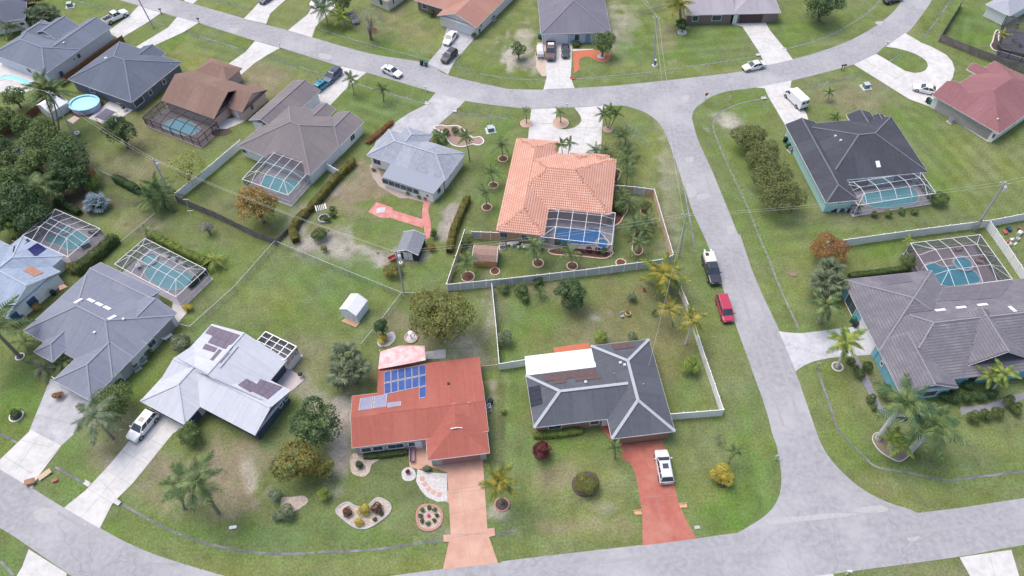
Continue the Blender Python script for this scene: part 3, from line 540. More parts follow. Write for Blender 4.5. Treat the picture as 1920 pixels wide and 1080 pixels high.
    def tiles(s, m, m2, tw=.3, tl=.4, barrel=True):
        T = MB()
        for f, e, g, w in s.faces:
            n = e.cross(g).normalized(); n = n if n.z > 0 else -n; q = [((p-f[0]).dot(e), (p-f[0]).dot(g)) for p in f]
            x0, x1 = min(a for a, _ in q), max(a for a, _ in q); y1 = max(b for _, b in q); r = 0
            while r*tl < y1-.1:
                yc = (r+.5)*tl; xi = []
                for i in range(len(q)):
                    (ax_, ay_), (bx_, by_) = q[i], q[(i+1) % len(q)]
                    if (ay_-yc)*(by_-yc) < 0: xi.append(ax_+(bx_-ax_)*(yc-ay_)/(by_-ay_))
                if len(xi) >= 2:
                    a, b = min(xi), max(xi); c = math.ceil(a/tw)*tw+tw/2
                    while c < b-tw*.3:
                        p = f[0]+e*c+g*yc; l = p.xy-s.O; hid = max([s.wz(o, l.dot(s.u), l.dot(s.w)) for o in s.wings if o is not w]+[-1]) > p.z+.02
                        if not hid:
                            lo = f[0]+g*(r*tl-.03)+n*(.05+random.uniform(-.008, .008)); hi = f[0]+g*(r*tl+tl)+n*.015
                            if barrel: pr = ((-.5, 0), (-.3, .11), (.3, .11), (.5, 0))
                            else: pr = ((-.49, .0), (.49, .0))
                            vs = [lo+e*(c+px*tw)+n*pz for px, pz in pr]+[hi+e*(c+px*tw)+n*pz for px, pz in pr]; k = len(pr)
                            fs = [(i, i+1, i+1+k, i+k) for i in range(k-1)]
                            if not barrel: vs += [vs[0]-n*.05, vs[1]-n*.05]; fs.append((4, 5, 1, 0))
                            else: fs.append((3, 2, 1, 0))
                            T.cm = 0; T.add(vs, fs)
                            T.cm = 1; up = [lo+(hi-lo)*.6+e*(c+px*tw)+n*(pz+.006) for px, pz in pr]+[hi+e*(c+px*tw)+n*(pz+.006) for px, pz in pr]; T.add(up, [(i, i+1, i+1+k, i+k) for i in range(k-1)])  # darker upper strip: lap dirt, doubling as painted shade lines between courses
                        c += tw
                r += 1
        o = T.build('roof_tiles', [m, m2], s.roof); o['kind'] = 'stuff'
    def panel(s, quad, m, name='solar_panel', h=.09, frame=None, frac=0):
        V = [s.on_roof(*p) for p in quad]; n = (V[1]-V[0]).cross(V[-1]-V[0]).normalized(); n = n if n.z > 0 else -n; k = len(V)
        lo = [p+n*.02 for p in V]; hi = [p+n*h for p in V]
        o = MB().add(hi+lo, [tuple(range(k)), tuple(range(k, 2*k))[::-1]]+[(i+k, (i+1) % k+k, (i+1) % k, i) for i in range(k)]).build(name, frame or m, s.roof)
        if frame:
            c = sum(hi, Vector())/k; MB().add([c+(p-c)*.93+n*.006 for p in hi], [tuple(range(k))]).build('solar_cells', m, s.roof)
        return o
    def grid(s, quad, nx, ny, m, name='solar_panel', skip=(), frame=None, gap=.03):
        a, b, c, d = [Vector(p) for p in quad]                     # TL TR BR BL in pixels
        def q(i, j): t = a+(b-a)*i; u_ = d+(c-d)*i; return t+(u_-t)*j
        for i in range(nx):
            for j in range(ny):
                if (i, j) in skip: continue
                g0, g1 = gap, 1-gap; s.panel([q((i+g0)/nx, (j+g0)/ny), q((i+g1)/nx, (j+g0)/ny), q((i+g1)/nx, (j+g1)/ny), q((i+g0)/nx, (j+g1)/ny)], m, name, .09, frame)
    def vent(s, x, y, w=.35, m=None):
        p = s.on_roof(x, y); MB().box((p.x, p.y, p.z+.09), (w, w, .3), math.atan2(s.u.y, s.u.x)).build('roof_vent', m or M_VENT, s.roof)
    def pipe(s, x, y): p = s.on_roof(x, y); MB().tube([p-Vector((0, 0, .1)), p+Vector((0, 0, .4))], .06, 6).build('vent_pipe', M_VENT, s.roof)
    def sky(s, x, y, w=.6, l=1.2, along=0):
        p = s.on_roof(x, y); n = s.norm(p); e = Vector((s.u.x, s.u.y, 0)) if along == 0 else Vector((s.w.x, s.w.y, 0)); e = (e-n*e.dot(n)).normalized(); g = n.cross(e)
        V = [p+e*(a*l/2)+g*(b*w/2) for a, b in ((-1,-1),(1,-1),(1,1),(-1,1))]
        MB().add([v+n*.12 for v in V]+[v-n*.05 for v in V], [(0,1,2,3)]+[(i+4, (i+1) % 4+4, (i+1) % 4, i) for i in range(4)]).build('skylight', mat('skylight_white', (.8,.8,.82), rough=.25), s.roof)
    def face(s, x, y):
        d = ray(x, y); best = None
        for p0, p1, zt in s.planes:
            t = (p1-p0); t.z = 0; L = t.length; t.normalize(); n = Vector((t.y, -t.x, 0))
            if n.dot(d) >= 0: continue
            k = (p0-CAMP).dot(n)/d.dot(n); q = CAMP+d*k; l = (q-p0).dot(t)
            if -.3 < l < L+.3 and -1.7 < q.z < zt+.7 and (best is None or k < best[0]): best = (k, q, t, n, zt, l, L)
        return best
    def win(s, x, y, w=1.2, h=1.2, zc=None, kind='window', m=None, name=None):
        b = s.face(x, y)
        if b is None: return print('no wall', s.o.name, x, y)
        _, q, t, n, zt, l, L = b; zc = {'window': 1.45, 'door': 1.04, 'garage': 1.08, 'slider': 1.1, 'shutter': 1.45}[kind] if zc is None else zc
        c = Vector((q.x, q.y, zc)); a = math.atan2(t.y, t.x)
        def bx(cx, cz, dx, dz, d, off=0): p = c+t*cx+n*(off+d/2-.02); return MB().box((p.x, p.y, zc+cz), (dx, d, dz), a)
        if kind in ('window', 'slider'):
            f = MB()
            for cx, cz, dx, dz in ((-w/2, 0, .09, h+.18), (w/2, 0, .09, h+.18), (0, h/2+.045, w-.09, .09), (0, -h/2-.045, w-.09, .09)): f.v and None; p = c+t*cx+n*.03; f.box((p.x, p.y, zc+cz), (dx, .1, dz), a)
            o = f.build(name or ('window' if kind == 'window' else 'sliding_door'), m or s.trim, s.o)
            nx = 1 if w < 1.3 else 2 if w < 2.3 else int(w/1.1); pw = (w-.09)/nx
            for i in range(nx): bx(-w/2+.045+pw*(i+.5), 0, pw-.05, h-.02, .03, .005).build('pane', M_GLASS, o)
        elif kind == 'garage':
            o = bx(0, 0, w+.2, h+.12, .04).build('garage_door', m or M_DOORW, s.o)
            for i in range(4): bx(0, -h/2+h*(i+.5)/4, w, h/4-.03, .03, .035).build('panel', m or M_DOORW, o)
        elif kind == 'door':
            o = bx(0, 0, w, h, .06).build('door', m or M_DOORW, s.o); p = c+t*(w*.36)+n*.07; MB().box((p.x, p.y, zc), (.12, .08, .05), a).build('handle', M_METALG, o)
        else: bx(0, 0, w, h, .06).build(name or 'shutter', m, s.o)
H = {}
# 1 centre house with barrel tiles
M_TILE = mat('barrel_tile', (.68,.40,.31), (.61,.34,.26), sc=5, rough=.8, c3=(.71,.48,.40), sc3=.5, bump=.05)
M_TILEC = mat('barrel_tile_ridge', (.62,.34,.26), (.54,.28,.2), sc=6, rough=.8)
h = House('stucco house with salmon barrel tile hip roof and screened blue pool', (931,432), (969,260), mat('tile_under', (.33,.13,.09), (.28,.11,.08), sc=3), mat('stucco_tan', (.5,.33,.2), (.44,.29,.17), sc=2), 2.8, cap=(M_TILEC, .26), trim=mat('trim_lav', (.55,.52,.56), (.5,.47,.51), sc=2))
h.W([(932,433),(969,260),(1042,266),(1020,441)], ax='u').W([(1155,299),(1145,404),(950,350)], ax='v').W([(1069,291),(1108,291),(1085,318)], ax='u', ends='gh', wall=False).W([(1108,292),(1143,292),(1124,318)], ax='u', ends='gh', wall=False); h.fin(); h.tiles(M_TILE, mat('tile_lap_shade', (.55,.28,.205), (.48,.24,.175), sc=5), .34, .44); H['tile'] = h
for x, y in ((945,452),(985,455)): h.win(x, y, 1.3, 1.1)
h.win(1015, 460, .9, 2.0, kind='door')
# 2 red shingle house
h = House('red shingle roofed house with blue solar panels and peach driveway', (660,839), (799,822), shingle('shingle_red', (.36,.115,.088), .86, (.40,.145,.115)), mat('stucco_grey', (.42,.39,.39), (.36,.33,.33), sc=2), 2.9, cap=None); H['red'] = h
h.W([(660,839),(799,823),(664,742),(915,800)], 'gable', 'u', pitch=.25, ins=.25).W([(801,862),(918,848),(852,756,3.9)], ax='v', ends='hg', pitch=.30, ze=2.72)
h.fin(); w = h.wings[0]; zr = w['ze']+w['h']; vm = (w['v0']+w['v1'])/2; u0_ = h.uv(708, 715, 2.3)[0]; zz = 2.1
for _ in range(20): vE = h.uv(840, 676, zz)[1]; pt = w['pitch']; zz = .5*zz+.5*(zr-pt*(vE-vm))
vE = h.uv(840, 676, zz)[1]; u1_ = w['u1']; q = [h.P(u0_, vm+.1, zr+.02), h.P(u1_, vm+.1, zr+.02), h.P(u1_, vE, zz+.045), h.P(u0_, vE, zz+.045)]; dn = Vector((0, 0, .14))
o = MB(); o.uv = [((p-q[0]).dot(Vector((h.u.x, h.u.y, 0))), (p-q[0]).dot(Vector((h.w.x, h.w.y, 0)))) for p in q]+[(0, 0)]*16
o.add(q+[p-dn for p in q], [(0,1,2,3), (4,5,1,0), (5,6,2,1), (6,7,3,2), (7,4,0,3)]); rear = o.build('rear_roof', h.rm, h.o)
mb = MB(); B = [h.P(u0_+.4, w['v1']-.6, 0), h.P(u1_-.42, w['v1']-.6, 0), h.P(u1_-.42, vE-.4, 0), h.P(u0_+.4, vE-.4, 0)]
mb.add(B+[Vector((p.x, p.y, zz-.02+(pt*(vE-.4-h.w.dot(p.xy-h.O))))) for p in B], [(0,1,5,4), (1,2,6,5), (2,3,7,6), (3,0,4,7)]).build('wall', h.wm, h.o)
w2 = dict(u0=u0_, u1=u1_, v0=vm-(vE-vm), v1=vE, ax='u', ends='gg', pitch=pt, ze=zz+.045, h=zr-zz); h.wings.append(w2)
# 3 charcoal house
M_CAP = mat('ridge_cap_pale', (.42,.44,.47), (.35,.37,.4), sc=4, rough=.9)
h = House('charcoal shingle hip roofed house with pale ridge caps and red driveway', (1147,823), (1263,809), shingle('shingle_charcoal', (.105,.112,.135), .8, (.13,.137,.16)), mat('wall_brown', (.34,.2,.15), (.28,.16,.12), sc=4), 2.75, cap=(M_CAP, .42)); H['char'] = h
h.W([(1113,648),(1217,636),(1263,809),(1147,823)], ax='v').W([(987,704),(1001,801),(1120,788),(1180,750)], ax='u', ends='hg').fin()
h.slab([(984,668,2.55),(1113,653,2.55),(1117.5,688,2.85),(987,704,2.85)], mat('roof_white_metal', (.8,.8,.8), (.74,.74,.74), sc=1.2, rough=.5), wall=mat('wall_white', (.8,.8,.8), (.75,.75,.75), sc=2))
# 4 pale roof house
h = House('low house with pale silver shingle roof and navy gable wall', (375,762), (478,816), shingle('shingle_pale', (.50,.52,.575), .9, (.55,.57,.62)), mat('wall_navy', (.075,.095,.15), (.06,.08,.125), sc=2), 2.6, cap=(mat('cap_silver', (.5,.52,.56), (.44,.46,.5), sc=3), .3)); H['pale'] = h
h.W([(478,816),(545,732),(327,668,4.2)], 'gable', 'u', pitch=.36).W([(263,752),(345,795),(375,762),(360,686,4.2)], ax='v', ends='hg', pitch=.40).W([(396,609),(538,675),(470,690,2.6)], 'gable', 'v', pitch=.33); h.wings[2]['v0'] = (h.wings[0]['v0']+h.wings[0]['v1'])/2-.2; h.fin()
# 5 blue grey house
h = House('blue grey shingle house with white skylights beside two tone driveway', (170,752), (326,592), shingle('shingle_bluegrey', (.21,.23,.29), .85, (.245,.262,.32)), mat('wall_pale', (.74,.73,.73), (.68,.67,.67), sc=2), 2.8, cap=(mat('cap_blue', (.27,.29,.34), (.23,.25,.3), sc=3), .24)); H['blue'] = h
h.W([(45,621),(161,514),(326,592),(300,600)], ax='v').W([(100,712),(170,752),(205,640,4.4)], ax='u', ends='hg').W([(64,661),(100,680),(150,600,4.0)], ax='u', ends='hg', ze=3.0, wall=False).W([(161,516),(300,545),(205,545,3.5)], ax='v', ends='gg', pitch=.3, ze=2.75).W([(326,592),(270,556),(200,600,4.2)], 'gable', 'u', pitch=.4).fin()
# 6 mottled roof house
h = House('house with mottled ice blue shingle roof and navy shutters', (12,596), (113,509), shingle('shingle_ice', (.32,.385,.50), .72, (.385,.45,.56)), mat('wall_lightblue', (.7,.74,.78), (.64,.68,.72), sc=1.5), 2.7, cap=(mat('cap_ice', (.38,.43,.51), (.34,.39,.47), sc=3), .24)); H['ice'] = h
h.W([(113,509),(12,596),(-70,470)], 'gable', 'v', pitch=.42).W([(44,443),(114,477),(-30,500),(50,540)], ax='u', ends='gh').fin()
# 7 taupe house
h = House('taupe shingle house with white framed pool cage and white vinyl fence', (610,300), (673,237), shingle('shingle_taupe', (.20,.178,.19), .84, (.24,.21,.2)), mat('wall_white'), 2.7, cap=(mat('cap_taupe', (.25,.225,.235), (.21,.19,.2), sc=3), .24)); H['taupe'] = h
h.W([(610,300),(672,238),(446,274)], ax='v').W([(601,170),(545,156),(500,238)], 'gable', 'u').W([(634,210),(673,238),(600,262)], 'gable', 'u', ends='hg').W([(598,196),(630,206),(585,228)], 'gable', 'u', ze=2.8).fin()
h.slab([(489,212,2.9),(508,206,3.0),(528,222,3.3),(498,229,2.9)], mat('roof_white_flat', (.62,.63,.66), (.56,.57,.6), sc=2), .2, 'flat_roof')
# 8 brown house
h = House('brown shingle gable house with bronze screened oval pool', (302,188), (401,223), shingle('shingle_brown', (.24,.155,.128), .82, (.30,.205,.17)), mat('stucco_pink', (.55,.42,.4), (.5,.38,.36), sc=1.5), 2.5, cap=None, trim=mat('trim_brown', (.3,.21,.18), (.25,.17,.15), sc=2)); H['brown'] = h
h.W([(302,188),(401,223),(371,131)], 'gable', 'u', pitch=.48).W([(454,211),(501,168),(425,200)], 'gable', 'u', pitch=.46).W([(374,137),(395,110),(448,131),(428,152)], ax='u', ze=2.7, pitch=.5).fin()
# 9 dark blue grey house
h = House('slate blue shingle house with above ground pool in its yard', (246,192), (340,117), shingle('shingle_slate', (.122,.142,.19), .85, (.147,.167,.215)), mat('wall_slate', (.17,.19,.24), (.14,.16,.21), sc=2), 2.7, cap=(mat('cap_slate', (.19,.22,.29), (.16,.19,.25), sc=3), .24)); H['slate'] = h
h.W([(246,192),(338,119),(129,147),(225,78)], ax='v').W([(270,86),(309,101),(258,118)], 'gable', 'u').fin()
# 10
h = House('grey blue shingle house with white pickup on its driveway', (87,136), (209,51), shingle('shingle_steel', (.165,.19,.245), .86, (.19,.215,.27)), mat('wall_paleblue', (.68,.71,.78), (.62,.65,.72), sc=1.5), 2.7, cap=(mat('cap_steel', (.24,.27,.34), (.2,.23,.3), sc=3), .24)); H['steel'] = h
h.W([(87,136),(0,107),(52,57),(150,93)], ax='v').W([(209,51),(163,37),(120,110)], 'gable', 'u').W([(98,42),(147,48),(95,72)], 'gable', 'u', ze=2.9).W([(77,38),(104,46),(60,70)], ax='u', ends='gh').fin()
# 11 white metal roof house
h = House('white house with streaked silver grey hip roof and sunroom', (716,332), (813,364), shingle('roof_silver', (.33,.36,.425), .68, (.42,.45,.52)), mat('wall_bright', (.82,.82,.82), (.77,.77,.77), sc=1.5), 2.75, cap=(mat('cap_silver2', (.42,.45,.52), (.36,.39,.46), sc=3), .22)); H['silver'] = h
h.W([(687,291),(733,306),(873,287),(835,338)], ax='u').W([(752,248),(806,250),(786,285)], ax='v', ends='gh').fin()
h.slab([(716,332,2.3),(813,364,2.3),(834,338,2.85),(733,306,2.85)], MATS['roof_silver'], .12, 'shed_roof', wall=MATS['wall_bright'])
# 12 mint house
h = House('mint walled house with black hip roof and white framed pool cage', (1472,233), (1549,381), shingle('shingle_black', (.072,.075,.095), .72, (.095,.1,.125)), mat('wall_mint', (.42,.66,.66), (.37,.6,.6), sc=1.5), 2.75, cap=(mat('cap_black', (.17,.18,.2), (.13,.14,.16), sc=3), .26)); H['mint'] = h
h.W([(1472,233),(1549,381),(1609,374)], ax='u', ends='gh').W([(1590,337),(1739,321),(1671,218),(1535,310)], ax='v').W([(1586,216),(1632,213),(1640,262)], 'gable', 'u', ze=2.9).W([(1634,217),(1658,218),(1650,240)], 'gable', 'u').fin()
# 13 maroon house
h = House('cream house with maroon shingle roof beside horseshoe driveway', (1747,178), (1865,246), shingle('shingle_maroon', (.265,.125,.135), .84, (.31,.155,.165)), mat('wall_cream', (.8,.77,.74), (.74,.71,.68), sc=1.5), 2.7, cap=None); H['maroon'] = h
h.W([(1747,178),(1865,246),(1806,160)], 'gable', 'u', ends='gh').W([(1865,246),(1865,114),(1806,200),(1975,180)], ax='v').W([(1811,131),(1833,143),(1866,140)], 'gable', 'u', ze=2.9, wall=False).fin()
# 14 teal house
h = House('teal walled house with grey flat tile roof and paver driveway', (1584,528), (1684,728), mat('tile_grey_under', (.12,.115,.135), (.1,.095,.115), sc=3), mat('wall_teal', (.20,.44,.52), (.17,.38,.46), sc=1.5), 3.0, cap=(mat('cap_greytile', (.28,.27,.3), (.23,.22,.25), sc=4), .24)); H['teal'] = h
h.W([(1584,528),(1747,507),(1648,658)], ax='u').W([(1767,540),(1901,525),(1832,705),(2010,600),(1626,610)], ax='v', ends='hh', pitch=.36).W([(1684,728),(1797,727),(1660,640)], 'gable', 'u').W([(1810,690),(1924,668),(1828,600)], 'gable', 'u', ze=3.5, pitch=.58, wall=False).fin()
h.tiles(mat('flat_tile_grey', (.2,.19,.22), (.135,.13,.155), sc=4, rough=.9, c3=(.25,.24,.26), sc3=.5, det=8), mat('tile_grey_lap_shade', (.165,.155,.178), (.13,.122,.142), sc=4), .34, .42, False)
# 15-20 houses along the far side of the upper road and at the frame edges
h = House('brick front house with salmon shingle roof and white side wall', (777,0), (844,21), shingle('shingle_salmon', (.39,.21,.165), .87, (.43,.25,.2)), mat('brick_brown', (.27,.19,.17), (.2,.14,.125), sc=6), 2.6, gable=mat('wall_cream2', (.72,.68,.64), (.66,.62,.58), sc=2)); H['salmon'] = h
h.W([(777,0),(844,21),(905,-25)], 'gable', 'u', pitch=.4).W([(835,34),(895,50),(921,5),(900,-45)], 'gable', 'v', pitch=.4, wm=MATS['wall_cream2']).fin()
h = House('pale blue house with grey hip roof and white garage door', (1014,64), (1145,60), shingle('shingle_mauve', (.18,.175,.215), .86, (.205,.2,.24)), mat('wall_powder', (.45,.56,.66), (.4,.51,.61), sc=1.5), 2.75, cap=(mat('cap_mauve', (.24,.235,.28), (.2,.195,.24), sc=3), .24)); H['powder'] = h
h.W([(1014,64),(1145,60),(1018,-55)], ax='v').fin()
h = House('brick ranch house with pale lilac roof and dark garage door', (1287,28), (1375,26), shingle('shingle_lilac', (.36,.34,.38), .88, (.4,.38,.42)), mat('brick_dark', (.26,.2,.19), (.19,.145,.14), sc=6), 2.6); H['lilac'] = h
h.W([(1287,28),(1378,26),(1300,-45)], 'gable', 'u', pitch=.35).W([(1375,26),(1440,16),(1430,-60)], ax='v', ends='hg').fin()
h = House('cream corner house showing one window behind bare tree', (727,3), (762,-22), shingle('shingle_tan', (.33,.28,.24)), mat('wall_cream3', (.68,.64,.58), (.62,.58,.52), sc=2), 2.7); H['cream'] = h
h.W([(727,3),(688,-16),(770,-28)], ax='u').fin()
h = House('white walled house with dark slate roof behind fan palms', (-60,54), (47,34), shingle('shingle_night', (.12,.13,.175), .85), mat('wall_white'), 2.8); H['night'] = h
h.W([(-60,54),(47,34),(34,6),(-60,10)], ax='u').fin()
h = House('house with light grey roof and dark screened patio by wooden fence', (1890,29), (1930,6), shingle('shingle_cloud', (.36,.38,.43), .88), mat('wall_white'), 2.7); H['cloud'] = h
h.W([(1890,29),(1899,-20),(1960,-8)], ax='u').fin()
# ---------------------------------------------------------------- openings, roof fittings
h = H['red']
for x, y, w in ((690,853,1.4),(712,850,1.4),(745,846,2.2),(779,841,1.6)): h.win(x, y, w, 1.2)
h.win(866, 868, 4.9, 2.1, kind='garage', m=mat('garage_brown', (.36,.2,.18), (.31,.17,.15), sc=3)); h.win(788, 845, .95, 2.05, kind='door')
h.grid([(720,697),(798,683),(799,703),(720,719)], 6, 1, M_SOLARB, frame=M_ALU); h.grid([(720,719),(799,703),(799,724),(720.5,741)], 6, 1, M_SOLARB, frame=M_ALU)
h.panel([(786,727.5),(799,724.5),(799,745),(786,748)], M_SOLARB, frame=M_ALU)
h.grid([(675,748),(727,739),(725,763),(671.5,771)], 2, 3, M_SOLARG, frame=M_ALU); h.panel([(727,756),(752,753),(752,761),(727,765)], M_SOLARG, frame=M_ALU)
h.vent(841, 720, .3, M_SOLARK); h.pipe(879, 757)
p0, p1 = h.on_roof(845, 805), h.on_roof(867, 803); pm = (p0+p1)/2+Vector((0, 0, .35)); MB().beam(p0+Vector((0, 0, .12)), pm, .12, .08).beam(pm, p1+Vector((0, 0, .12)), .12, .08).build('gablet_trim', M_TRIM, h.roof)
h.slab([(713,659,2.0),(749,648,2.55),(796,648,2.35),(798,675,2.4),(754,684,2.75),(709,692,2.2)], mat('roof_pink_metal', (.62,.32,.33), (.72,.55,.55), sc=.9, rough=.45, lo=.4, hi=.6, c3=(.66,.38,.39), sc3=.6), .08, 'porch_roof')
for q in ((716,672),(794,660)): 
    b = G(*q); MB().box((b.x, b.y, 1.1), (.1, .1, 2.2)).build('porch_post', M_TRIM, h.o)
h = H['char']
h.win(1205, 838, 4.9, 2.1, kind='garage', m=mat('garage_red', (.33,.15,.12), (.28,.12,.1), sc=3))
for x, y, w in ((1040,808,1.8),(1113,804,1.3)): h.win(x, y, w, 1.2)
h.win(1133, 802, .95, 2.05, kind='door')
h.grid([(1021,703),(1116,691),(1118,704),(1021,716)], 6, 1, M_SOLARN, gap=.01); h.panel([(1038,714),(1062,711),(1062,718),(1038,721)], M_SOLARN); h.panel([(1078,709),(1126,703),(1127,710),(1079,716)], M_SOLARN)
h.grid([(1147,647),(1188,641),(1190,652),(1152,657)], 3, 1, M_SOLARN, gap=.01); h.grid([(991,727),(1013,722),(1018,757),(995,764)], 1, 4, M_SOLARK, gap=.02)
h.vent(1163, 681); h.vent(1171, 685); h.vent(1098, 717); h.pipe(1151, 702); h.pipe(1206, 722)
h = H['pale']
h.grid([(396,611),(452,629),(441,646),(385,625)], 4, 1, M_SOLARP, gap=.012); h.grid([(385,625),(441,646),(432,659),(376,637)], 4, 1, M_SOLARP, gap=.012, skip=((0,0),)); h.panel([(386,645),(408,653),(402,661),(380,654)], M_SOLARP); h.panel([(411,655),(431,662),(414,681),(394,675)], M_SOLARP)
h.grid([(462,710),(486,723),(470,736),(446,722)], 2, 2, M_SOLARP, gap=.012); h.grid([(488,711),(530,726),(502,749),(472,734)], 3, 2, M_SOLARP, gap=.012)
h.win(525, 757, .7, .6); h.win(537, 748, .7, .6); h.win(423, 795, .8, .9); h.win(302, 783, 4.8, 2.1, kind='garage'); h.win(378, 768, .9, 2.0, kind='door')
for a, b in (((333,672),(390,702)),((402,709),(492,750)),((413,690),(446,650))): p, q = h.on_roof(*a), h.on_roof(*b); MB().beam(p+Vector((0, 0, .08)), q+Vector((0, 0, .08)), .18, .1).build('ridge_vent', mat('ridge_vent', (.4,.43,.5), (.34,.37,.44), sc=3), h.roof)
h = H['blue']
for x, y, al in ((147,565,0),(171,564,1),(186,571,1),(201,578,1),(210,596,0)): h.sky(x, y, .55, 1.3, al)
h.vent(232, 599); h.vent(178, 624)
h.win(135, 735, 4.9, 2.1, kind='garage'); h.win(282, 640, 1.4, 1.1); h.win(222, 705, .9, 2.0, kind='door')
h = H['ice']; M_NAVY = mat('shutter_navy', (.05,.11,.22), (.04,.09,.18), sc=3)
h.win(58, 563, 1.5, 1.9, 1.5, 'shutter', M_NAVY); h.win(29, 594, 1.2, 1.8, 1.3, 'shutter', M_NAVY)
h.panel([(26,463),(52,448),(57,452),(24,474)], M_SOLARK, 'skylight_dark'); h.panel([(52,468),(70,456),(87,467),(67,483)], mat('solar_navy', (.02,.025,.1), (.03,.035,.13), sc=2, rough=.2)); h.grid([(43,508),(59,499),(82,512),(64,519)], 1, 3, M_SOLARO, gap=.02); h.grid([(110,537),(120,533),(128,538),(112,545)], 1, 2, M_SOLARO, gap=.02)
h = H['taupe']; h.win(458, 283, 1.1, .9); h.win(660, 254, 1.3, 1.1); h.pipe(561, 198); h.win(634, 262, .01, .01) if False else None
h = H['brown']; h.win(472, 200, .6, .9); h.win(447, 222, .9, 2.0, kind='door'); h.pipe(410, 176); h.pipe(432, 194)
h = H['slate']
for x, y in ((280,170),(306,150)): h.win(x, y, .8, 1.0)
h.win(258, 186, 2.4, 1.3, zc=1.5); h.vent(199, 110, .5); h.pipe(322, 122); h.win(172, 168, 1.2, 1.0)
h = H['steel']; h.win(146, 102, .9, .9); h.win(137, 107, .4, .5); h.win(52, 127, 1.2, 1.1); h.vent(120, 81); h.pipe(125, 75)
h = H['silver']
for i in range(6): h.win(724+i*11.5, 347+i*4.1, 1.25, 1.2, 1.35)
h.win(707, 303, 1.6, 1.2); h.win(823, 357, 1.0, 1.1); h.win(844, 333, .7, .5, 1.9); h.win(802, 372, .5, .6, 1.3)
h = H['mint']; h.win(1571, 385, .8, .4, 2.1); h.sky(1646, 308, .7, 1.2, 0); h.vent(1566, 256); h.vent(1576, 264); h.win(1610, 352, 3.2, 2.0, kind='slider', zc=1.05); h.win(1690, 343, 4.0, 2.0, kind='slider', zc=1.05)
h = H['maroon']
for x, y in ((1868,248),(1886,239),(1905,226)): h.win(x, y, .5, .9)
h.vent(1870, 224, .3); h.pipe(1838, 207); h.win(1760, 190, .01, .01) if False else None
h = H['teal']
h.win(1648, 690, .6, .7); h.win(1625, 628, 4.9, 2.1, kind='garage'); h.win(1596, 570, 3.0, 2.0, kind='slider'); h.win(1812, 722, 1.6, 1.3); h.win(1740, 742, 2.0, 1.6)
for x, y in ((1763,582),(1802,577),(1842,572)): h.sky(x, y, .5, 1.5, 1)
h.sky(1898, 580, .5, 1.4, 0); h.pipe(1845, 594)
M_SOLARS = mat('solar_mat_slate', (.13,.125,.16), (.17,.15,.17), sc=1.2, rough=.4)
h.grid([(1770,542),(1900,528),(1872,560),(1757,566)], 9, 2, M_SOLARS, gap=.008); h.grid([(1648,521),(1700,514),(1711,529),(1667,534)], 4, 1, M_SOLARS, gap=.01)
h = H['salmon']
h.win(797, 17, 1.4, 1.1); h.win(837, 26, 1.4, 1.1); h.win(872, 58, 4.6, 2.1, kind='garage'); h.win(902, 53, .6, .8)
h = H['powder']; h.win(1042, 74, 4.9, 2.15, kind='garage'); h.win(1082, 70, 1.1, 1.4); h.win(1102, 70, 1.0, 2.1, kind='door', m=mat('door_blue', (.22,.29,.45), (.19,.25,.4), sc=3))
for x, y in ((1027,22),(1041,10),(1097,12),(1123,14)): h.pipe(x, y)
h = H['lilac']; h.win(1304, 33, 1.3, 1.2); h.win(1345, 28, 2.0, 1.2); h.win(1379, 33, .9, 2.0, kind='door'); h.win(1410, 27, 4.8, 2.1, kind='garage', m=mat('garage_dark', (.09,.06,.065), (.075,.05,.055), sc=3))
h = H['cream']; h.win(715, 6, 1.1, 1.3); h.win(738, 6, .6, 1.2)
h = H['night']; h.win(38, 38, .9, .6); h.win(50, 36, .9, 1.9, kind='door', m=M_SOLARK)
# ---------------------------------------------------------------- pools and screened cages
M_FRW = mat('cage_white', (.8,.8,.82), (.75,.75,.77), sc=3, rough=.45); M_FRB = mat('cage_bronze', (.07,.06,.06), (.055,.05,.05), sc=3, rough=.5)
SCR = screenmat('screen_mesh', (.085,.09,.115), .42); SCRB = screenmat('screen_mesh_dark', (.07,.07,.08), .42)
M_DECK = mat('deck_lilac', (.47,.44,.47), (.40,.37,.41), sc=1.2, rough=.85, c3=(.53,.5,.53), sc3=.4); M_DECKP = mat('deck_paver_mauve', (.34,.28,.29), (.27,.22,.235), sc=3, rough=.85, det=8); M_COPE = mat('coping', (.6,.58,.58), (.54,.52,.52), sc=3, rough=.7)
def water(key, c1, c2, sc=.35): return mat(key, c1, c2, sc=sc, rough=.07, spec=.5, bump=.06, bsc=3.5)
WT = water('water_teal', (.16,.47,.54), (.22,.55,.61)); WB = water('water_royal', (.015,.19,.55), (.03,.25,.62)); WC = water('water_cyan', (.24,.62,.78), (.30,.68,.83)); WT2 = water('water_blue_teal', (.04,.33,.45), (.08,.41,.53)); WS = water('water_shallow', (.20,.50,.55), (.26,.56,.6))
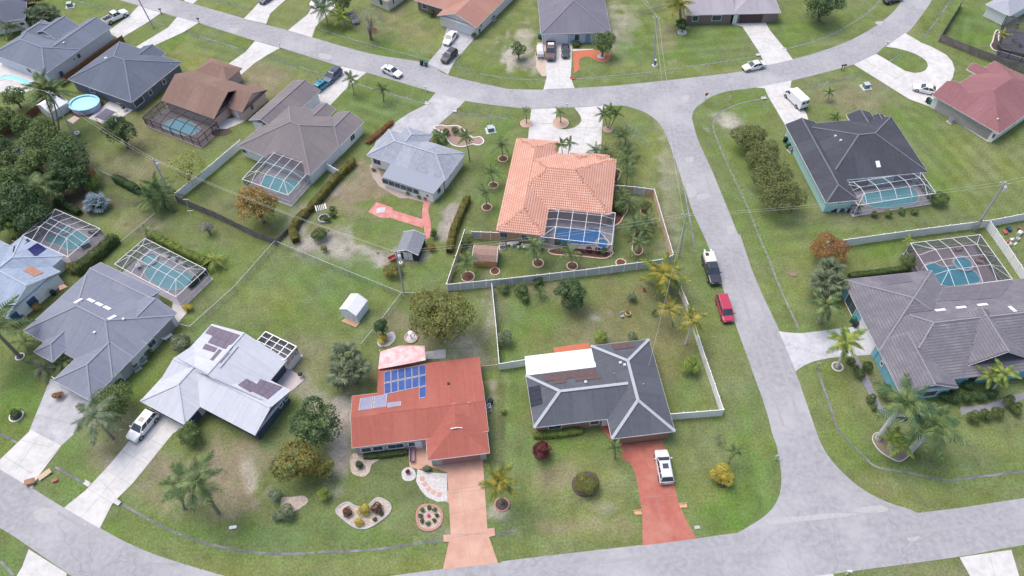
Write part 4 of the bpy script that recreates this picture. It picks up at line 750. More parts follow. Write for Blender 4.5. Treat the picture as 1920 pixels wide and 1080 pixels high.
def pool(label, poly, wm, deck, dm, spa=None, zd=.10, steps=None):
    c = sum(GP(poly), Vector())/len(poly); o = thing('swimming_pool', label, 'pool', (c.x, c.y, 0))
    P = [Vector((p.x, p.y)) for p in GP(smoothpoly(poly, True, 5))]; out = offpoly(P, .28)
    MB().ring([(p.x, p.y) for p in out], [(p.x, p.y) for p in P], .0, zd+.04).build('coping', M_COPE, o)
    MB().prism([(p.x, p.y) for p in P], -.05, zd-.03).build('water', wm, o)
    if steps: MB().prism(GP(smoothpoly(steps, True, 4)), zd-.05, zd-.022).build('step', WS, o)
    if spa:
        x, y, r = spa; q = G(x, y); n = 20; ci = lambda R: [(q.x+R*math.cos(6.2832*i/n), q.y+R*math.sin(6.2832*i/n)) for i in range(n)]
        MB().ring(ci(r+.35), ci(r), 0, zd+.28).build('spa_wall', M_COPE, o); MB().prism(ci(r), -.05, zd+.12).build('spa_water', wm, o)
    if deck:
        D = GP(deck); MB().prism(D, -.2, zd-.035).build('deck', dm, o)
    return o
def cage(label, A, B, C, nb=5, hw=2.5, a=1.9, b=1.6, rise=.9, fm=None, sm=None, bw=.058, name='pool_cage', mid=True, knee=0, hh=None, ends=(True, True), chair=True):
    fm = fm or M_FRW; sm = sm or SCR; PA, PB, PC = G(*A, hw), G(*B, hw), G(*C, hw); u = (PB-PA).xy; L = u.length; u.normalize(); w = Vector((-u.y, u.x)); D = (PC-PA).xy.dot(w)
    if D < 0: w = -w; D = -D
    hh = hw+.15 if hh is None else hh; ht = hw+rise; O = PA.xy; o = thing(name, label, 'pool cage' if name == 'pool_cage' else 'screen porch', (O.x, O.y, 0))
    def P(s, t, z): q = O+u*s+w*t; return Vector((q.x, q.y, z))
    e0 = min(a, L/nb*1.05); us = [0]+[e0+(L-2*e0)*i/(nb-2) for i in range(nb-1)]+[L] if rise > .05 else [L*i/nb for i in range(nb+1)]
    va, vb = (a, D-b) if rise > .05 else (D*.34, D*.67)
    zt = ht if rise > .05 else hw+.12
    def bm(p, q, k=1.0, nm='beam'): MB().beam(p, q, bw*k, bw*k).build(nm, fm, o)
    for i, s in enumerate(us): bm(P(s, 0, 0), P(s, 0, hw), .9, 'post')
    vs = [va, (va+vb)/2, vb] if D > 7 else [va, vb]
    for s, on in ((0, ends[0]), (L, ends[1])):
        if not on: continue
        for t in vs+[D]: bm(P(s, t, 0), P(s, t, hw), .9, 'post')
    bm(P(0, 0, hw), P(L, 0, hw), 1.25); bm(P(0, 0, hw), P(0, D, hh), 1.15); bm(P(L, 0, hw), P(L, D, hh), 1.15); bm(P(0, D, hh), P(L, D, hh), 1.2)
    if chair:
        bm(P(0, 0, .95), P(L, 0, .95), .7, 'rail')
        for s, on in ((0, ends[0]), (L, ends[1])):
            if on: bm(P(s, 0, .95), P(s, D, .95), .7, 'rail')
    inner = us[1:-1]
    for s in inner:
        for p, q in ((P(s, 0, hw), P(s, va, zt)), (P(s, va, zt), P(s, vb, zt)), (P(s, vb, zt), P(s, D, hh))): bm(p, q, 1.1, 'rafter')
    s0, s1 = inner[0], inner[-1]
    lv = [va, vb]+([(va+vb)/2] if mid and D > 6 else [])
    for t in lv: bm(P(s0, t, zt), P(s1, t, zt), .75, 'purlin')
    if rise > .05:
        for s, si in ((0, s0), (L, s1)):
            bm(P(s, 0, hw), P(si, va, zt), .8, 'brace'); bm(P(s, D, hh), P(si, vb, zt), .8, 'brace')
            for t in lv: bm(P(s, t, hw), P(si, t, zt), .75, 'purlin')
    else:
        for t in lv: bm(P(0, t, hw+.03), P(s0, t, zt), .75, 'purlin'); bm(P(L, t, hw+.03), P(s1, t, zt), .75, 'purlin')
    # mesh panels
    d = Vector((0, 0, .02)); rows = [(0, hw, hw), (va, zt, hw), (vb, zt, hw), (D, hh, hh)]
    for i in range(len(us)-1):
        x0, x1 = us[i], us[i+1]; mb = MB()
        for (t0, zi0, ze0), (t1, zi1, ze1) in zip(rows[:-1], rows[1:]):
            z = lambda k, zi, ze: ze if k in (0, len(us)-1) else zi
            mb.add([P(x0, t0, z(i, zi0, ze0)), P(x1, t0, z(i+1, zi0, ze0)), P(x1, t1, z(i+1, zi1, ze1)), P(x0, t1, z(i, zi1, ze1))], [(0,1,2,3)])
        mb.build('roof_screen', sm, o); MB().add([P(x0, 0, knee), P(x1, 0, knee), P(x1, 0, hw), P(x0, 0, hw)], [(0,1,2,3)]).build('wall_screen', sm, o)
    for s, on in ((0, ends[0]), (L, ends[1])):
        if on: MB().add([P(s, 0, knee), P(s, D, knee), P(s, D, hw), P(s, 0, hw)], [(0,1,2,3)]).build('wall_screen', sm, o)
    if knee:
        MB().beam(P(0, 0, knee/2), P(L, 0, knee/2), .1, knee).beam(P(0, .06, knee/2), P(0, D, knee/2), .1, knee).beam(P(L, .06, knee/2), P(L, D, knee/2), .1, knee).build('kick_wall', fm, o)
    deck = [P(-.25, -.25, 0), P(L+.25, -.25, 0), P(L+.25, D, 0), P(-.25, D, 0)]
    return o, deck
def deckslab(D, m, z=.062, name='pool_deck'): MB().prism(D, -.2, z).build(name, m)['kind'] = 'structure'
o, D = cage('white framed flat topped pool cage on the barrel tile roofed house', (1014,444), (1147,459), (1151,400), 5, 2.7, 2.2, 1.3, .45); deckslab(D, M_DECK)
pool('royal blue rectangular pool with notched end beside a small spa', [(1043,430),(1070,430),(1100,430),(1107,427),(1123,431),(1132,441),(1130,452),(1117,457),(1098,459),(1070,457),(1043,455)], WB, None, None, (1129,459,.9))
o, D = cage('white mansard pool cage behind the taupe shingle house', (454,336), (540,366), (604,307), 5, 2.5, 2.0, 2.0, 1.0); deckslab(D, M_DECK)
pool('teal freeform pool seen through white cage behind taupe house', [(493,334),(512,330),(530,335),(558,342),(557,354),(536,364),(512,359),(491,347)], WT, None, None)
o, D = cage('white mansard pool cage behind the mottled ice blue roof', (104,392), (188,429), (127,482), 5, 2.6, 2.4, 2.4, 1.1); deckslab(D, M_DECK)
pool('teal kidney pool seen through cage beside ice blue roof', [(86,452),(98,441),(118,439),(140,435),(156,438),(166,449),(165,457),(147,467),(130,469),(110,460)], WT, None, None, (120,432,1.0))
o, D = cage('long white many ribbed pool cage behind the blue grey house', (272,447), (386,505), (335,560), 7, 2.6, 1.8, 2.2, 1.0); deckslab(D, M_DECK)
pool('teal lagoon pool seen through long white ribbed cage', [(280,496),(300,491),(328,505),(355,514),(361,525),(345,540),(312,542),(280,524),(272,508)], WT, None, None, (281,488,1.1))
o, D = cage('white pool cage attached to the mint walled house', (1609,385), (1755,362), (1733,322), 6, 2.5, 1.6, 2.0, .9); deckslab(D, M_DECK)
pool('pale teal cloud shaped pool behind the mint house', [(1617,369),(1628,361),(1645,360),(1660,358),(1680,352),(1697,351),(1714,357),(1721,369),(1714,381),(1690,387),(1655,390),(1626,385)], WT, None, None, None, .10, [(1693,353),(1704,354),(1713,359),(1702,361)])
o, D = cage('large white pool cage over mauve pavers behind teal house', (1838,440), (1707,456), (1768,541), 5, 2.7, 2.6, 2.6, 1.0); deckslab(D, M_DECKP)
pool('deep turquoise scalloped pool with raised round spa', [(1735,500),(1748,494),(1768,502),(1788,500),(1801,509),(1820,508),(1831,515),(1836,528),(1807,534),(1770,536),(1750,520)], WT2, None, None, (1804,496,1.3))
o, D = cage('dark bronze framed pool cage behind the brown house', (267,219), (370,260), (404,228), 6, 2.1, 1.9, 1.6, .6, M_FRB, SCRB, .12); deckslab(D, M_DECKP)
pool('bright cyan oval pool inside the dark bronze cage', [(306,236),(326,225),(347,226),(368,237),(374,245),(357,254),(330,250),(312,243)], WC, None, None)
o, D = cage('small flat roofed white screen porch on pale roofed house', (498,622), (556,650), (540,680), 4, 2.6, 1.2, 1.2, 0, None, screenmat('screen_porch', (.05,.05,.065), .55), .12, 'screen_porch', True, .6); deckslab(D, M_CONC, .05, 'porch_floor')
o, D = cage('dark screened patio beside the light grey roof and fence', (1878,92), (1965,112), (1896,32), 4, 2.5, 1.8, 1.8, .6, M_FRB, SCRB, .1); deckslab(D, mat('deck_slate', (.16,.17,.21), (.13,.14,.17), sc=2))
pool('open blue pool on white deck behind grey blue house', [(-20,148),(2,145),(16,141),(54,152),(50,158),(12,148),(-16,158)], WC, [(-40,128),(20,112),(88,140),(62,168),(40,176),(-40,170)], M_CONC, None, .08)
drv = [(478,690),(512,708),(545,733),(572,712),(555,700),(530,690)]
MB().prism(GP([(508,716),(547,733),(572,711),(540,690)]), -.2, .05).build('patio_slab', mat('patio_pink', (.56,.5,.5), (.5,.44,.44), sc=1.5))['kind'] = 'structure'
MB().prism(GP([(1037,652),(1104,643),(1106,655),(1040,664)]), -.2, .05).build('patio_slab', M_BRICKR)['kind'] = 'structure'
MB().prism(GP([(418,225),(470,215),(458,228),(440,236),(424,242),(405,246),(398,240)]), -.2, .05).build('patio_slab', M_CONC)['kind'] = 'structure'
MB().prism(GP([(166,222),(205,236),(252,205),(272,180),(230,170)]), -.2, .05).build('patio_slab', M_CONC)['kind'] = 'structure'
MB().prism(GP([(796,660),(836,655),(836,672),(798,674)]), -.2, .05).build('patio_slab', M_CONCG)['kind'] = 'structure'
MB().prism(GP([(326,560),(352,585),(330,610),(318,600)]), -.2, .05).build('patio_slab', M_CONC)['kind'] = 'structure'
# ---------------------------------------------------------------- fences
M_VINYL = mat('vinyl_white', (.82,.82,.82), (.76,.76,.77), sc=.8, rough=.5); M_VINYLG = mat('vinyl_grey', (.52,.54,.57), (.44,.46,.49), sc=1.2, rough=.6, c3=(.58,.6,.6), sc3=.7)
M_VINYLR = mat('vinyl_rust', (.72,.5,.35), (.8,.79,.78), sc=.5, rough=.6, lo=.42, hi=.55)
M_TANF = mat('fence_tan', (.62,.42,.29), (.56,.37,.25), sc=2, rough=.7); M_WOODG = mat('fence_grey_wood', (.22,.19,.18), (.15,.13,.125), sc=3, rough=.9, c3=(.28,.25,.24), sc3=.8); M_WOODB = mat('fence_brown_wood', (.24,.115,.07), (.17,.08,.05), sc=3, rough=.9)
M_GALV = mat('galvanised', (.5,.52,.52), (.42,.44,.44), sc=5, rough=.4, metal=.5); M_CHAIN = screenmat('chain_mesh', (.36,.38,.37), .26)
def fence(label, pts, kind='vinyl', h=1.8, top=True, pl=2.0, m=None, special=None):
    P = [G(x, y, h if top else 0) for x, y in pts]; P = [Vector((p.x, p.y, 0)) for p in P]; o = thing('fence', label, 'fence', P[0]); Z = lambda p, z: Vector((p.x, p.y, z)); k = 0
    pm = {'vinyl': M_VINYL, 'grey': M_VINYLG, 'tan': M_TANF, 'wood': M_WOODG, 'chain': M_CHAIN}[kind] if m is None else m
    post_m = {'vinyl': M_VINYL, 'grey': M_VINYL, 'tan': M_VINYL, 'wood': pm, 'chain': M_GALV}[kind]; posts = []
    for i in range(len(P)-1):
        a, b = P[i], P[i+1]; L = (b-a).length; n = max(1, round(L/(pl if kind != 'chain' else 3.0))); d = (b-a)/n; ang = math.atan2(d.y, d.x); dn = d.normalized(); nr = Vector((-dn.y, dn.x, 0))
        for j in range(n):
            p, q = a+d*j, a+d*(j+1); posts.append(p)
            mm = special.get(k, pm) if special else pm; k += 1; hv = random.uniform(-.015, .015)
            if kind == 'chain':
                MB().add([Z(p, .04), Z(q, .04), Z(q, h), Z(p, h)], [(0,1,2,3)]).build('mesh_panel', mm, o); MB().tube([Z(p, h), Z(q, h)], .035, 6).build('top_rail', M_GALV, o)
            elif kind == 'wood':
                mb = MB(); nb = max(4, int(d.length/.15)); w = d.length/nb
                for s in range(nb): c = p+dn*(w*(s+.5))+nr*random.uniform(-.006, .006); mb.box((c.x, c.y, h/2+random.uniform(-.02, .02)), (w-.008, .022, h-.06), ang)
                mb.build('board_panel', mm, o); MB().beam(Z(p+nr*.04, .5), Z(q+nr*.04, .5), .05, .09).beam(Z(p+nr*.04, h-.4), Z(q+nr*.04, h-.4), .05, .09).build('rail', mm, o)
            else:
                c = (p+q)/2; MB().box((c.x, c.y, h/2+hv), (d.length-.12, .05, h-.22), ang).build('panel', mm, o); MB().box((c.x, c.y, h-.05), (d.length-.12, .09, .10), ang).build('top_rail', post_m, o)
    posts.append(P[-1])
    for p in posts:
        if kind == 'chain': MB().tube([p, Z(p, h+.06)], .04, 6).build('post', M_GALV, o)
        elif kind == 'wood': MB().box((p.x, p.y, (h+.05)/2), (.1, .1, h+.05)).build('post', post_m, o)
        else: MB().box((p.x, p.y, (h+.06)/2), (.13, .13, h+.06)).box((p.x, p.y, h+.08), (.16, .16, .04)).build('post', post_m, o)
    return o
fence('white vinyl fence running from taupe house to wooden fence corner', [(328,362),(391,312),(450,262)])
fence('short white vinyl fence stub at right corner of taupe house', [(605,303),(634,319)])
fence('weathered grey wooden fence behind the orange tinted tree', [(327,366),(400,396),(470,430),(515,447)], 'wood')
fence('chain link fence around the empty lawn with white shed', [(332,606),(355,612),(440,536),(515,451),(620,495),(752,548)], 'chain', 1.2)
fence('chain link fence between the silver palm and fruit lawn', [(227,452),(290,400)], 'chain', 1.2)
fence('short chain link fence beside the flowering shrubs', [(185,319),(217,333)], 'chain', 1.2)
fence('chain link fence past the fountain beside red roofed house', [(790,548),(752,549),(715,598),(677,644)], 'chain', 1.2)
fence('white vinyl fence between red roofed and charcoal roofed houses', [(922,533),(930,612),(936,682),(985,674)], 'vinyl', 1.8, True, 2.0, None, {11: M_VINYLR})
fence('rust stained white vinyl fence along the side street', [(1277,538),(1295,580),(1317,652),(1357,768),(1257,776)], 'vinyl', 1.8, True, 2.0, None, {0: M_VINYLR, 1: M_VINYLR, 6: M_VINYLR})
fence('grey panelled back fence of the barrel tile house', [(838,533),(960,521),(1100,505),(1242,486),(1262,478)], 'grey')
fence('white topped boundary fence beside tan garden shed', [(871,431),(837,532)], 'tan')
fence('tan side fence with grey gate beside air conditioners', [(884,434),(937,436)], 'tan', 1.8, True, 1.7, None, {0: M_VINYLG})
fence('tan side fence with double grey gate facing the side street', [(1151,347),(1190,350),(1227,355),(1240,400),(1262,474)], 'tan', 1.8, True, 1.8, None, {2: M_VINYLG})
fence('long white vinyl fence behind the red orange bush', [(1552,454),(1700,433),(1862,412),(1930,399)], 'vinyl')
fence('white vinyl fence between pool cage and cluttered yard', [(1858,416),(1890,460),(1940,535)], 'vinyl')
fence('weathered wooden fence behind the maroon roofed house', [(1807,-2),(1766,64),(1840,93),(1940,128)], 'wood')
fence('brown wooden fence between grey blue and slate blue houses', [(228,66),(160,112),(108,150)], 'wood', 1.8, True, 2.0, M_WOODB)
fence('brown wooden fence running behind the white gable shed', [(85,180),(45,214),(-10,250)], 'wood', 1.8, True, 2.0, M_WOODB)
fence('thin wire fence in yard behind brick ranch house', [(1200,20),(1252,8)], 'chain', 1.2)
fence('dark wooden divider fence along clipped hedge of silver roof', [(634,322),(580,388),(516,450)], 'wood', 1.0)
fence('picket of chain link beside red house trash bins', [(902,686),(932,684)], 'chain', 1.2)
# ---------------------------------------------------------------- utility poles and wires
M_POLE = mat('pole_concrete', (.45,.44,.45), (.38,.37,.38), sc=3, rough=.85)
def pole(label, b, t, trans=False, arm=True, r=.15, h=None):
    B = G(*b); hh = h or hgt(b, t); T = G(t[0], t[1], hh); o = thing('utility_pole', label, 'utility pole', B)
    MB().tube([B, T], [r, r*.7], 8).build('shaft', M_POLE, o)
    if arm: MB().beam(T+Vector((-.7, .2, -.3)), T+Vector((.7, -.2, -.3)), .09, .11).build('crossarm', M_POLE, o)
    for s in (-.6, 0, .6): p = T+Vector((s, -s*.3, -.2 if s else 0)); MB().lathe(p, [(.05, 0), (.08, .1), (.04, .2)], 6).build('insulator', M_TRIM, o)
    if trans: p = T+Vector((.42, -.1, -1.6)); MB().lathe(p, [(.1, 0), (.26, .06), (.28, .7), (.2, .82), (.06, .95)], 10).build('transformer', M_TRIM, o)
    return T
T1 = pole('concrete utility pole with white ring near above ground pool', (152,274), (92,172)); T2 = pole('utility pole with white transformer behind dense palm clump', (320,366), (287,298), True); T3 = pole('utility pole with transformer beside the grey garden shed', (758,550), (742,471), True)
T4 = pole('utility pole at the tan fence corner by side street', (1273,482), (1287,402)); T5 = pole('tall concrete utility pole with transformer behind white vinyl fence', (1826,432), (1885,342), True, r=.18); T6 = pole('slim utility pole on lawn opposite the street junction', (1226,120), (1231,32)); T7 = pole('utility pole beside driveway at far left road', (288,52), (256,-8))
M_WIRE = mat('wire', (.55,.54,.5), (.5,.49,.45), rough=.6)
def wire(a, b, off, sag=1.0, r=.018, lab='across the yards'):
    d = Vector((off, -off*.3, -.1 if off else .15)); A, B = a+d, b+d; pts = [A+(B-A)*(i/14)-Vector((0, 0, sag*4*(i/14)*(1-i/14))) for i in range(15)]
    o = MB().tube(pts, r, 4, False).build('power_line', M_WIRE, loc=A); tag(o, 'thin utility wire strung '+lab, 'wire', 'utility wires')
L0 = T1+Vector((-60, 26, 0)); R0 = T5+Vector((70, 20, 0))
for a, b, l in ((L0, T1, 'over the brown wooden fence to tyre ring pole'), (T1, T2, 'from tyre ring pole to palm clump pole'), (T2, T3, 'from palm clump pole to grey shed pole'), (T3, T4, 'from grey shed pole to tan fence pole'), (T4, T5, 'across side street from tan fence pole'), (T5, R0, 'beyond the tall concrete vinyl fence pole')):
    for s in (-.6, .6): wire(a, b, s, .9, .018, l+(', house side' if s < 0 else ', road side'))
wire(T6, T4, -.4, 1.2, .018, 'along side street, tile house side'); wire(T6, T4, .4, 1.2, .018, 'along side street, road side'); wire(T6, T6+Vector((-22, 60, 4)), 0, 1.0, .018, 'behind slim pole toward powder blue house'); wire(T6, T6+Vector((-16, 60, 4)), .4, 1.0, .018, 'behind slim pole toward brick ranch'); wire(T7, T7+Vector((-40, 20, 0)), 0, .8, .022, 'from far left road pole')
wire(T4, H['char'].P(*H['char'].uv(1213,700,2.7), 2.9), 0, .6, .015, 'from street pole to charcoal roof')
# ---------------------------------------------------------------- vehicles
M_TYRE = mat('tyre', (.025,.025,.027), (.035,.035,.037), sc=8, rough=.9); M_RIM = mat('rim', (.42,.43,.45), (.35,.36,.38), sc=8, rough=.35, metal=.6); M_CGL = mat('car_glass', (.03,.04,.055), (.05,.065,.085), sc=1.5, rough=.05, spec=.7); M_LAMP = mat('headlamp', (.75,.76,.78), rough=.15); M_TAIL = mat('tail_lamp', (.45,.02,.02), (.35,.015,.015), rough=.2); M_BLK = mat('trim_black', (.035,.035,.04), (.05,.05,.055), sc=6, rough=.6)
def paint(k, c): return mat('paint_'+k, c, tuple(x*.94 for x in c), sc=1.0, rough=.28, spec=.5, coat=.5)
CAR = {
 'sedan': (4.8, .9, [(2.4,.38,.60,.70),(2.28,.26,.72,.86),(1.6,.22,.87,.98),(.85,.2,.96,1),(-.2,.2,.98,1),(-1.5,.22,1.02,1),(-2.1,.25,1.0,.93),(-2.38,.38,.9,.8)], (1.0,-1.8,.95,.83), (.2,-1.0,1.45,.63), .33),
 'suv': (4.7, .94, [(2.35,.42,.76,.75),(2.2,.3,.93,.9),(1.45,.26,1.06,1),(.9,.25,1.1,1),(-2.0,.25,1.12,1),(-2.34,.38,1.05,.9)], (1.15,-2.26,1.08,.86), (.35,-1.85,1.68,.69), .36),
 'minivan': (4.9, .96, [(2.45,.4,.74,.75),(2.3,.28,.92,.9),(1.7,.24,1.04,1),(1.2,.24,1.08,1),(-2.2,.25,1.1,1),(-2.45,.38,1.05,.92)], (1.55,-2.38,1.06,.88), (.75,-2.1,1.72,.72), .34),
 'pickup': (5.7, .98, [(2.85,.45,.88,.84),(2.7,.35,1.02,.95),(1.9,.32,1.14,1),(1.25,.32,1.18,1),(-.72,.32,1.2,1),(-.74,.32,.78,1),(-2.8,.36,.78,1),(-2.85,.45,.76,.97)], (1.35,-.72,1.16,.88), (.6,-.5,1.84,.73), .40),
 'van': (5.6, 1.0, [(2.8,.45,1.0,.84),(2.62,.35,1.24,.94),(2.1,.32,1.46,.98),(1.45,.3,2.2,.97),(1.15,.3,2.34,.96),(-2.7,.3,2.36,.96),(-2.8,.38,2.2,.93)], None, None, .36)}
def vehicle(label, rear, front, kind, col, key, name='car', cat='car', L=None, cargo=None, z=.03):
    A, B = G(*rear), G(*front); c = (A+B)/2; rz = math.atan2((B-A).y, (B-A).x); L0, W, secs, cb, ct, wr = CAR[kind]; k = (L or L0)/L0
    o = thing(name, label, cat, (c.x, c.y, z), None, rz); o.scale = (k, k, k); pm = paint(key, col)
    vs = []; fs = []
    for x, zb, zt, wf in secs:
        w = W*wf; vs += [(x, -w*.9, zb), (x, -w, zb+.18), (x, -w*1.0, zt-.16), (x, -w*.93, zt-.03), (x, -w*.8, zt), (x, w*.8, zt), (x, w*.93, zt-.03), (x, w, zt-.16), (x, w, zb+.18), (x, w*.9, zb)]
    n = 10
    for i in range(len(secs)-1):
        for j in range(n): q = (j+1) % n; fs.append((i*n+j, (i+1)*n+j, (i+1)*n+q, i*n+q))
    fs.append(tuple(range(n))[::-1]); fs.append(tuple((len(secs)-1)*n+j for j in range(n)))
    body = MB().add(vs, fs).build('body', pm, o, True)
    for sx in (1, -1):                                                      # wheels with arches
        for sy in (1, -1):
            x = sx*L0*.305; y = sy*(W-.09); wl = MB().tube([(x, y-.11, wr), (x, y+.11, wr)], wr, 14).build('wheel', M_TYRE, o, True); MB().tube([(x, y+sy*.112, wr), (x, y+sy*.125, wr)], wr*.62, 10).build('rim', M_RIM, wl, True)
            MB().tube([(x, sy*(W-.03), wr+.03), (x, sy*(W+.006), wr+.03)], wr*1.17, 14).build('wheel_arch', M_BLK, o, True)
    if cb:
        x0, x1, z0, w0 = cb; X0, X1, z1, w1 = ct; q = [(x0, -w0, z0), (x0, w0, z0), (x1, w0, z0), (x1, -w0, z0), (X0, -w1, z1), (X0, w1, z1), (X1, w1, z1), (X1, -w1, z1)]
        MB().add(q, [(0,1,5,4), (1,2,6,5), (2,3,7,6), (3,0,4,7)]).build('windows', M_CGL, o, True)
        rf = MB(); e = .05; rf.add([(X0+e, -w1-.02, z1), (X0+e, w1+.02, z1), (X1-e, w1+.02, z1), (X1-e, -w1-.02, z1), (X0-.12, -w1+.08, z1+.055), (X0-.12, w1-.08, z1+.055), (X1+.12, w1-.08, z1+.055), (X1+.12, -w1+.08, z1+.055)], [(4,5,6,7), (0,1,5,4), (1,2,6,5), (2,3,7,6), (3,0,4,7)]); rf.build('roof', pm, o, True)
        pl = MB()
        for a, b in ((0,4),(1,5),(2,6),(3,7)): pl.beam(q[a], q[b], .09, .07)
        for sy in (-1, 1):
            for f in ((.5,) if kind in ('sedan', 'pickup') else (.38, .7)): pl.beam((x0+(x1-x0)*f, sy*(w0+.008), z0), (X0+(X1-X0)*f, sy*(w1+.008), z1), .08, .05)
        pl.build('pillars', pm, o, True)
        for sy in (-1, 1): MB().box((x0-.25, sy*(w0+.2), z0+.12), (.14, .22, .14)).build('mirror', pm, o, True)
        if kind == 'suv': MB().box((X0-.75, 0, z1+.055), (.7, .75, .02)).build('sunroof', M_CGL, o, True)
    else:
        MB().add([(2.06, -.84, 1.5), (2.06, .84, 1.5), (1.5, .80, 2.14), (1.5, -.80, 2.14), (1.48, -.8, 2.1), (1.48, .8, 2.1)], [(0,1,2,3)]).build('windscreen', M_CGL, o, True); o2 = o.children[-1]; o2.location = (.03, 0, .03)
        for sy in (-1, 1): MB().box((1.2, sy*.965, 1.72), (.8, .03, .5)).build('side_window', M_CGL, o, True); MB().box((1.75, sy*1.1, 1.5), (.16, .25, .25)).build('mirror', M_BLK, o, True)
        for sy in (-1, 1): MB().box((-2.79, sy*.44, 1.72), (.05, .72, .5)).build('rear_window', M_CGL, o, True)
        MB().box((-2.83, 0, .45), (.12, 1.8, .16)).build('bumper', M_BLK, o, True)
    xf = secs[0][0]; xr = secs[-1][0]
    for sy in (-1, 1):
        MB().box((xf-.10, sy*W*.58, secs[0][2]-.03), (.16, .34, .14)).build('headlight', M_LAMP, o, True); MB().box((xr+.05, sy*W*.68, secs[-1][2]-.16), (.12, .26, .2)).build('tail_light', M_TAIL, o, True)
    MB().box((xf+.0, 0, .5), (.06, W*.9, .16)).build('grille', M_BLK, o, True); MB().box((xr-.01, 0, .62), (.04, .5, .14)).build('licence_plate', M_LAMP, o, True)
    if kind == 'pickup':
        for sy in (-1, 1): MB().box((-1.78, sy*(W-.06), .99), (2.1, .11, .44)).build('bed_side', pm, o, True)
        MB().box((-2.8, 0, .98), (.09, W*1.8, .42)).build('tailgate', pm, o, True); MB().box((-1.76, 0, .8), (1.98, W*1.72, .05)).build('bed_floor', M_BLK, o, True)
    if cargo == 'cap':
        m = mat('cargo_cream', (.75,.7,.6), (.68,.63,.53), sc=2, rough=.6); MB().box((-1.75, 0, 1.52), (2.0, 1.62, .62)).build('truck_cap', m, o, True)
        for sy in (-.5, .5): MB().box((-2.95, sy, 1.7), (.6, .22, .25)).build('ladder_end', M_TRIM, o, True)
        MB().box((-2.2, -.35, 1.88), (.5, .5, .12)).build('roof_hatch', M_BLK, o, True)
    if cargo == 'load': MB().box((-1.7, 0, .98), (1.3, 1.3, .3)).build('bed_load', M_TRIM, o, True)
    return o
WHT = (.78,.78,.79)
vehicle('white pickup truck parked on the grey blue house driveway', (201,45), (236,28), 'pickup', WHT, 'white', 'pickup_truck', 'pickup')
vehicle('dark blue suv parked near the street on white driveway', (639,135), (611,160), 'suv', (.05,.07,.15), 'navy')
vehicle('teal hatchback with open door parked behind dark blue suv', (597,170), (614,157), 'suv', (.02,.25,.38), 'teal', L=4.2)
MB().box((.35, 1.28, .85), (.06, .8, 1.0), .35).build('door', paint('teal', (.02,.25,.38)), bpy.data.objects['car.001'], True)
vehicle('white sedan driving along the upper road past small palms', (719,131), (752,146), 'sedan', WHT, 'white')
vehicle('white sedan on driveway nearest the white garage door', (854,64), (835,88), 'sedan', WHT, 'white')
vehicle('dark grey crossover on driveway behind the white sedan', (854,99), (831,121), 'suv', (.06,.055,.065), 'graphite', L=4.5)
vehicle('dark blue car parked on grass beside young palms', (658,30), (668,46), 'sedan', (.05,.06,.1), 'dusk', L=4.4)
vehicle('white and black car parked at top of far driveway', (608,-4), (586,17), 'suv', WHT, 'white')
vehicle('dark car parked at the top of leftmost far driveway', (512,-6), (494,6), 'sedan', (.07,.08,.1), 'slate')
vehicle('bronze and black pickup parked before the white garage', (1033,82), (1032,121), 'pickup', (.11,.07,.065), 'bronze', 'pickup_truck', 'pickup', 5.8, 'load')
vehicle('black coupe parked beside bronze pickup on white driveway', (1060,88), (1060,112), 'sedan', (.02,.025,.035), 'black', L=4.4)
vehicle('silver white sedan driving on road toward the junction', (1433,124), (1391,133), 'sedan', (.72,.73,.72), 'pearl')
vehicle('black suv parked on verge at the road bend', (1687,-2), (1657,7), 'suv', (.03,.035,.045), 'ink')
vehicle('white delivery van parked on driveway of mint house', (1503,204), (1476,178), 'van', WHT, 'white', 'van', 'van')
vehicle('white sedan parked nose in at the horseshoe driveway', (1751,176), (1716,168), 'sedan', WHT, 'white')
vehicle('black pickup with cream truck cap parked on street verge', (1322,479), (1343,545), 'pickup', (.025,.03,.045), 'midnight', 'pickup_truck', 'pickup', 5.9, 'cap')
vehicle('red minivan parked half on grass beside the side street', (1350,560), (1365,609), 'minivan', (.42,.03,.07), 'crimson', 'minivan', 'minivan')
vehicle('silver suv parked on the red painted driveway', (1249,909), (1238,850), 'suv', (.62,.63,.65), 'silver', L=4.8)
vehicle('white suv parked on the pale roofed house driveway', (293,777), (249,829), 'suv', WHT, 'white', L=4.9)
c_ = G(1013,103); o = thing('trailer', 'white rounded utility trailer parked beside bronze pickup', 'trailer', (c_.x, c_.y, .03)); MB().add([(-.75,-1.5,.5),(.75,-1.5,.5),(.75,1.3,.5),(-.75,1.3,.5),(-.7,-1.6,1.3),(.7,-1.6,1.3),(.7,1.4,1.3),(-.7,1.4,1.3),(-.45,-1.2,1.75),(.45,-1.2,1.75),(.45,1.1,1.75),(-.45,1.1,1.75)], [(3,2,1,0),(0,1,5,4),(1,2,6,5),(2,3,7,6),(3,0,4,7),(4,5,9,8),(5,6,10,9),(6,7,11,10),(7,4,8,11),(8,9,10,11)]).build('shell', M_DOORW, o, True)
for s in (-1, 1): MB().tube([(s*.78-.08, 0, .3), (s*.78+.08, 0, .3)], .3, 12).build('wheel', M_TYRE, o, True)
MB().beam((0, -1.5, .45), (0, -2.7, .45), .1).build('tow_bar', M_GALV, o, True)
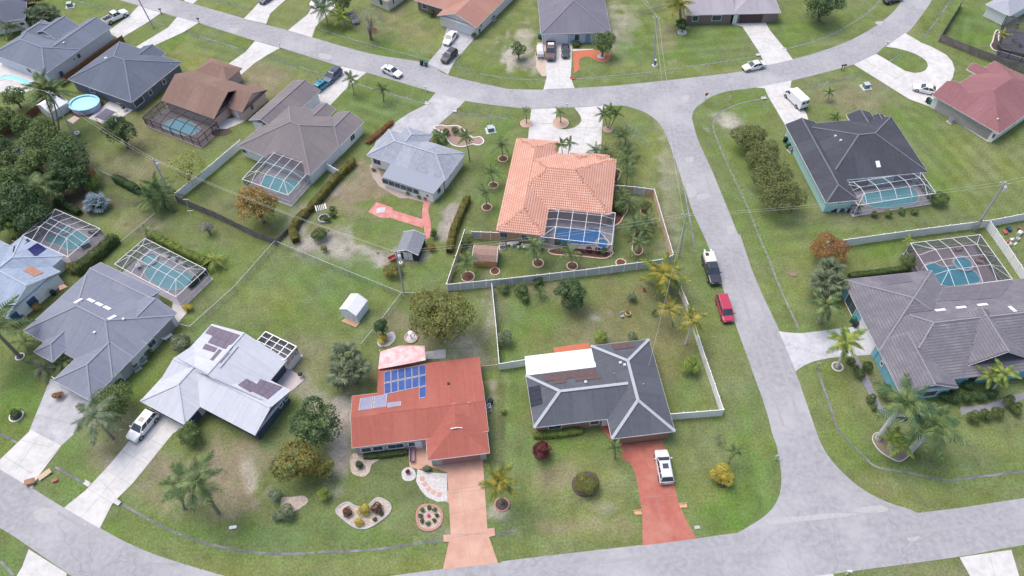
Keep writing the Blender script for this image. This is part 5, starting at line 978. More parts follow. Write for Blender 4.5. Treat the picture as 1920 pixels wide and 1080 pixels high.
# ---------------------------------------------------------------- vegetation
LM = {
 'olive': leafmat('leaf_olive', (.106,.125,.035), (.200,.206,.056), (.262,.237,.075)), 'deep': leafmat('leaf_deep', (.038,.080,.033), (.084,.136,.055), (.123,.178,.069)), 'mid': leafmat('leaf_mid', (.069,.119,.040), (.137,.193,.065), (.200,.237,.087)),
 'orangetip': leafmat('leaf_orangetip', (.096,.125,.034), (.215,.204,.051), (.407,.215,.056)), 'rust': leafmat('leaf_rust', (.232,.158,.053), (.379,.232,.079), (.168,.179,.053)), 'lime': leafmat('leaf_lime', (.233,.269,.067), (.323,.341,.116), (.377,.377,.161)),
 'bushrow': leafmat('leaf_bushrow', (.094,.125,.044), (.187,.206,.075), (.250,.250,.100)), 'redorange': leafmat('leaf_redorange', (.264,.112,.045), (.345,.172,.071), (.142,.142,.051)), 'burg': leafmat('leaf_burgundy', (.071,.014,.020), (.162,.030,.041), (.203,.051,.061)),
 'yellow': leafmat('leaf_yellow', (.390,.335,.055), (.530,.429,.078), (.179,.197,.044)), 'grey': leafmat('leaf_grey', (.172,.180,.163), (.257,.257,.232)), 'silver': leafmat('leaf_silver', (.195,.273,.312), (.332,.410,.448), (.410,.468,.488)), 'palm': leafmat('leaf_palm', (.077,.129,.051), (.161,.219,.090), (.257,.283,.129)),
 'royal': leafmat('leaf_royal', (.069,.125,.056), (.150,.225,.087), (.250,.300,.112)), 'coco': leafmat('leaf_coco', (.126,.168,.037), (.285,.274,.063), (.421,.316,.063)), 'bright': leafmat('leaf_bright', (.132,.203,.041), (.254,.324,.076), (.345,.365,.101)), 'dusty': leafmat('leaf_dusty', (.113,.158,.090), (.204,.243,.147), (.271,.294,.192)),
 'hedge': leafmat('leaf_hedge', (.053,.093,.029), (.119,.165,.053), (.186,.199,.066)), 'hedgey': leafmat('leaf_hedge_olive', (.117,.129,.035), (.234,.222,.065), (.351,.257,.070)), 'pink': leafmat('leaf_pink', (.343,.172,.257), (.429,.275,.360), (.086,.103,.043)), 'dkpurple': leafmat('leaf_purple', (.091,.051,.045), (.162,.091,.071))}
M_BARK = mat('bark', (.2,.165,.135), (.13,.105,.085), sc=6, rough=.95, bump=.4); M_PTRUNK = mat('palm_trunk', (.30,.26,.22), (.2,.17,.14), sc=5, rough=.95, bump=.3); M_RTRUNK = mat('royal_trunk', (.62,.6,.58), (.52,.5,.48), sc=3, rough=.85); M_SHAFT = mat('crownshaft', (.2,.3,.08), (.15,.24,.06), sc=3, rough=.6)
def leafmesh(name, pos, nrm, size, m, aspect=.6):
    n = len(pos); nrm = nrm/np.maximum(np.linalg.norm(nrm, axis=1, keepdims=True), 1e-6); t = RNG.normal(size=(n, 3)); t -= nrm*np.sum(t*nrm, 1, keepdims=True); t /= np.linalg.norm(t, axis=1, keepdims=True); b = np.cross(nrm, t)
    s = size[:, None]*.5; v = np.stack([pos-t*s, pos+b*s*aspect-nrm*s*.15, pos+t*s, pos-b*s*aspect-nrm*s*.15], 1).reshape(-1, 3)
    me = bpy.data.meshes.new(name); me.vertices.add(4*n); me.vertices.foreach_set('co', v.astype(np.float32).ravel()); me.loops.add(4*n); me.loops.foreach_set('vertex_index', np.arange(4*n, dtype=np.int32)); me.polygons.add(n); me.polygons.foreach_set('loop_start', np.arange(0, 4*n, 4, dtype=np.int32)); me.update(calc_edges=True); me.materials.append(m); return me
def crown(r, rz, leaf, dens=1.0, nb=None, spread=.64, seed=None):
    nb = nb or int(10+r*4); C = []; R = []
    for i in range(nb):
        d = RNG.normal(size=3); d /= np.linalg.norm(d); d[2] = d[2]*.9+.12; k = RNG.uniform(.25, 1)**.6*spread; C.append(d*np.array([r, r, rz])*k/.62*.62); R.append(RNG.uniform(.22, .5)*r*(1.05-.3*k))
    C = np.array(C); R = np.array(R); n = int(4*math.pi*r*r*.9/(leaf*leaf*.5)*1.7*dens); pb = R*R/np.sum(R*R); w = RNG.choice(nb, n, p=pb); d = RNG.normal(size=(n, 3)); d /= np.linalg.norm(d, axis=1, keepdims=True)
    d[:, 2] = np.where(d[:, 2] < -.35, -d[:, 2], d[:, 2]); pos = C[w]+d*(R[w]*RNG.uniform(.72, 1.06, n))[:, None]*np.array([1, 1, rz/r])
    keep = np.ones(n, bool)
    for i in range(nb): q = (pos-C[i])/np.array([1, 1, rz/r]); keep &= ~((np.sum(q*q, 1) < (R[i]*.66)**2) & (w != i))
    return pos[keep], (d+RNG.normal(size=(n, 3))*.45+np.array([0, 0, .35]))[keep], RNG.uniform(.7, 1.3, keep.sum())*leaf, C
def tree(label, cx, cy, rpx, lm, name='tree', cat='tree', hr=.8, trunk=1.3, leaf=.3, dens=1.0, group=None, nb=None, spread=.64):
    P = G(cx, cy, 2.5); r = 1.2*rpx/pxm(P); rz = r*hr; zc = trunk+rz*.8; P = G(cx, cy, zc); r = 1.2*rpx/pxm(P); rz = r*hr; o = thing(name, label, cat, (P.x, P.y, 0), group)
    pos, nr, sz, C = crown(r, rz, leaf, dens, nb, spread); pos = pos+np.array([0, 0, zc]); k = pos[:, 2] > .08; link('crown', leafmesh('crown', pos[k], nr[k], sz[k], LM[lm]), o)
    t = MB(); tr = .05+r*.055; t.tube([(0, 0, -.05), (.04, .02, trunk*.6), (0, 0, zc-rz*.35)], [tr*1.25, tr, tr*.7], 7)
    for c in C[:7]: t.tube([(0, 0, trunk*.75), (c[0]*.5, c[1]*.5, zc*.5+trunk*.3+c[2]*.3), (c[0], c[1], zc+c[2])], [tr*.6, tr*.4, tr*.15], 5)
    t.build('trunk', M_BARK, o, True); return o
def shrub(label, cx, cy, rpx, lm, name='shrub', cat='shrub', hr=.75, leaf=.16, group=None, dens=1.0, spread=.5):
    P = G(cx, cy, .5); r = max(.25, 1.32*rpx/pxm(P)); rz = r*hr; zc = rz*.85; P = G(cx, cy, zc); o = thing(name, label, cat, (P.x, P.y, 0), group); pos, nr, sz, C = crown(r, rz, min(leaf, r*.35), dens, None, spread); pos = pos+np.array([0, 0, zc]); k = pos[:, 2] > .03
    link('foliage', leafmesh('foliage', pos[k], nr[k], sz[k], LM[lm]), o); m = MB()
    for c in C[:4]: m.tube([(0, 0, -.05), (c[0]*.6, c[1]*.6, zc*.8)], [.035, .02], 4)
    m.build('stems', M_BARK, o, True); return o
def hedge(label, pts, w, h, lm, leaf=.14, name='hedge', round_=.35):
    P = resamp(GP(pts), .5); o = thing(name, label, 'hedge', P[0]); prof = [(-.5, 0), (-.52, .55), (-.42, .9), (-.2, 1), (.2, 1), (.42, .9), (.52, .55), (.5, 0)]; vs = []; n = len(prof); pos = []; nrm = []
    for i, p in enumerate(P):
        d = (P[min(i+1, len(P)-1)]-P[max(i-1, 0)]).normalized(); nr = Vector((-d.y, d.x, 0)); e = min(i, len(P)-1-i); k = .8 if e == 0 else 1.0; ww = w*k*random.uniform(.92, 1.08); hh = h*(.9 if e == 0 else 1)*random.uniform(.94, 1.06)
        for a, b in prof:
            vs.append(p+nr*(a*ww*.92)+Vector((0, 0, b*hh*.95)))
        for _ in range(int(.5*(w+2*h)/(leaf*leaf*.5)*2.0)):
            j = random.random()*(n-1); a = int(j); f = j-a; x = prof[a][0]*(1-f)+prof[a+1][0]*f; z = prof[a][1]*(1-f)+prof[a+1][1]*f; q = p+d*random.uniform(-.28, .28)+nr*x*ww+Vector((0, 0, z*hh)); pos.append(q); v = nr*x*1.6+Vector((0, 0, max(.1, z-.3)*1.2)); nrm.append(v)
    fs = [(i*n+j, i*n+j+1, (i+1)*n+j+1, (i+1)*n+j) for i in range(len(P)-1) for j in range(n-1)]+[tuple(range(n)), tuple((len(P)-1)*n+j for j in range(n))[::-1]]
    MB().add(vs, fs).build('branches', mat('hedge_core', (.06,.075,.03), (.045,.055,.025), sc=6), o); pos = np.array([tuple(q-P[0]) for q in pos]); nrm = np.array([tuple(v) for v in nrm])+RNG.normal(size=(len(nrm), 3))*.35
    k = pos[:, 2] > .02; link('foliage', leafmesh('foliage', pos[k], nrm[k], RNG.uniform(.7, 1.3, k.sum())*leaf, LM[lm]), o); return o
# palms: three shared frond meshes per leaf kind
FR = {}
def frond_geo(kind, v):
    rnd = random.Random(hash((kind, v)) % 1000 if False else v*7+len(kind)); mb = MB()
    if kind == 'fan':
        mb.tube([(0, 0, 0), (.28, 0, .03), (.5, 0, .02)], [.012, .01, .008], 3, False)
        for i in range(13):
            a = -1.9+3.8*i/12; l = .5*(1-.12*abs(a)/1.9)*rnd.uniform(.9, 1.05); c = Vector((.5, 0, .02)); t = c+Vector((math.cos(a)*l, math.sin(a)*l, -.10-.12*rnd.random())); md = c+(t-c)*.55+Vector((0, 0, .05)); pn = Vector((-math.sin(a), math.cos(a), 0))*.055; mb.add([c, md-pn, t, md+pn], [(0,1,2,3)])
        return mb
    arch = {'royal': (.28, .85), 'coco': (.22, .62), 'date': (.35, .95)}[kind]; wid = {'royal': .27, 'coco': .24, 'date': .2}[kind]; n = 15 if kind != 'date' else 12
    z = lambda x: arch[0]*x-arch[1]*x*x*.8
    sw = rnd.uniform(-.1, .1); mb.tube([(x, sw*x*x, z(x)) for x in (0, .25, .5, .75, 1.0)], [.02, .014, .01, .007, .003], 3, False)
    for i in range(n):
        x = .12+.86*i/(n-1); l = wid*math.sin(math.pi*(.18+.74*x))**.8*rnd.uniform(.85, 1.1); w = .028 if kind != 'coco' else .034
        for s in (-1, 1):
            b = Vector((x, sw*x*x, z(x))); t = b+Vector((.10+.05*x, s*l, -l*({'royal': .75, 'coco': .55, 'date': .35}[kind])*rnd.uniform(.7, 1.2))); md = b+(t-b)*.5+Vector((0, 0, .03)); mb.add([b-Vector((w, 0, 0)), md-Vector((w, 0, 0)), t, md+Vector((w, 0, 0)), b+Vector((w, 0, 0))], [(0,1,2,3,4)])
    return mb
def frond(kind, lm, v):
    k = (kind, lm, v)
    if k not in FR:
        mb = frond_geo(kind, v); me = bpy.data.meshes.new('frond'); me.from_pydata(mb.v, [], mb.f); me.materials.append(LM[lm]); me.update(); FR[k] = me
    return FR[k]
def palm(label, base, top, Lpx, n=11, kind='coco', lm='palm', name='palm_tree', tr=.13, tm=None, shaft=False, group=None, joined=False, h=None, up=(75, -25)):
    B = G(*base); hh = h or max(.4, hgt(base, top)); T = G(top[0], top[1], hh); L = Lpx/pxm(T); o = thing(name, label, 'palm', B, group); tm = tm or M_PTRUNK; D = T-B
    if shaft: MB().tube([(0, 0, -.05), D*.12, D*.5, D*.82, D], [tr*1.35, tr*1.2, tr*1.25, tr, tr*.9], 9).build('trunk', tm, o, True); MB().tube([D, D*1.0+Vector((0, 0, L*.22))], [tr*.75, tr*.45], 8).build('crownshaft', M_SHAFT, o, True); D = D+Vector((0, 0, L*.2))
    else: MB().tube([(0, 0, -.05), D*.4+Vector((.02*D.z, 0, 0)), D], [tr*1.25, tr, tr*.85], 7).build('trunk', tm, o, True)
    J = MB(); a0 = random.random()*6.28
    for i in range(n):
        az = a0+i*2.39996+random.uniform(-.2, .2); t = (i+.5)/n; el = math.radians(up[0]+(up[1]-up[0])*t**.8+random.uniform(-8, 8)); sc = L*random.uniform(.88, 1.08)*(1.05 if t > .25 else .85); v = i % 3; rot = Matrix.Rotation(az, 4, 'Z') @ Matrix.Rotation(-el, 4, 'Y')
        if joined:
            g = frond(kind, lm, v); vs = [D+(rot @ (q.co*sc)) for q in g.vertices]; J.add(vs, [tuple(p.vertices) for p in g.polygons])
        else:
            f = link('frond', frond(kind, lm, v), o, D); f.rotation_euler = rot.to_euler(); f.scale = (sc, sc, sc)
    if joined: J.build('crown', LM[lm], o, True)
    return o
def ring(label, x, y, r, m=None, em=None, group=None, name='planting_ring'):
    c = G(x, y); o = thing(name, label, 'flower bed', (c.x, c.y, 0), group); n = 20; ci = lambda R: [(R*math.cos(6.2832*i/n), R*math.sin(6.2832*i/n)) for i in range(n)]
    MB().ring(ci(r), ci(r-.17), -.05, .12).build('edging', em or M_EDGE, o, True); MB().prism(ci(r-.165), -.05, .055).build('mulch', m or M_MULCH, o, True); return o
def bed(label, poly, m, em=None, ew=.2, z=.07, smooth=True, name='garden_bed'):
    P = GP(smoothpoly(poly, True, 5) if smooth else poly); c = sum(P, Vector())/len(P); o = thing(name, label, 'flower bed', (c.x, c.y, 0)); MB().prism(P, -.05, z).build('bed_fill', m, o)
    if em: q = offpoly(P, ew); MB().ring([(a.x, a.y) for a in q], [(a.x, a.y) for a in P], -.05, z+.07).build('edging', em, o)
    return o
ORD = ('first','second','third','fourth','fifth','sixth','seventh','eighth','ninth','tenth','eleventh','twelfth','thirteenth','fourteenth')
# --- trees
for a in (('large round olive green tree behind the red roofed house',825,588,60,'olive','tree','tree',.72,2.0,.34),
 ('dark green tree between the pale and red roofed houses',592,786,50,'deep','tree','tree',.75,2.2,.32), ('olive tree with orange tips in front of dark green tree',556,866,44,'orangetip','tree','tree',.7,1.6,.3), ('small olive tree with orange tips beside bare sandy strip',607,878,22,'orangetip','tree','tree',.7,1.4,.28),
 ('round orange brown tree in front of white pool cage',482,385,39,'rust','tree','tree',.85,1.2,.3), ('dark round tree beside the slate blue house patio',224,247,32,'deep','tree','tree',.9,1.0,.3),
 ('tall mid green tree beside weathered wire fence',78,258,38,'mid','tree','tree',.85,1.5,.4), ('bushy dark tree above blue grey shrub',128,300,42,'deep','tree','tree',.8,1.5,.42), ('light green tree leaning over the dark thicket',112,275,30,'mid','tree','tree',.85,2.0,.38), ('dense dark tree left of feathery palm',35,375,44,'deep','tree','tree',.85,1.5,.42), ('dark thicket tree behind the ice blue roofed house',62,402,34,'deep','tree','tree',.8,1.2,.4), ('mid green tree over pink blossoms',28,335,34,'mid','tree','tree',.8,1.4,.38), ('green tree standing left of the tyre ring pole',50,240,28,'mid','tree','tree',.9,1.2,.38), ('shadowy tree behind flowering shrubs',140,330,30,'deep','tree','tree',.8,1.2,.38), ('ragged tree at the brown wooden fence end',10,225,26,'mid','tree','tree',.9,1.0,.36), ('dark leafy tree beside the brown wooden fence',5,280,28,'deep','tree','tree',.9,1.2,.36),('green tree beside open pool deck',25,180,22,'mid','tree','tree',.8,1.0,.34),
 ('leafy tree between blue grey shrub and feathery palm',62,300,34,'mid','tree','tree',.8,1.4,.4), ('low leafy tree at far left lawn edge',8,312,30,'mid','tree','tree',.8,1.2,.38), ('thick tree right of the feathery palm',108,345,26,'deep','tree','tree',.8,1.0,.36), ('dark bushy tree behind ice blue roof corner',12,408,32,'deep','tree','tree',.8,1.0,.38),
 ('dense conical dark tree on the charcoal house back lawn',1068,553,32,'deep','tree','tree',1.15,.3,.26), ('very dark broad tree on far corner lawn',1545,6,38,'deep','tree','tree',.75,1.0,.36), ('round green tree growing in the red brick patio',1131,80,23,'mid','tree','tree',.85,1.2,.28), ('small mid green tree beside bare sandy driveway edge',972,93,15,'mid','tree','tree',.85,.9,.26), ('round dark topiary tree above yellow shrub bed',714,613,18,'deep','tree','tree',.7,1.3,.18), ('leafy green tree at top of far driveway',640,2,22,'mid','tree','tree',.8,1.2,.32), ('dark shrub tree behind shed and red path',813,438,9,'hedge','tree','tree',1.0,.2,.18)): tree(*a)
tree('sparse lime green tree beside the white vinyl fence', 345, 314, 40, 'lime', hr=.75, trunk=1.5, leaf=.26, dens=.33); tree('leafless grey tree in far front lawn ring', 690, 42, 36, 'grey', hr=.75, trunk=1.2, leaf=.13, dens=.16); tree('pale grey bush tree on lawn beside chain link fence', 388, 428, 14, 'grey', hr=.9, trunk=.5, leaf=.18, dens=.5)
for (x, y, r), t in zip(((1405,258,33),(1430,291,34),(1446,327,37),(1463,364,44)), ('nearest the van driveway','second from the van driveway','third from the van driveway','nearest the power lines')): tree('olive green bush of four in a row beside mint house, '+t, x, y, r, 'bushrow', 'bush_tree', 'tree', .72, .7, .28, 1.1, 'bush row beside mint house')
# --- shrubs
for a in (('red orange bush at the white vinyl fence end',1556,470,34,'redorange','shrub','shrub',.8,.22), ('large leafy shrub beside the two tone driveway',208,752,40,'mid','shrub','shrub',.75,.26), ('round olive shrub in dark mulch on charcoal house lawn',1098,908,25,'olive','shrub','shrub',.7,.16), ('burgundy round shrub below the yellow green hedge',1018,846,20,'burg','shrub','shrub',.8,.14), ('bright yellow shrub under small palm on corner lawn',1357,892,24,'yellow','shrub','shrub',.7,.15), ('leafy green shrub beside pale roofed house entry',357,814,25,'mid','shrub','shrub',.8,.2),
 ('clipped oval shrub in gravel of silver roofed house',602,437,17,'hedge','shrub','shrub',.6,.12), ('small round olive shrub by chain link corner',608,464,8,'hedgey','shrub','shrub',1.0,.12), ('olive shrub beside utility pole and red wheelbarrow',735,507,18,'hedgey','shrub','shrub',.6,.16), ('small rust red shrub right of the grey shed',810,464,8,'redorange','shrub','shrub',.9,.12), ('dark round clipped shrub with arbour chair',612,411,7,'hedge','shrub','shrub',.8,.1), ('dark clipped shrub beside arbour chair tub',622,392,7,'hedge','shrub','shrub',.8,.1), ('dark clipped shrub at curved gravel edge',625,402,7,'hedge','shrub','shrub',.8,.1),
 ('bright yellow shrub at patio corner of blue house',351,577,9,'yellow','shrub','shrub',.9,.13), ('lime shrub behind the charcoal roof',1126,632,14,'bright','shrub','shrub',.8,.16), ('bright green shrub inside white fenced lawn',1298,686,19,'bright','shrub','shrub',.8,.17), ('small lime sapling on red house front lawn',608,928,13,'bright','shrub','shrub',.9,.16), ('pale tufted shrub on back lawn near rust fence',1185,557,9,'dusty','shrub','shrub',1.0,.14), ('yellow shrub below the round topiary tree',719,635,12,'yellow','shrub','shrub',.6,.13), ('shrub of pink blossoms below dark trees',6,342,12,'pink','shrub','shrub',.8,.14), ('flowering red and green shrub by short fence',160,330,20,'redorange','shrub','shrub',.8,.2), ('bright green shrub below flowering red bush',170,343,18,'bright','shrub','shrub',.8,.2), ('blue grey shrub at far left lawn',38,293,14,'silver','shrub','shrub',.9,.2),
 ('dry tan grass shrub left of pale solar roof',340,642,20,'dusty','shrub','shrub',.7,.2), ('dark shrub beside air conditioner of blue house',224,717,10,'deep','shrub','shrub',.9,.16), ('shrub against side wall of blue house',279,661,9,'mid','shrub','shrub',.9,.15), ('olive orange shrub at hedge end by ice blue roof',135,502,13,'orangetip','shrub','shrub',.8,.16), ('rust shrub against navy shuttered wall',68,575,9,'rust','shrub','shrub',.9,.14), ('burgundy shrub at wall corner of ice blue house',28,610,6,'burg','shrub','shrub',.9,.12), ('dark low shrub in white edged bed on left lawn',30,776,12,'deep','shrub','shrub',.7,.15), ('red leaved shrub beside two tone driveway top',108,742,10,'redorange','shrub','shrub',.8,.14),
 ('shrub below powder blue front window',1080,82,9,'hedge','shrub','shrub',.5,.14), ('dark shrub by brick ranch garage corner',1434,28,11,'deep','shrub','shrub',.8,.18), ('shrub below brick house windows',808,26,7,'deep','shrub','shrub',.9,.14), ('round shrub at white garage corner',889,66,6,'deep','shrub','shrub',.9,.13), ('dark green plant beside tan shed fence',876,450,14,'mid','shrub','shrub',.9,.18), ('round shrub in ringed bed inside tan fence',1210,385,13,'bushrow','shrub','shrub',.8,.13), ('shrub at right corner of mint pool cage',1762,372,17,'mid','shrub','shrub',.8,.18), ('dark bush beside large white pool cage',1702,488,16,'hedge','shrub','shrub',1.0,.18), ('low shrub on tile house wall corner',1160,385,14,'palm','shrub','shrub',.8,.16), ('leafy shrub at far side of tile house',1160,346,9,'mid','shrub','shrub',.8,.14),
 ('purple brown shrub in heart shaped bed',653,958,11,'dkpurple','shrub','shrub',.7,.13), ('brown leaved shrub beside driftwood bed edge',706,952,12,'dkpurple','shrub','shrub',.7,.13), ('yellow shrub in middle of heart shaped bed',683,957,13,'yellow','shrub','shrub',.7,.12), ('yellow shrub at front of heart shaped bed',672,980,9,'yellow','shrub','shrub',.7,.12), ('small dark round shrub in heart shaped bed',703,973,5,'deep','shrub','shrub',.8,.1), ('second small dark shrub near heart bed tip',715,963,5,'deep','shrub','shrub',.8,.1), ('dusty green shrub on left of gravel strip bed',515,928,14,'dusty','shrub','shrub',.9,.18), ('spiky dusty shrub beside gravel strip bed',540,958,17,'dusty','shrub','shrub',.8,.18), ('dusty low shrub in front of gravel strip bed',522,968,12,'dusty','shrub','shrub',.8,.18), ('silver foliage plant beside garage walk corner',800,878,9,'dusty','shrub','shrub',.7,.12), ('small dark shrub by red house bins',945,770,7,'bright','shrub','shrub',.9,.12), ('dark plants along back fence of charcoal lot',975,545,16,'mid','shrub','shrub',.8,.18), ('leafy plants at back fence beside yellow flower',945,540,12,'palm','shrub','shrub',.8,.18), ('dark fern below back fence',1010,530,12,'deep','shrub','shrub',.6,.16), ('young shrub on charcoal back lawn',985,562,9,'mid','shrub','shrub',.9,.14), ('small dark shrub beside leaning dracaena',1227,587,6,'deep','shrub','shrub',1.0,.12), ('grey low bush behind the charcoal roof',1186,632,11,'dusty','shrub','shrub',.5,.14), ('straggly grey shrub on white fence line',948,635,16,'dusty','shrub','shrub',1.0,.15)): shrub(*a)
for i, (x, y, r) in enumerate(((1594,676,9),(1606,690,7),(1613,700,11),(1626,686,12),(1633,747,11),(1640,764,8),(1660,735,15))): shrub(ORD[i]+' clipped dark shrub from paver driveway along teal house walk', x, y, r, 'hedge', leaf=.14, group='shrubs along teal house walk')
for i, (x, y) in enumerate(((1826,782),(1848,778),(1870,774),(1893,752),(1906,765))): shrub(ORD[i]+' cubed clipped shrub from royal palms before teal house', x, y, 13, 'hedge', leaf=.14, hr=.85, group='cubed shrubs before teal house')
for i, (x, y) in enumerate(((1772,742),(1788,728),(1790,747),(1812,745),(1815,718),(1835,742),(1858,736))): shrub(ORD[i]+' dark shrub from small front gable under teal house eaves', x, y, 13, 'deep', leaf=.16, group='shrubs under teal house eaves')
for i in range(8): a = 6.2832*i/8; p = G(804,968)+Vector((1.05*math.cos(a), 1.05*math.sin(a), 0)); o = shrub('tiny clipped ball in the round red brick bed', 804, 968, 5, 'hedge', leaf=.08, group='clipped balls in round bed'); o.location = (p.x, p.y, .06)
for i, (x, y) in enumerate(((1120,470),(1103,468),(1088,472))): shrub(ORD[i]+' crimson cordyline from the spa below tile house cage', x, y, 7, 'burg', leaf=.14, group='cordylines below pool cage')
for i, (x, y) in enumerate(((1133,470),(1060,458),(1045,452))): shrub(ORD[i]+' green fern from the spa below tile house cage', x, y, 8, 'palm', leaf=.15, group='ferns below pool cage')
for i, (x, y) in enumerate(((1640,402),(1665,401),(1690,396),(1715,396))): shrub(ORD[i]+' scruffy low shrub from cage door along mint pool cage', x, y, 8, 'mid', leaf=.14, group='shrubs along mint cage')
for i, (x, y) in enumerate(((835,248),(853,244))): shrub(('first','second')[i]+' clipped dome shrub from driveway in white edged bed', x, y, 8, 'hedge', leaf=.12, group='dome shrubs in island bed')
for i, (x, y) in enumerate(((798,372),(785,369),(765,362),(745,352),(727,322),(700,318))): shrub(ORD[i]+' little shrub from red brick walk in sandy sunroom bed', x, y, 4.5, 'olive', leaf=.1, group='shrubs under sunroom windows')
for i, (x, y) in enumerate(((1000,775),(998,745),(996,715))): shrub(ORD[i]+' reddish plant from front hedge along charcoal house wall', x, y, 7, 'redorange', leaf=.14, group='plants along charcoal house wall')
# --- hedges
hedge('long clipped olive hedge left of silver roofed house', [(664,308),(640,330),(612,362),(581,398)], 1.3, 1.5, 'hedgey'); hedge('curved clipped hedge end by wooden fence corner', [(576,402),(558,420),(550,437),(556,455)], 1.3, 1.5, 'hedgey'); hedge('tall olive hedge between silver and tile houses', [(877,376),(862,410),(850,440),(843,474)], 1.2, 1.5, 'hedgey')
hedge('dark clipped hedge beside ice blue house pool cage', [(220,452),(195,476),(165,500),(145,516)], 1.8, 1.9, 'hedge', .17); hedge('light green hedge behind long ribbed pool cage', [(290,446),(320,462),(350,478),(390,496)], 1.3, 1.5, 'bright', .17); hedge('dark hedge behind the short chain link fence', [(220,340),(240,350),(262,362)], 1.3, 1.7, 'deep', .17)
hedge('yellow green hedge under charcoal house front windows', [(1003,819),(1045,816),(1087,811)], 1.0, 1.0, 'bright', .15); hedge('dark low hedge under red house front windows', [(686,858),(720,855),(760,850)], .8, .8, 'hedge', .12); hedge('dark hedge behind teal house roof edge', [(1592,522),(1640,516),(1700,508)], 1.0, 1.2, 'hedge', .15); hedge('shadowed hedge against the ribbed pool cage end', [(388,508),(372,525),(358,540)], .8, 1.0, 'deep', .15)
hedge('low brown hedge beside silver house grey driveway', [(735,232),(715,250),(690,270)], .9, .9, 'redorange', .14); hedge('low dark hedge behind ice blue pool cage', [(108,382),(130,390),(150,402)], 1.2, 1.2, 'deep', .16)
# --- palms
M_WT = M_RTRUNK
palm('royal palm with stout white trunk leaning over walkway', (1646,822), (1692,760), 52, 13, 'royal', 'royal', tr=.33, tm=M_WT, shaft=True, up=(80, -20)); palm('royal palm with stout white trunk on teal house lawn', (1707,845), (1748,802), 54, 14, 'royal', 'royal', tr=.33, tm=M_WT, shaft=True, up=(80, -25))
for i, (b, t) in enumerate((((1669,849),(1674,818)),((1672,851),(1692,834)))): palm(('upright','leaning')[i]+' short palm between the two royal palms', b, t, 26, 9, 'coco', 'bright', tr=.1, tm=M_WT, group='short palms between royal palms', joined=True)
palm('young coconut palm on ringed bed at paver driveway', (1570,688), (1586,640), 36, 12, 'coco', 'bright', tr=.2, tm=M_WT); palm('coconut palm beside teal house screened entry', (1537,606), (1548,570), 36, 12, 'coco', 'palm', tr=.17); 
for i, (b, t) in enumerate((((1850,738),(1858,704)),((1856,738),(1882,698)))): palm(('upright','leaning')[i]+' bright palm before teal house gable', b, t, 26, 10, 'coco', 'bright', tr=.13, tm=M_WT, group='bright palms before teal gable')
palm('coconut palm leaning over rust stained vinyl fence', (1285,645), (1297,600), 30, 10, 'coco', 'coco', tr=.14, tm=M_WT); palm('spiky palm inside rust stained vinyl fence', (1262,612), (1254,580), 30, 12, 'date', 'coco', tr=.1); palm('yellowing coconut palm at the back fence corner', (1258,548), (1245,512), 44, 15, 'coco', 'coco', tr=.18, up=(70, -40))
palm('bright coconut palm right of peach driveway', (940,942), (936,902), 34, 14, 'coco', 'coco', tr=.25, up=(80, -20)); palm('wind blown royal palm on sandy front lawn', (410,962), (372,906), 52, 15, 'royal', 'palm', tr=.2, shaft=True, up=(60, -35)); palm('second royal palm crown left of sandy lawn palm', (345,955), (332,905), 36, 9, 'royal', 'palm', tr=.15, up=(50, -40))
palm('royal palm at left lawn edge with bare grey trunk', (38,670), (-8,622), 60, 11, 'royal', 'palm', tr=.22, shaft=True); palm('drooping palm beside two tone driveway', (212,822), (180,785), 44, 12, 'royal', 'dusty', tr=.15, shaft=True, up=(60, -40)); palm('palm clump at blue grey house corner', (70,705), (82,690), 34, 12, 'date', 'dusty', tr=.15); palm('palm beside blue grey house entry', (128,690), (118,678), 24, 11, 'date', 'palm', tr=.1); palm('palm beside garage of blue grey house', (50,655), (48,640), 24, 11, 'date', 'palm', tr=.1)
for i, (x, y, r) in enumerate(((650,668,34),(640,700,34),(668,690,30))): palm('fan palm of cluster between pale and red houses, '+('tallest','nearest pale house','nearest red house')[i], (x, y+28), (x, y), r, 18, 'fan', 'dusty', tr=.2, group='fan palm cluster by red house', up=(85, -35))
for i, (x, y, r) in enumerate(((1556,505,30),(1545,528,30),(1570,530,24))): palm('fan palm of cluster by teal house, '+('nearest red orange bush','nearest side street','nearest teal roof')[i], (x, y+28), (x, y), r, 18, 'fan', 'dusty', tr=.2, group='fan palm cluster by teal house', up=(85, -35))
palm('silver fan palm on lawn beside chain link fence', (181,392), (180,384), 26, 20, 'fan', 'silver', tr=.2, up=(85, -5)); palm('feathery palm over the dark thicket', (97,388), (70,348), 42, 16, 'royal', 'palm', tr=.15, up=(70, -40)); 
for i, (x, y) in enumerate(((292,352),(305,372),(283,372))): palm('dense dark palm in clump, '+('nearest utility pole','nearest wooden fence','nearest silver palm')[i], (x+3, y+18), (x, y), 32, 14, 'date', 'deep', tr=.15, group='dense palm clump by pole', up=(80, -20))
palm('shrubby palm at ribbed pool cage corner', (402,500), (400,487), 24, 14, 'date', 'bright', tr=.12); palm('small palm beside ribbed pool cage start', (275,446), (275,434), 18, 12, 'date', 'palm', tr=.1); palm('small palm at left edge near ice blue house', (24,444), (6,418), 28, 11, 'royal', 'bright', tr=.1); palm('small dark palm by open pool fence', (4,240), (2,222), 22, 10, 'date', 'deep', tr=.1)
for i, (b, t) in enumerate((((107,250),(78,165)),((112,250),(96,172)))): palm(('taller','shorter')[i]+' of two thin coconut palms beside white gable shed', b, t, 38, 12, 'coco', 'palm', tr=.14, group='tall coconut palms by shed')
for i, (b, t, r) in enumerate((((72,50),(78,30),26),((90,48),(95,28),22),((60,45),(60,28),20))): palm(('largest','grassy side','wall side')[i]+' fan palm in cluster behind grey blue house', b, t, r, 16, 'fan', 'dusty', tr=.18, group='fan palms behind grey blue house', joined=True)
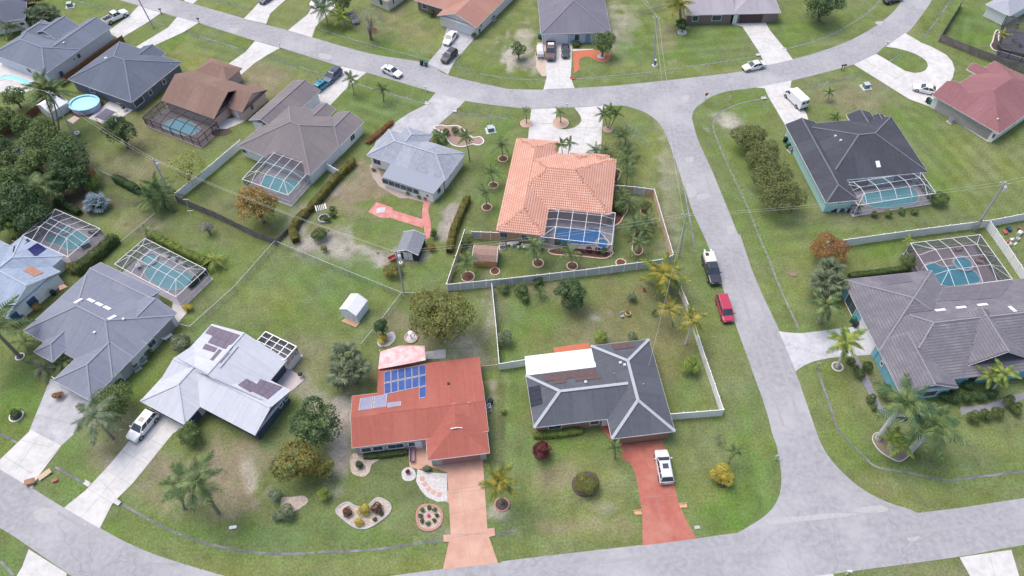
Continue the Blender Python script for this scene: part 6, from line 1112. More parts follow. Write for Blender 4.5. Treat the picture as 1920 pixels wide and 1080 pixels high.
palm('drooping palm against white wall of far house', (22,66), (15,50), 22, 13, 'royal', 'dusty', tr=.12, joined=True); palm('shaggy palm at far left driveway', (58,18), (58,0), 24, 14, 'fan', 'dkpurple', tr=.2, joined=True); palm('palm at far left frame corner', (10,12), (4,0), 22, 12, 'royal', 'mid', tr=.15, joined=True)
palm('tall feathery palm beside far driveway', (615,48), (608,18), 26, 12, 'royal', 'palm', tr=.13, joined=True); palm('young palm next to dark blue parked car', (648,50), (640,28), 22, 12, 'coco', 'bright', tr=.12, joined=True); palm('large shaggy palm beside brick ranch house', (1276,52), (1274,8), 26, 15, 'royal', 'coco', tr=.3, joined=True); palm('small fan palm in pale ring by brick ranch', (1279,60), (1278,46), 14, 16, 'fan', 'deep', tr=.14, joined=True)
palm('bright palm in white edged bed by dark patio', (1869,88), (1880,64), 14, 10, 'coco', 'coco', tr=.08, joined=True); palm('small street palm beside white driveway', (664,178), (658,148), 17, 11, 'royal', 'palm', tr=.1, joined=True); palm('small palm on taupe house front lawn', (719,190), (716,166), 16, 12, 'royal', 'mid', tr=.1, joined=True); palm('small palm on brown grass before mint house', (1552,188), (1556,173), 12, 9, 'coco', 'mid', tr=.08, joined=True); palm('small palm in mint house entry court', (1570,235), (1568,222), 14, 11, 'coco', 'mid', tr=.1, joined=True)
palm('little palm at mint pool cage corner', (1608,402), (1610,386), 10, 9, 'coco', 'mid', tr=.08, joined=True); palm('pale palm in front of white vinyl fence pole', (1828,436), (1840,417), 12, 9, 'date', 'dusty', tr=.08, joined=True); palm('small bright palm behind white pool cage', (1700,470), (1704,450), 12, 9, 'coco', 'bright', tr=.07, joined=True)
palm('small palm by charcoal house front walk', (1152,859), (1154,838), 16, 10, 'coco', 'mid', tr=.12, joined=True); palm('young palm behind yellow shrub on corner lawn', (1365,868), (1377,847), 16, 9, 'coco', 'mid', tr=.07, joined=True); palm('pale sapling palm on corner lawn', (1347,830), (1347,820), 10, 8, 'date', 'dusty', tr=.05, joined=True); palm('bushy date palm below grey back fence', (1012,556), (1012,546), 15, 14, 'date', 'mid', tr=.1, joined=True)
palm('palm in white edged island bed of silver house', (881,302), (872,256), 18, 12, 'coco', 'mid', tr=.1, joined=True); palm('dense palm at silver house garage corner', (822,268), (822,256), 18, 14, 'royal', 'palm', tr=.1, joined=True)
# palms and rings of the barrel tile house
RINGP = [((943,297),(940,272),17),((925,347),(922,323),17),((913,388),(909,362),16),((987,231),(986,208),9),((1051,230),(1050,210),11),((877,518),(876,492),22),((1009,493),(1000,462),19),((1073,498),(1068,474),19)]
for i, (b, t, r) in enumerate(RINGP):
    lab = ['left of tile house garage side','left of tile house middle wall','left of tile house rear corner','left of tile house front driveway','on the driveway island','beside tan garden shed','before tan rear wall of tile house','before the pool cage planting bed'][i]
    palm('small date palm in round edged ring '+lab, b, t, r*1.3, 15, 'date', 'palm', tr=.09, joined=True); ring('round edged mulch ring '+lab, b[0], b[1]+1, [.95,.95,.95,1.2,1.6,1.15,.95,.95][i], mat('gravel_peach', (.55,.38,.3), (.46,.3,.23), sc=8) if i in (3, 4) else M_MULCH)
ring('empty round mulch ring beside tan garden shed', 928, 509, .85); ring('half hidden round ring against grey back fence', 1164, 493, .9)
palm('second trunk palm leaning beside tan wall', (1006,492), (1018,468), 16, 10, 'date', 'mid', tr=.07, joined=True)
for i, (b, t) in enumerate((((1139,240),(1132,212)),((1141,240),(1145,206)),((1144,240),(1156,212)))): palm(('driveway leaning','upright middle','street leaning')[i]+' coconut palm of triple clump beside circular driveway', b, t, 16, 10, 'coco', 'mid', tr=.08, group='triple palm clump', joined=True)
ring('round pale ring under triple palm clump', 1140, 243, 1.0, mat('gravel_peach'))
for i, (b, t) in enumerate((((1054,300),(1053,270)),((1062,299),(1069,268)))): palm(('upright','leaning')[i]+' slim palm in tile house entry court', b, t, 14, 9, 'coco', 'mid', tr=.07, group='entry court palms', joined=True)
for i, (b, t, r) in enumerate((((1116,290),(1116,282),13),((1136,290),(1136,280),12),((1163,272),(1162,255),13),((1172,272),(1172,250),14),((1178,298),(1178,286),19),((1168,318),(1173,300),14),((1174,347),(1177,318),15),((1160,372),(1165,362),12),((1157,385),(1160,376),16),((1178,392),(1178,380),15),((1196,440),(1190,424),18),((1212,424),(1213,412),16),((1205,446),(1205,432),16),((1195,476),(1197,456),16))): palm(ORD[i]+' date palm from driveway in tile house side garden', b, t, r*1.4, 16, 'date', 'palm', tr=.08, group='side garden palms', joined=True)
bed('long narrow mulch bed with edging inside tan fence', [(1190,440),(1200,430),(1198,452),(1204,470),(1196,478),(1187,470),(1188,452)], M_MULCH, M_EDGE); bed('curved mulch bed along tile house side wall', [(1150,376),(1166,380),(1176,392),(1168,406),(1160,418),(1150,418)], M_MULCH, M_EDGE); bed('mulch bed with peach edging below tile house pool cage', [(1030,470),(1060,466),(1100,468),(1146,472),(1140,482),(1125,484),(1080,479),(1040,477)], M_MULCH, M_EDGE)
ring('ringed bed under round shrub inside tan fence', 1210, 397, .95); bed('small wavy edged bed beside tile house wall', [(1153,318),(1163,322),(1160,332),(1155,342),(1152,336)], M_MULCHD, M_EDGE)
# --- garden beds elsewhere
bed('heart shaped gravel bed with yellow shrubs on red house lawn', [(632,957),(650,944),(668,952),(690,950),(708,936),(728,945),(730,958),(714,974),(690,988),(668,988),(645,972)], M_GRAVELT, M_CONCG, .22); bed('round flower bed edged in red brick on red house lawn', [(784,970),(788,954),(803,949),(820,954),(827,968),(822,984),(808,992),(790,988)], M_GRAVELT, mat('brick_edge', (.38,.17,.15), (.46,.28,.25), sc=9, rough=.9, lo=.45, hi=.55), .3); p = G(804,968); ob = thing('flower_clump', 'pink flowering clump in middle of round brick bed', 'flowers', (p.x, p.y, .07)); pos, nr, sz, _ = crown(.32, .25, .1); pos[:, 2] += .25; link('blossoms', leafmesh('blossoms', pos, nr, sz, leafmat('blossom', (.55,.08,.2), (.7,.2,.35))), ob)
bed('tan gravel bed below red house front windows', [(660,852),(685,852),(718,852),(732,852),(712,862),(697,872),(693,885),(682,894),(664,890),(657,878)], M_GRAVELT, None); bed('pale pebble circle with red pot beside entry walk', [(753,886),(760,878),(770,877),(778,884),(779,896),(769,902),(757,900)], M_GRAVEL, None); bed('white gravel fan around the stepping stone path', [(783,880),(800,886),(838,888),(839,940),(820,941),(800,932),(788,918),(780,902)], M_GRAVEL, None, z=.06, smooth=False)
for i, (x, y, a) in enumerate(((792,898,.2),(797,908,.5),(804,917,.7),(813,923,.9),(824,927,1.3))): p = G(x, y); tag(MB().box((p.x, p.y, .075), (.62, .55, .06), a).build('stepping_stone', M_PEACH, loc=(p.x, p.y, 0)), ORD[i]+' peach stepping stone from house entry in white gravel', 'stepping stone', 'stepping stones in gravel fan')
bed('gravel strip bed beside dusty shrubs on red house lawn', [(528,935),(548,932),(570,930),(578,940),(568,950),(550,960),(530,962)], M_GRAVELT, None); bed('white edged island bed in silver house front lawn', [(815,240),(826,236),(838,238),(860,238),(884,258),(900,258),(906,266),(898,272),(885,270),(868,275),(850,272),(840,262),(833,250)], mat('mulch_pink', (.36,.25,.22), (.27,.18,.16), sc=8), M_EDGEW, .22)
bed('oval white edged bed around royal palms on lawn', [(1636,824),(1644,812),(1660,818),(1690,840),(1706,850),(1690,864),(1676,862),(1650,846)], mat('soil', (.26,.21,.15), (.2,.16,.11), sc=4), M_EDGEW, .08); bed('dark mulch circle under round olive shrub', [(1072,905),(1082,890),(1100,884),(1118,890),(1124,908),(1112,928),(1092,932),(1076,922)], M_MULCHD, None); bed('dark mulch oval under bright yellow shrub', [(1338,886),(1346,876),(1360,876),(1371,886),(1373,901),(1361,914),(1346,911)], M_MULCHD, None)
ring('ringed bed at base of coconut palm by driveway', 941, 946, 1.0, M_MULCHD, mat('brick_edge')); ring('pale wire ring around young coconut palm', 1570, 688, .85, mat('soil'), M_EDGEW); ring('dark mulch ring under leafless grey tree', 698, 58, 1.3, M_MULCH, mat('soil')); ring('white edged ring around left lawn royal palm', 38, 669, .7, M_MULCHD, M_EDGEW); ring('white edged ring around low shrub on left lawn', 31, 780, 1.0, M_MULCHD, M_EDGEW); ring('pale ring under small fan palm by brick ranch', 1279, 61, 1.0, M_GRAVEL, M_EDGEW); bed('white edged bed around dark screened patio', [(1866,62),(1872,58),(1871,74),(1880,92),(1930,106),(1930,112),(1880,98),(1864,94),(1858,86),(1862,78)], M_MULCHD, M_EDGEW, .2); ring('round patch ring in teal house side lawn', 1486, 513, .7, mat('soil'), mat('soil'))
ring('pale ring in the brick patio under green tree', 1127, 106, .8, M_GRAVEL, M_EDGEW); bed('mulch bed at brown house bronze cage corner', [(398,246),(420,242),(436,246),(420,254),(400,254)], M_MULCHD, None); bed('grey edged bed under round topiary tree', [(708,640),(720,630),(736,622),(742,634),(730,648),(712,650)], M_GRAVEL, None)
# ---------------------------------------------------------------- sheds, yard equipment, small things
def rectpx(a, b, c, z=0):        # corner a, next b, depth by c -> local frame
    A, B, C = G(*a, z), G(*b, z), G(*c, z); u = (B-A).xy; L = u.length; u.normalize(); w = Vector((-u.y, u.x)); D = (C-A).xy.dot(w)
    if D < 0: w = -w; D = -D
    return A.xy, u, w, L, D
def shed(label, a, b, c, h, rh, wm, rm, ov=.15, gambrel=False, name='garden_shed', cat='shed', trim=None, door=True, ridge='u', z=0):
    O, u, w, L, D = rectpx(a, b, c, z); o = thing(name, label, cat, (O.x, O.y, 0)); P = (lambda s, t, zz: Vector((*(O+u*s+w*t), zz)))
    if ridge == 'v': O2 = O; P = lambda s, t, zz: Vector((*(O+w*s+u*t), zz)); L, D = D, L
    MB().add([P(0,0,0), P(L,0,0), P(L,D,0), P(0,D,0), P(0,0,h), P(L,0,h), P(L,D,h), P(0,D,h), P(0,D/2,h+rh*.95), P(L,D/2,h+rh*.95)], [(0,1,5,4), (1,2,6,9,5), (2,3,7,6), (3,0,4,8,7)]).build('wall', wm, o)
    pr = [(-ov, h-.05), (D*.2, h+rh*.68), (D/2, h+rh), (D*.8, h+rh*.68), (D+ov, h-.05)] if gambrel else [(-ov, h-.06), (D/2, h+rh), (D+ov, h-.06)]
    vs = []; n = len(pr)
    for s in (-ov, L+ov):
        for t, zz in pr: vs.append(P(s, t, zz))
    for s in (-ov, L+ov):
        for t, zz in pr: vs.append(P(s, t, zz-.07))
    fs = [(i, i+1, n+i+1, n+i) for i in range(n-1)]+[(2*n+i, 2*n+i+1, 3*n+i+1, 3*n+i)[::-1] for i in range(n-1)]+[(i, i+1, 2*n+i+1, 2*n+i) for i in range(n-1)]+[(n+i, n+i+1, 3*n+i+1, 3*n+i) for i in range(n-1)]+[(0, n, 3*n, 2*n), (n-1, 2*n-1, 4*n-1, 3*n-1)]
    r = MB().add(vs, fs).build('roof', rm, o); tm = trim or M_TRIM
    for s in (-ov, L+ov):
        for i in range(n-1): MB().beam(P(s, *pr[i]), P(s, *pr[i+1]), .07, .12).build('rake_trim', tm, r)
    if door:
        for k in (0, 1): MB().beam(P(-.03, D/2+(k-.5)*.62, .95), P(-.03, D/2+(k-.5)*.62, 1.7), .5, .03).build('window', M_GLASS, o) if door == 'win' else MB().box(tuple(P(-.03, D/2+(k-.5)*.8, .95)), (.06, .74, 1.8), math.atan2((P(1,0,0)-P(0,0,0)).y, (P(1,0,0)-P(0,0,0)).x)).build('door', tm, o)
    return o, P, L, D
shed('grey shingled garden shed with black walls by gravel yard', (748,484), (785,490), (768,452), 1.9, .8, mat('shed_black', (.03,.035,.045), (.045,.05,.06), sc=4), mat('shed_grey', (.24,.25,.28), (.18,.19,.22), sc=3, rough=.9), .25, ridge='v')
shed('tan garden shed with brown shingle barn roof', (931,502), (935,474), (888,498), 1.6, 1.0, mat('shed_tan', (.58,.29,.15), (.5,.24,.12), sc=3), mat('shed_brown_roof', (.36,.24,.2), (.26,.17,.14), sc=6, rough=.95, lo=.42, hi=.58), .1, True, ridge='v', door=True)
shed('white garden shed with double doors on open lawn', (642,594), (672,606), (670,570), 2.1, .8, mat('shed_white', (.72,.77,.86), (.66,.71,.8), sc=2), mat('shed_white_roof', (.76,.77,.8), (.7,.71,.74), sc=3), .08, ridge='v'); MB().prism(GP([(652,594),(676,605),(668,615),(640,603)]), .02, .16).build('wooden_ramp', mat('ramp_wood', (.55,.36,.22), (.47,.3,.18), sc=4), loc=G(657,604)); tag(bpy.data.objects['wooden_ramp'], 'tan wooden ramp at white shed doors', 'ramp')
shed('white gable shed with vented roof beside above ground pool', (79,212), (103,226), (133,205), 2.0, 1.0, mat('shed_white2', (.78,.78,.8), (.72,.72,.74), sc=2), mat('shed_white_roof'), .15, ridge='v')
# above ground pool
c = G(163,202); o = thing('above_ground_pool', 'above ground pool with pale blue liner beside slate house', 'pool', (c.x, c.y, 0)); n = 24; el = lambda R, s=1.28: [(R*s*math.cos(6.2832*i/n)*.94+R*.2*math.sin(6.2832*i/n), R*math.sin(6.2832*i/n)-R*.2*math.cos(6.2832*i/n)) for i in range(n)]
MB().ring(el(2.35), el(2.18), 0, 1.25).build('wall', mat('pool_liner_wall', (.5,.55,.7), (.36,.42,.6), sc=1.5), o, True); MB().ring(el(2.5), el(2.12), 1.25, 1.32).build('rim', mat('rim_cyan', (.35,.65,.8), (.3,.6,.75), sc=2), o, True); MB().prism(el(2.19), 0, 1.08).build('water', water('water_pale', (.30,.66,.78), (.40,.74,.84)), o, True); MB().ring(el(2.8), el(2.36), -.05, .04).build('mulch', M_MULCH, o, True)
c = G(139,220); tag(MB().prism(GP([(126,226),(140,217),(150,222),(137,232)]), -.02, .06).build('paver_pad', mat('paver_beige', (.5,.43,.38), (.44,.37,.33), sc=3), loc=c), 'beige paver pad on lawn beside above ground pool', 'paver pad')
# canopy, grill and clutter on the slate house patio
O, u, w, L, D = rectpx((178,219), (196,226), (207,206), 2.0); c = O+u*L/2+w*D/2; o = thing('canopy', 'purple grey fabric canopy over slate house patio', 'canopy', (c.x, c.y, .05)); Pq = [(O+u*s*L+w*t*D) for s, t in ((0,0),(1,0),(1,1),(0,1))]; MB().add([Vector((p.x, p.y, 2.0)) for p in Pq]+[Vector((p.x, p.y, 1.93)) for p in Pq]+[Vector((c.x, c.y, 2.3))], [(0,1,8), (1,2,8), (2,3,8), (3,0,8), (0,4,5,1), (1,5,6,2), (2,6,7,3), (3,7,4,0)]).build('fabric', mat('canopy_purple', (.15,.14,.2), (.12,.11,.16), sc=3), o)
for p in Pq: MB().beam((p.x, p.y, .05), (p.x, p.y, 1.96), .06).build('pole', M_BLK, o)
def grill(label, x, y, m=None, z=.05):
    c = G(x, y); o = thing('grill', label, 'grill', (c.x, c.y, z)); MB().lathe((0, 0, .6), [(.2, 0), (.34, .1), (.36, .25), (.28, .42), (.08, .5)], 10).build('bowl', m or M_BLK, o, True)
    for a in (.5, 2.6, 4.7): MB().beam((.2*math.cos(a), .2*math.sin(a), .65), (.38*math.cos(a), .38*math.sin(a), 0), .04).build('leg', M_BLK, o, True)
grill('black covered grill on pale house concrete patio', 565, 707); grill('black grill beside purple canopy', 235, 208); grill('black round smoker at slate house corner', 248, 199); grill('dark kettle grill below canopy edge', 195, 228)
def table(label, x, y, m, r=.6, z=.05):
    c = G(x, y); o = thing('table', label, 'table', (c.x, c.y, z)); MB().lathe((0, 0, .7), [(r*.9, 0), (r, .02), (r, .05)], 14).build('table_top', m, o, True); MB().tube([(0, 0, 0), (0, 0, .7)], .05, 6).build('pedestal', M_BLK, o, True); MB().lathe((0, 0, 0), [(.3, 0), (.28, .04)], 10).build('base', M_BLK, o, True)
table('round tan patio table at slate house corner', 229, 197, mat('table_tan', (.45,.36,.24), (.38,.3,.2), sc=4), .75)
def chair(label, x, y, rz, m, group=None, z=.07, lounge=False):
    c = G(x, y); o = thing('lounge_chair' if lounge else 'patio_chair', label, 'chair', (c.x, c.y, z), group, rz); l = 1.2 if lounge else .5
    MB().box((l/2-.25, 0, .4), (l, .55, .06)).build('seat', m, o, True); MB().add([(-.25,-.28,.42),(-.25,.28,.42),(-.6,.28,.95),(-.6,-.28,.95),(-.29,-.28,.39),(-.29,.28,.39),(-.64,.28,.92),(-.64,-.28,.92)], [(0,1,2,3),(7,6,5,4),(0,4,5,1),(2,6,7,3),(1,5,6,2),(3,7,4,0)]).build('backrest', m, o, True)
    for sx in (-.2, l-.32):
        for sy in (-.24, .24): MB().beam((sx, sy, 0), (sx, sy, .38), .05).build('leg', m, o, True)
M_DKF = mat('furniture_dark', (.05,.05,.055), (.07,.07,.075), sc=5, rough=.7); M_WDF = mat('furniture_teak', (.46,.26,.17), (.38,.21,.13), sc=4, rough=.7)
for i, (x, y, r) in enumerate(((178,441,.3),(183,436,1.2))): chair('dark patio chair inside ice blue house cage, '+('nearest pool','nearest screen')[i], x, y, r, M_DKF, 'chairs in ice blue house cage')
chair('dark lounger by pool edge of ice blue house', 160, 465, .6, M_DKF, None, .07, True)
for i, (x, y, r) in enumerate(((1792,470,.2),(1800,463,.2),(1830,492,-.3),(1838,484,-.3),(1845,476,-.3))): chair(ORD[i]+' teak lounge chair from white fence on mauve deck', x, y, r, M_WDF, 'teak loungers on mauve deck', .07, True)
for i, (x, y, r) in enumerate(((315,484,.4),(330,490,.4),(345,497,.4))): chair(ORD[i]+' white lounge chair from the spa in ribbed cage', x, y, r+2.2, M_TRIM, 'white loungers in ribbed cage', .07, True)
table('small white table in ribbed pool cage', 262, 503, M_TRIM, .5, .07); chair('white bench like seat in side yard of blue house', 314, 636, .8, M_TRIM, None, 0, True)
for i, (x, y) in enumerate(((1905,50),(1898,78),(1912,88))): chair(ORD[i]+' dark chair from light grey roof inside screened patio', x, y, random.random()*6, M_DKF, 'chairs in dark screened patio')
# outdoor units, bins, boxes
def ac(label, x, y, rz=0, m=None):
    c = G(x, y); o = thing('air_conditioner', label, 'air conditioner', (c.x, c.y, 0), None, rz); MB().box((0, 0, .05), (1.1, 1.1, .1)).build('pad', M_CONC, o, True); MB().box((0, 0, .5), (.82, .82, .8)).build('casing', m or M_METALG, o, True); MB().lathe((0, 0, .9), [(.36, 0), (.36, .03)], 14).build('fan_grille', M_BLK, o, True)
    for k in range(3): MB().beam((-.3*math.cos(k*1.05), -.3*math.sin(k*1.05), .945), (.3*math.cos(k*1.05), .3*math.sin(k*1.05), .945), .05, .015).build('fan_blade', M_METALG, o, True)
ac('air conditioner beside tan rear wall of tile house', 942, 464); ac('air conditioner on pad at maroon house side', 1782, 229, .5); ac('air conditioner along blue grey house wall', 257, 691, .8); ac('second air conditioner along blue grey house wall', 268, 677, .8); ac('air conditioner beside red roofed house right wall', 915, 766); ac('air conditioner along navy shuttered wall', 45, 600, .7); ac('air conditioner at mint house side wall', 1482, 283, .5); ac('air conditioner by salmon roofed house white wall', 925, 37, .6); ac('air conditioner at pale roofed house gable', 518, 752, .5)
def trash_bin(label, x, y, col, key, rz=0):
    c = G(x, y); o = thing('trash_bin', label, 'trash bin', (c.x, c.y, .03), None, rz); m = mat('bin_'+key, col, tuple(v*.85 for v in col), sc=4, rough=.6); a, b = .24, .30
    MB().add([(-a,-a,.08),(a,-a,.08),(a,a,.08),(-a,a,.08),(-b,-b,.95),(b,-b,.95),(b,b,.95),(-b,b,.95)], [(3,2,1,0),(0,1,5,4),(1,2,6,5),(2,3,7,6),(3,0,4,7)]).build('body', m, o, True); MB().add([(-.33,-.34,.95),(.34,-.34,.95),(.34,.34,.95),(-.33,.34,.95),(-.28,-.28,1.05),(.28,-.28,1.03),(.28,.28,1.03),(-.28,.28,1.05)], [(4,5,6,7),(0,1,5,4),(1,2,6,5),(2,3,7,6),(3,0,4,7)]).build('lid', m, o, True)
    for s in (-.24, .24): MB().tube([(-.26, s-.04, .1), (-.26, s+.04, .1)], .1, 8).build('wheel', M_TYRE, o, True)
GRN = (.03,.17,.13)
for lab, x, y, c_, k in (('black trash bin at kerb of far front lawn',791,122,(.03,.03,.035),'black'),('green trash bin at kerb of far front lawn',799,124,GRN,'green'),('green trash bin at powder blue house corner',1012,72,GRN,'green'),('black trash bin beside maroon house garage',1738,192,(.03,.03,.035),'black'),('green trash bin beside maroon house garage',1742,195,GRN,'green'),('green trash bin beside mint house wall',1476,276,GRN,'green'),('black trash bin beside mint house wall',1471,266,(.03,.03,.035),'black'),('green trash bin beside teal house garage',1597,603,GRN,'green'),('black trash bin beside teal house garage',1602,612,(.03,.03,.035),'black'),('green trash bin behind red house air conditioner',913,757,GRN,'green'),('black trash bin behind red house air conditioner',920,757,(.03,.03,.035),'black'),('dark blue trash bin by salmon house garage corner',898,62,(.04,.06,.1),'navy'),('blue trash bin along grey blue house wall',118,143,(.05,.09,.2),'blue'),('dark bin on navy shuttered house side path',103,553,(.03,.035,.05),'ink')): trash_bin(lab, x, y, c_, k, random.random())
def mailbox(label, x, y, m, rz=0):
    c = G(x, y); o = thing('mailbox', label, 'mailbox', (c.x, c.y, 0), None, rz); MB().box((0, 0, .55), (.11, .11, 1.1)).build('post', m, o, True); MB().add([(-.27,-.12,1.08),(.27,-.12,1.08),(.27,.12,1.08),(-.27,.12,1.08),(-.27,-.12,1.25),(.27,-.12,1.25),(.27,.12,1.25),(-.27,.12,1.25),(-.27,0,1.36),(.27,0,1.36)], [(3,2,1,0),(0,1,5,4),(2,3,7,6),(4,5,9,8),(6,7,8,9),(1,2,6,9,5),(3,0,4,8,7)]).build('box', m, o, True); MB().box((.05, -.14, 1.25), (.03, .02, .2)).build('flag', M_TAIL, o, True)
for lab, x, y, m in (('black mailbox by grey blue house driveway',303,26,M_BLK),('black mailbox by slate blue house driveway',374,44,M_BLK),('white mailbox beside brown house driveway',526,91,M_TRIM),('white mailbox near silver house grey driveway',799,172,M_TRIM),('white mailbox on tile house driveway island',1063,204,M_TRIM),('twin dark mailbox beside horseshoe driveway',1577,132,M_BLK),('second twin dark mailbox beside horseshoe driveway',1582,131,M_BLK),('white mailbox at horseshoe driveway island',1661,88,M_TRIM),('white mailbox at bottom verge kerb',1587,1077,M_TRIM),('pale lantern post by paver driveway',1531,690,M_METALG),('blue grey mailbox on verge beside side street',1454,862,mat('mailbox_teal', (.3,.5,.52), (.25,.44,.46), sc=4))): mailbox(lab, x, y, m, random.uniform(-.3, .3))
def utilbox(label, x, y, rz=.2):
    c = G(x, y); o = thing('transformer_box', label, 'transformer', (c.x, c.y, 0), None, rz); MB().box((0, 0, .04), (1.9, 1.9, .12)).build('pad', M_CONC, o, True); m = mat('transformer_green', (.16,.27,.27), (.13,.23,.23), sc=3, rough=.6); MB().box((0, 0, .5), (1.1, 1.0, .8)).build('cabinet', m, o, True); MB().box((0, 0, .93), (1.16, 1.06, .06)).build('lid', mat('transformer_top', (.42,.5,.52), (.38,.46,.48), sc=3), o, True)
utilbox('green transformer box on pad beside red lot line lawn', 920, 245); utilbox('green transformer box on lawn before mint house', 1623, 164); utilbox('green transformer box on lawn by fan palms', 132, 12)
# stop sign, headwalls, boxes, tub chairs and other yard pieces
c = G(1321,193); o = thing('stop_sign', 'red octagonal stop sign at the street junction', 'sign', (c.x, c.y, 0)); MB().box((0, 0, 1.1), (.06, .06, 2.2)).build('post', M_GALV, o, True)
oc = lambda r, y: [(r*math.cos(math.pi/8+i*math.pi/4), y, 2.15+r*math.sin(math.pi/8+i*math.pi/4)) for i in range(8)]
MB().add(oc(.40, .045)+oc(.40, .07), [tuple(range(8)), tuple(range(8, 16))[::-1]]+[(i, (i+1) % 8, (i+1) % 8+8, i+8) for i in range(8)]).build('face', M_TRIM, o, True); MB().add(oc(.375, .074)+oc(.375, .078), [tuple(range(8)), tuple(range(8, 16))[::-1]]+[(i, (i+1) % 8, (i+1) % 8+8, i+8) for i in range(8)]).build('red_panel', mat('sign_red', (.5,.02,.03), (.45,.02,.03), rough=.4), o, True)
cu = bpy.data.curves.new('lettering', 'FONT'); cu.body = 'STOP'; cu.size = .27; cu.align_x = 'CENTER'; cu.align_y = 'CENTER'; cu.extrude = .002; tx = bpy.data.objects.new('lettering', cu); COL.objects.link(tx); me = tx.to_mesh(); me2 = me.copy(); bpy.data.objects.remove(tx); me2.materials.append(M_TRIM); lt = link('lettering', me2, o, (0, .081, 2.15), (math.pi/2, 0, math.pi)); o.rotation_euler = (0, 0, math.radians(195))
c = G(1367,189); o = thing('marker_post', 'short white marker post near stop sign', 'marker', (c.x, c.y, 0)); MB().box((0, 0, .6), (.08, .08, 1.2)).build('post', M_TRIM, o, True); MB().box((0, -.05, 1.15), (.4, .03, .45)).build('plate', M_TRIM, o, True)
M_ORANGE = mat('headwall_orange', (.5,.24,.09), (.55,.4,.27), sc=2.5, rough=.9, lo=.4, hi=.6)
for lab, x, y, m, rz in (('orange stained concrete headwall left of red driveway',1196,961,M_ORANGE,.1),('orange stained concrete headwall right of red driveway',1281,948,M_ORANGE,.1),('pale culvert headwall beside white driveway right side',220,942,M_CONC,-.5),('pale culvert headwall beside white driveway left side',164,907,M_CONC,-.5),('pale culvert headwall by silver house driveway right',852,208,M_CONC,-.3),('pale culvert headwall by silver house driveway left',801,194,M_CONC,-.3),('pale culvert headwall by van driveway',1432,184,M_CONC,.2),('pale culvert headwall by brick ranch driveway',1422,103,M_CONC,.2),('pale culvert headwall right of brick ranch driveway',1470,93,M_CONC,.3),('red painted headwall beside powder blue driveway',1073,147,M_RED,0),('red painted headwall beside trailer parking',1005,96,M_RED,0)):
    c = G(x, y); tag(MB().box((c.x, c.y, .02), (.95, .6, .16), rz).box((c.x, c.y+.25, .14), (.95, .12, .14), rz).build('culvert_headwall', m, loc=(c.x, c.y, 0)), lab, 'headwall')
def carton(label, x, y, s, rz, m):
    c = G(x, y); o = thing('cardboard_box', label, 'box', (c.x, c.y, .03), None, rz); MB().box((0, 0, s[2]/2), s).build('carton', m, o, True)
    for k in (-1, 1): MB().add([(k*s[0]/2, -s[1]/2, s[2]), (k*s[0]/2, s[1]/2, s[2]), (k*s[0]*.85, s[1]/2, s[2]*.85), (k*s[0]*.85, -s[1]/2, s[2]*.85)], [(0,1,2,3)]).build('flap', m, o, True)
M_CARD = mat('cardboard', (.55,.42,.3), (.48,.36,.25), sc=4); carton('tan cardboard box lying on grass by white driveway', 85, 891, (1.0, .8, .25), .8, M_CARD); carton('open cardboard box full of clutter at kerb', 59, 906, (.8, .8, .6), .3, mat('cardboard_brown', (.34,.2,.13), (.28,.16,.1), sc=4)); carton('white utility meter box in front lawn', 437, 989, (.55, .4, .08), .1, M_TRIM); carton('small blue grey meter box by red driveway', 1307, 989, (.4, .4, .08), .1, M_CONCG); carton('red and white marker box on verge grass', 104, 902, (.45, .4, .3), .4, M_RED); carton('white storage box behind tan rear wall', 988, 464, (.8, .6, .5), .2, M_TRIM); carton('pale equipment chest beside tan rear wall', 962, 459, (1.2, .6, .55), .1, M_CONC)
def pot(label, x, y, r, m, pm='hedge', z=.05):
    c = G(x, y); o = thing('flower_pot', label, 'flower pot', (c.x, c.y, z)); MB().lathe((0, 0, 0), [(r*.6, 0), (r*.95, r*1.1), (r*1.05, r*1.2)], 12).build('pot', m, o, True); p_, n_, s_, _ = crown(r*1.1, r, .12); p_[:, 2] += r*1.7; link('plant', leafmesh('plant', p_, n_, s_, LM[pm]), o)
pot('dark pot shrub in tan gravel bed of red house', 675, 875, .5, M_BLK, 'deep'); pot('red flower pot in pale pebble circle', 765, 887, .32, M_RED, 'burg'); pot('white pot in rock bed by silver house corner', 881, 268, .3, M_TRIM, 'mid'); pot('terracotta dish pot on charcoal back lawn', 1177, 591, .42, M_EDGE, 'redorange', 0); pot('small red pot plant on charcoal back lawn', 1207, 545, .25, M_RED, 'burg', 0); pot('tyre ring planter beside silver fan palm', 191, 397, .55, M_EDGEW, 'deep', 0); pot('white tub planter beside ice blue house roof', 31, 453, .5, M_EDGEW, 'deep', 0); pot('dark stone planter by white tile ring', 186, 361, .4, M_CONCG, 'hedge', 0); pot('white pot by small round shrub in gravel', 708, 474, .2, M_TRIM, 'yellow', 0)
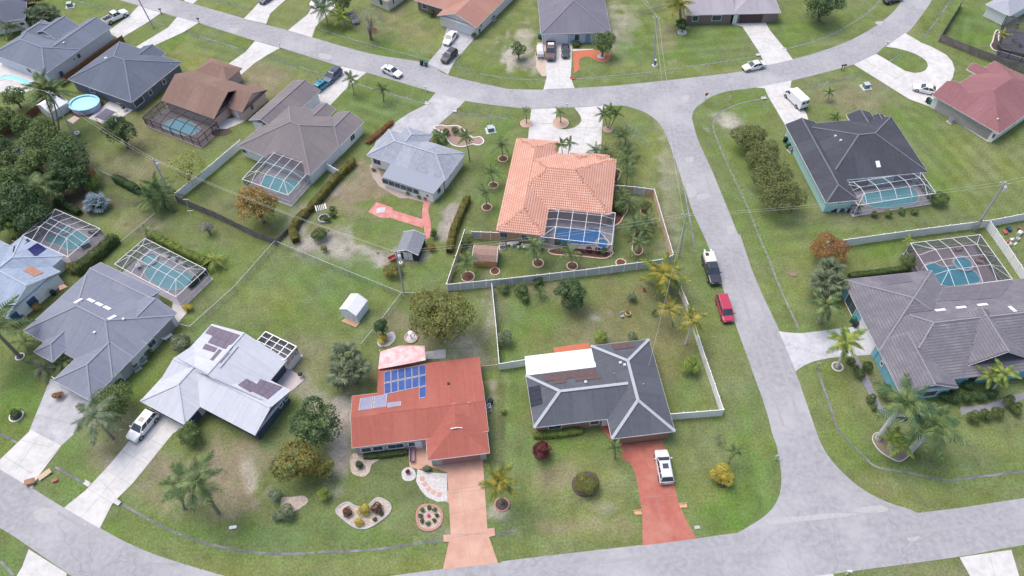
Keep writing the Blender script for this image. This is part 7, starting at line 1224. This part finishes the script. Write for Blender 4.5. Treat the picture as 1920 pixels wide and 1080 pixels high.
# glider bench, bird bath, arbour chair, wheelbarrow, tyre ring, tank, lawn debris
c = G(774,856); o = thing('garden_bench', 'mauve garden bench at red house entry walk', 'bench', (c.x, c.y, .03), None, 1.65); m = mat('bench_mauve', (.36,.24,.28), (.3,.2,.23), sc=4, rough=.7); MB().box((0, 0, .45), (1.9, .6, .08)).build('seat', m, o, True); MB().box((0, .32, .75), (1.9, .08, .55)).build('backrest', m, o, True)
for s in (-1, 1):
    MB().box((s*.9, 0, .62), (.08, .6, .06)).build('armrest', m, o, True)
    for t in (-.25, .25): MB().box((s*.85, t, .2), (.07, .07, .4)).build('leg', m, o, True)
c = G(771,634); o = thing('bird_bath', 'white bird bath statue inside round stone ring', 'bird bath', (c.x, c.y, 0)); n = 20; ci = lambda R: [(R*math.cos(6.2832*i/n), R*math.sin(6.2832*i/n)) for i in range(n)]; MB().ring(ci(1.05), ci(.85), 0, .22).build('stone_ring', mat('ring_pink', (.5,.36,.33), (.42,.3,.28), sc=6), o, True); MB().prism(ci(.84), -.02, .08).build('pebbles', M_GRAVEL, o, True); MB().lathe((0, 0, .05), [(.25, 0), (.1, .15), (.09, 1.2), (.3, 1.35), (.36, 1.45)], 12).build('pedestal', M_TRIM, o, True)
c = G(606,404); o = thing('arbour_chair', 'white slatted arbour chair over round tub in gravel', 'arbour', (c.x, c.y, 0), None, .3)
for k in range(6): MB().box((-.75+k*.3, .0, 2.0), (.1, 1.3, .06)).build('slat', M_TRIM, o, True)
for sx in (-.85, .85):
    MB().box((sx, 0, 2.04), (.1, 1.4, .08)).build('beam', M_TRIM, o, True)
    for sy in (-.6, .6): MB().box((sx, sy, 1.0), (.1, .1, 2.0)).build('post', M_TRIM, o, True)
MB().ring([(1.0*math.cos(.3142*i), 1.0*math.sin(.3142*i)-1.0) for i in range(20)], [(.8*math.cos(.3142*i), .8*math.sin(.3142*i)-1.0) for i in range(20)], 0, .4).build('tub', M_CONCG, o, True)
c = G(737,488); o = thing('wheelbarrow', 'red wheelbarrow with junk beside utility pole', 'wheelbarrow', (c.x, c.y, 0), None, .6); MB().add([(-.5,-.35,.35),(.5,-.3,.35),(.5,.3,.35),(-.5,.35,.35),(-.7,-.5,.75),(.65,-.42,.75),(.65,.42,.75),(-.7,.5,.75)], [(3,2,1,0),(0,1,5,4),(1,2,6,5),(2,3,7,6),(3,0,4,7)]).build('tray', mat('barrow_red', (.45,.12,.1), (.38,.1,.09), sc=4), o, True); MB().tube([(.75,-.06,.22),(.75,.06,.22)], .22, 10).build('wheel', M_TYRE, o, True)
for s in (-.3, .3): MB().beam((-1.3, s, .55), (.7, s*.3, .3), .05).build('handle', M_WOODB, o, True); MB().beam((-.4, s, .4), (-.45, s, 0), .05).build('leg', M_GALV, o, True)
c = G(752,498); o = thing('water_tank', 'white plastic tank standing beside shed pole', 'tank', (c.x, c.y, 0)); MB().lathe((0, 0, 0), [(.35, 0), (.38, .1), (.38, .8), (.2, .95), (.1, 1.0)], 14).build('tank', M_TRIM, o, True); MB().lathe((0, 0, 1.0), [(.12, 0), (.12, .06)], 8).build('cap', M_BLK, o, True)
c = G(146,253); o = thing('tyre_swing', 'white painted tyre ring hung at utility pole base', 'tyre', (c.x, c.y, .3)); MB().tube([(.42*math.cos(.3142*i), .42*math.sin(.3142*i), .2) for i in range(21)], .13, 8, False).build('tyre', M_EDGEW, o, True); MB().box((0, 0, -.12), (.5, .5, .36)).build('stand', M_CONCG, o, True)
c = G(1226,119); o = thing('utility_pedestal', 'blue utility pedestal with white cap at pole base', 'pedestal', (c.x+.1, c.y-.6, 0)); MB().lathe((0, 0, 0), [(.6, 0), (.55, .06)], 12).build('pad', M_CONC, o, True); MB().box((0, 0, .6), (.34, .34, 1.1)).build('cabinet', mat('pedestal_blue', (.12,.2,.42), (.1,.17,.36), sc=3), o, True); MB().box((0, 0, 1.25), (.4, .4, .22)).build('cap', M_TRIM, o, True)
c = G(1166,594); o = thing('garden_gnome_chair', 'small purple grey garden seat on charcoal back lawn', 'chair', (c.x, c.y, 0), None, .4); MB().box((0, 0, .35), (.5, .5, .08)).build('seat', M_CONCG, o, True); MB().box((0, .25, .65), (.5, .07, .6)).build('backrest', M_CONCG, o, True)
for sx in (-.2, .2):
    for sy in (-.2, .2): MB().box((sx, sy, .16), (.06, .06, .32)).build('leg', M_CONCG, o, True)
for i, (x, y) in enumerate(((355,455),(362,470))): 
    c = G(x-2, y-66 if i == 0 else y-62); o = thing('clothes_pole', ('taller','shorter')[i]+' leaning white clothes pole along wooden fence', 'pole', (c.x, c.y, 0), 'clothes poles'); MB().tube([(0, 0, 0), (.2, .1, 1.9-.3*i)], .05, 6).build('pole', M_TRIM, o, True); MB().beam((-.3, .1, 1.9-.3*i), (.7, .1, 1.9-.3*i), .06).build('crossbar', M_TRIM, o, True)
# antennas, propane and clutter by the white vinyl fence
for i in range(14):
    x, y = 1880+random.uniform(0, 38), 420+random.uniform(0, 40)+i*1.2; k = random.choice((M_TRIM, M_BLK, M_RED, M_CONCG, MATS['bin_blue'])); c = G(x, y); s = (random.uniform(.3, .8), random.uniform(.3, .7), random.uniform(.2, .6)); o = thing('yard_clutter', 'discarded household item piled beyond white vinyl fence', 'clutter', (c.x, c.y, 0), 'clutter pile by fence', random.random()*3); MB().box((0, 0, s[2]/2), s).build('carton', k, o, True); MB().lathe((s[0]*.3, 0, s[2]), [(.12, 0), (.16, .08), (.05, .2)], 8).build('lid', k, o, True)
for i in range(7):
    x, y = 1560+i*6+random.uniform(-2, 2), 398-i*.4+random.uniform(-2, 2); c = G(x, y); s = (random.uniform(.25, .6), random.uniform(.25, .5), random.uniform(.3, .7)); k = random.choice((M_CONC, M_CONCG, M_BLK, M_TRIM)); o = thing('yard_clutter', 'pot or chair piled along mint house rear wall', 'clutter', (c.x, c.y, 0), 'clutter by mint house wall', random.random()*3); MB().lathe((0, 0, 0), [(s[0]*.4, 0), (s[0]*.6, s[2]), (s[0]*.5, s[2])], 8).build('pot', k, o, True)
for i, (x, y) in enumerate(((960,463),(972,466),(980,462))): c = G(x, y); o = thing('yard_clutter', 'pool pump piece standing by tan rear wall', 'clutter', (c.x, c.y, 0), 'pool pumps by tan wall'); MB().lathe((0, 0, 0), [(.22, 0), (.24, .5), (.12, .7)], 8).build('pump', k, o, True)
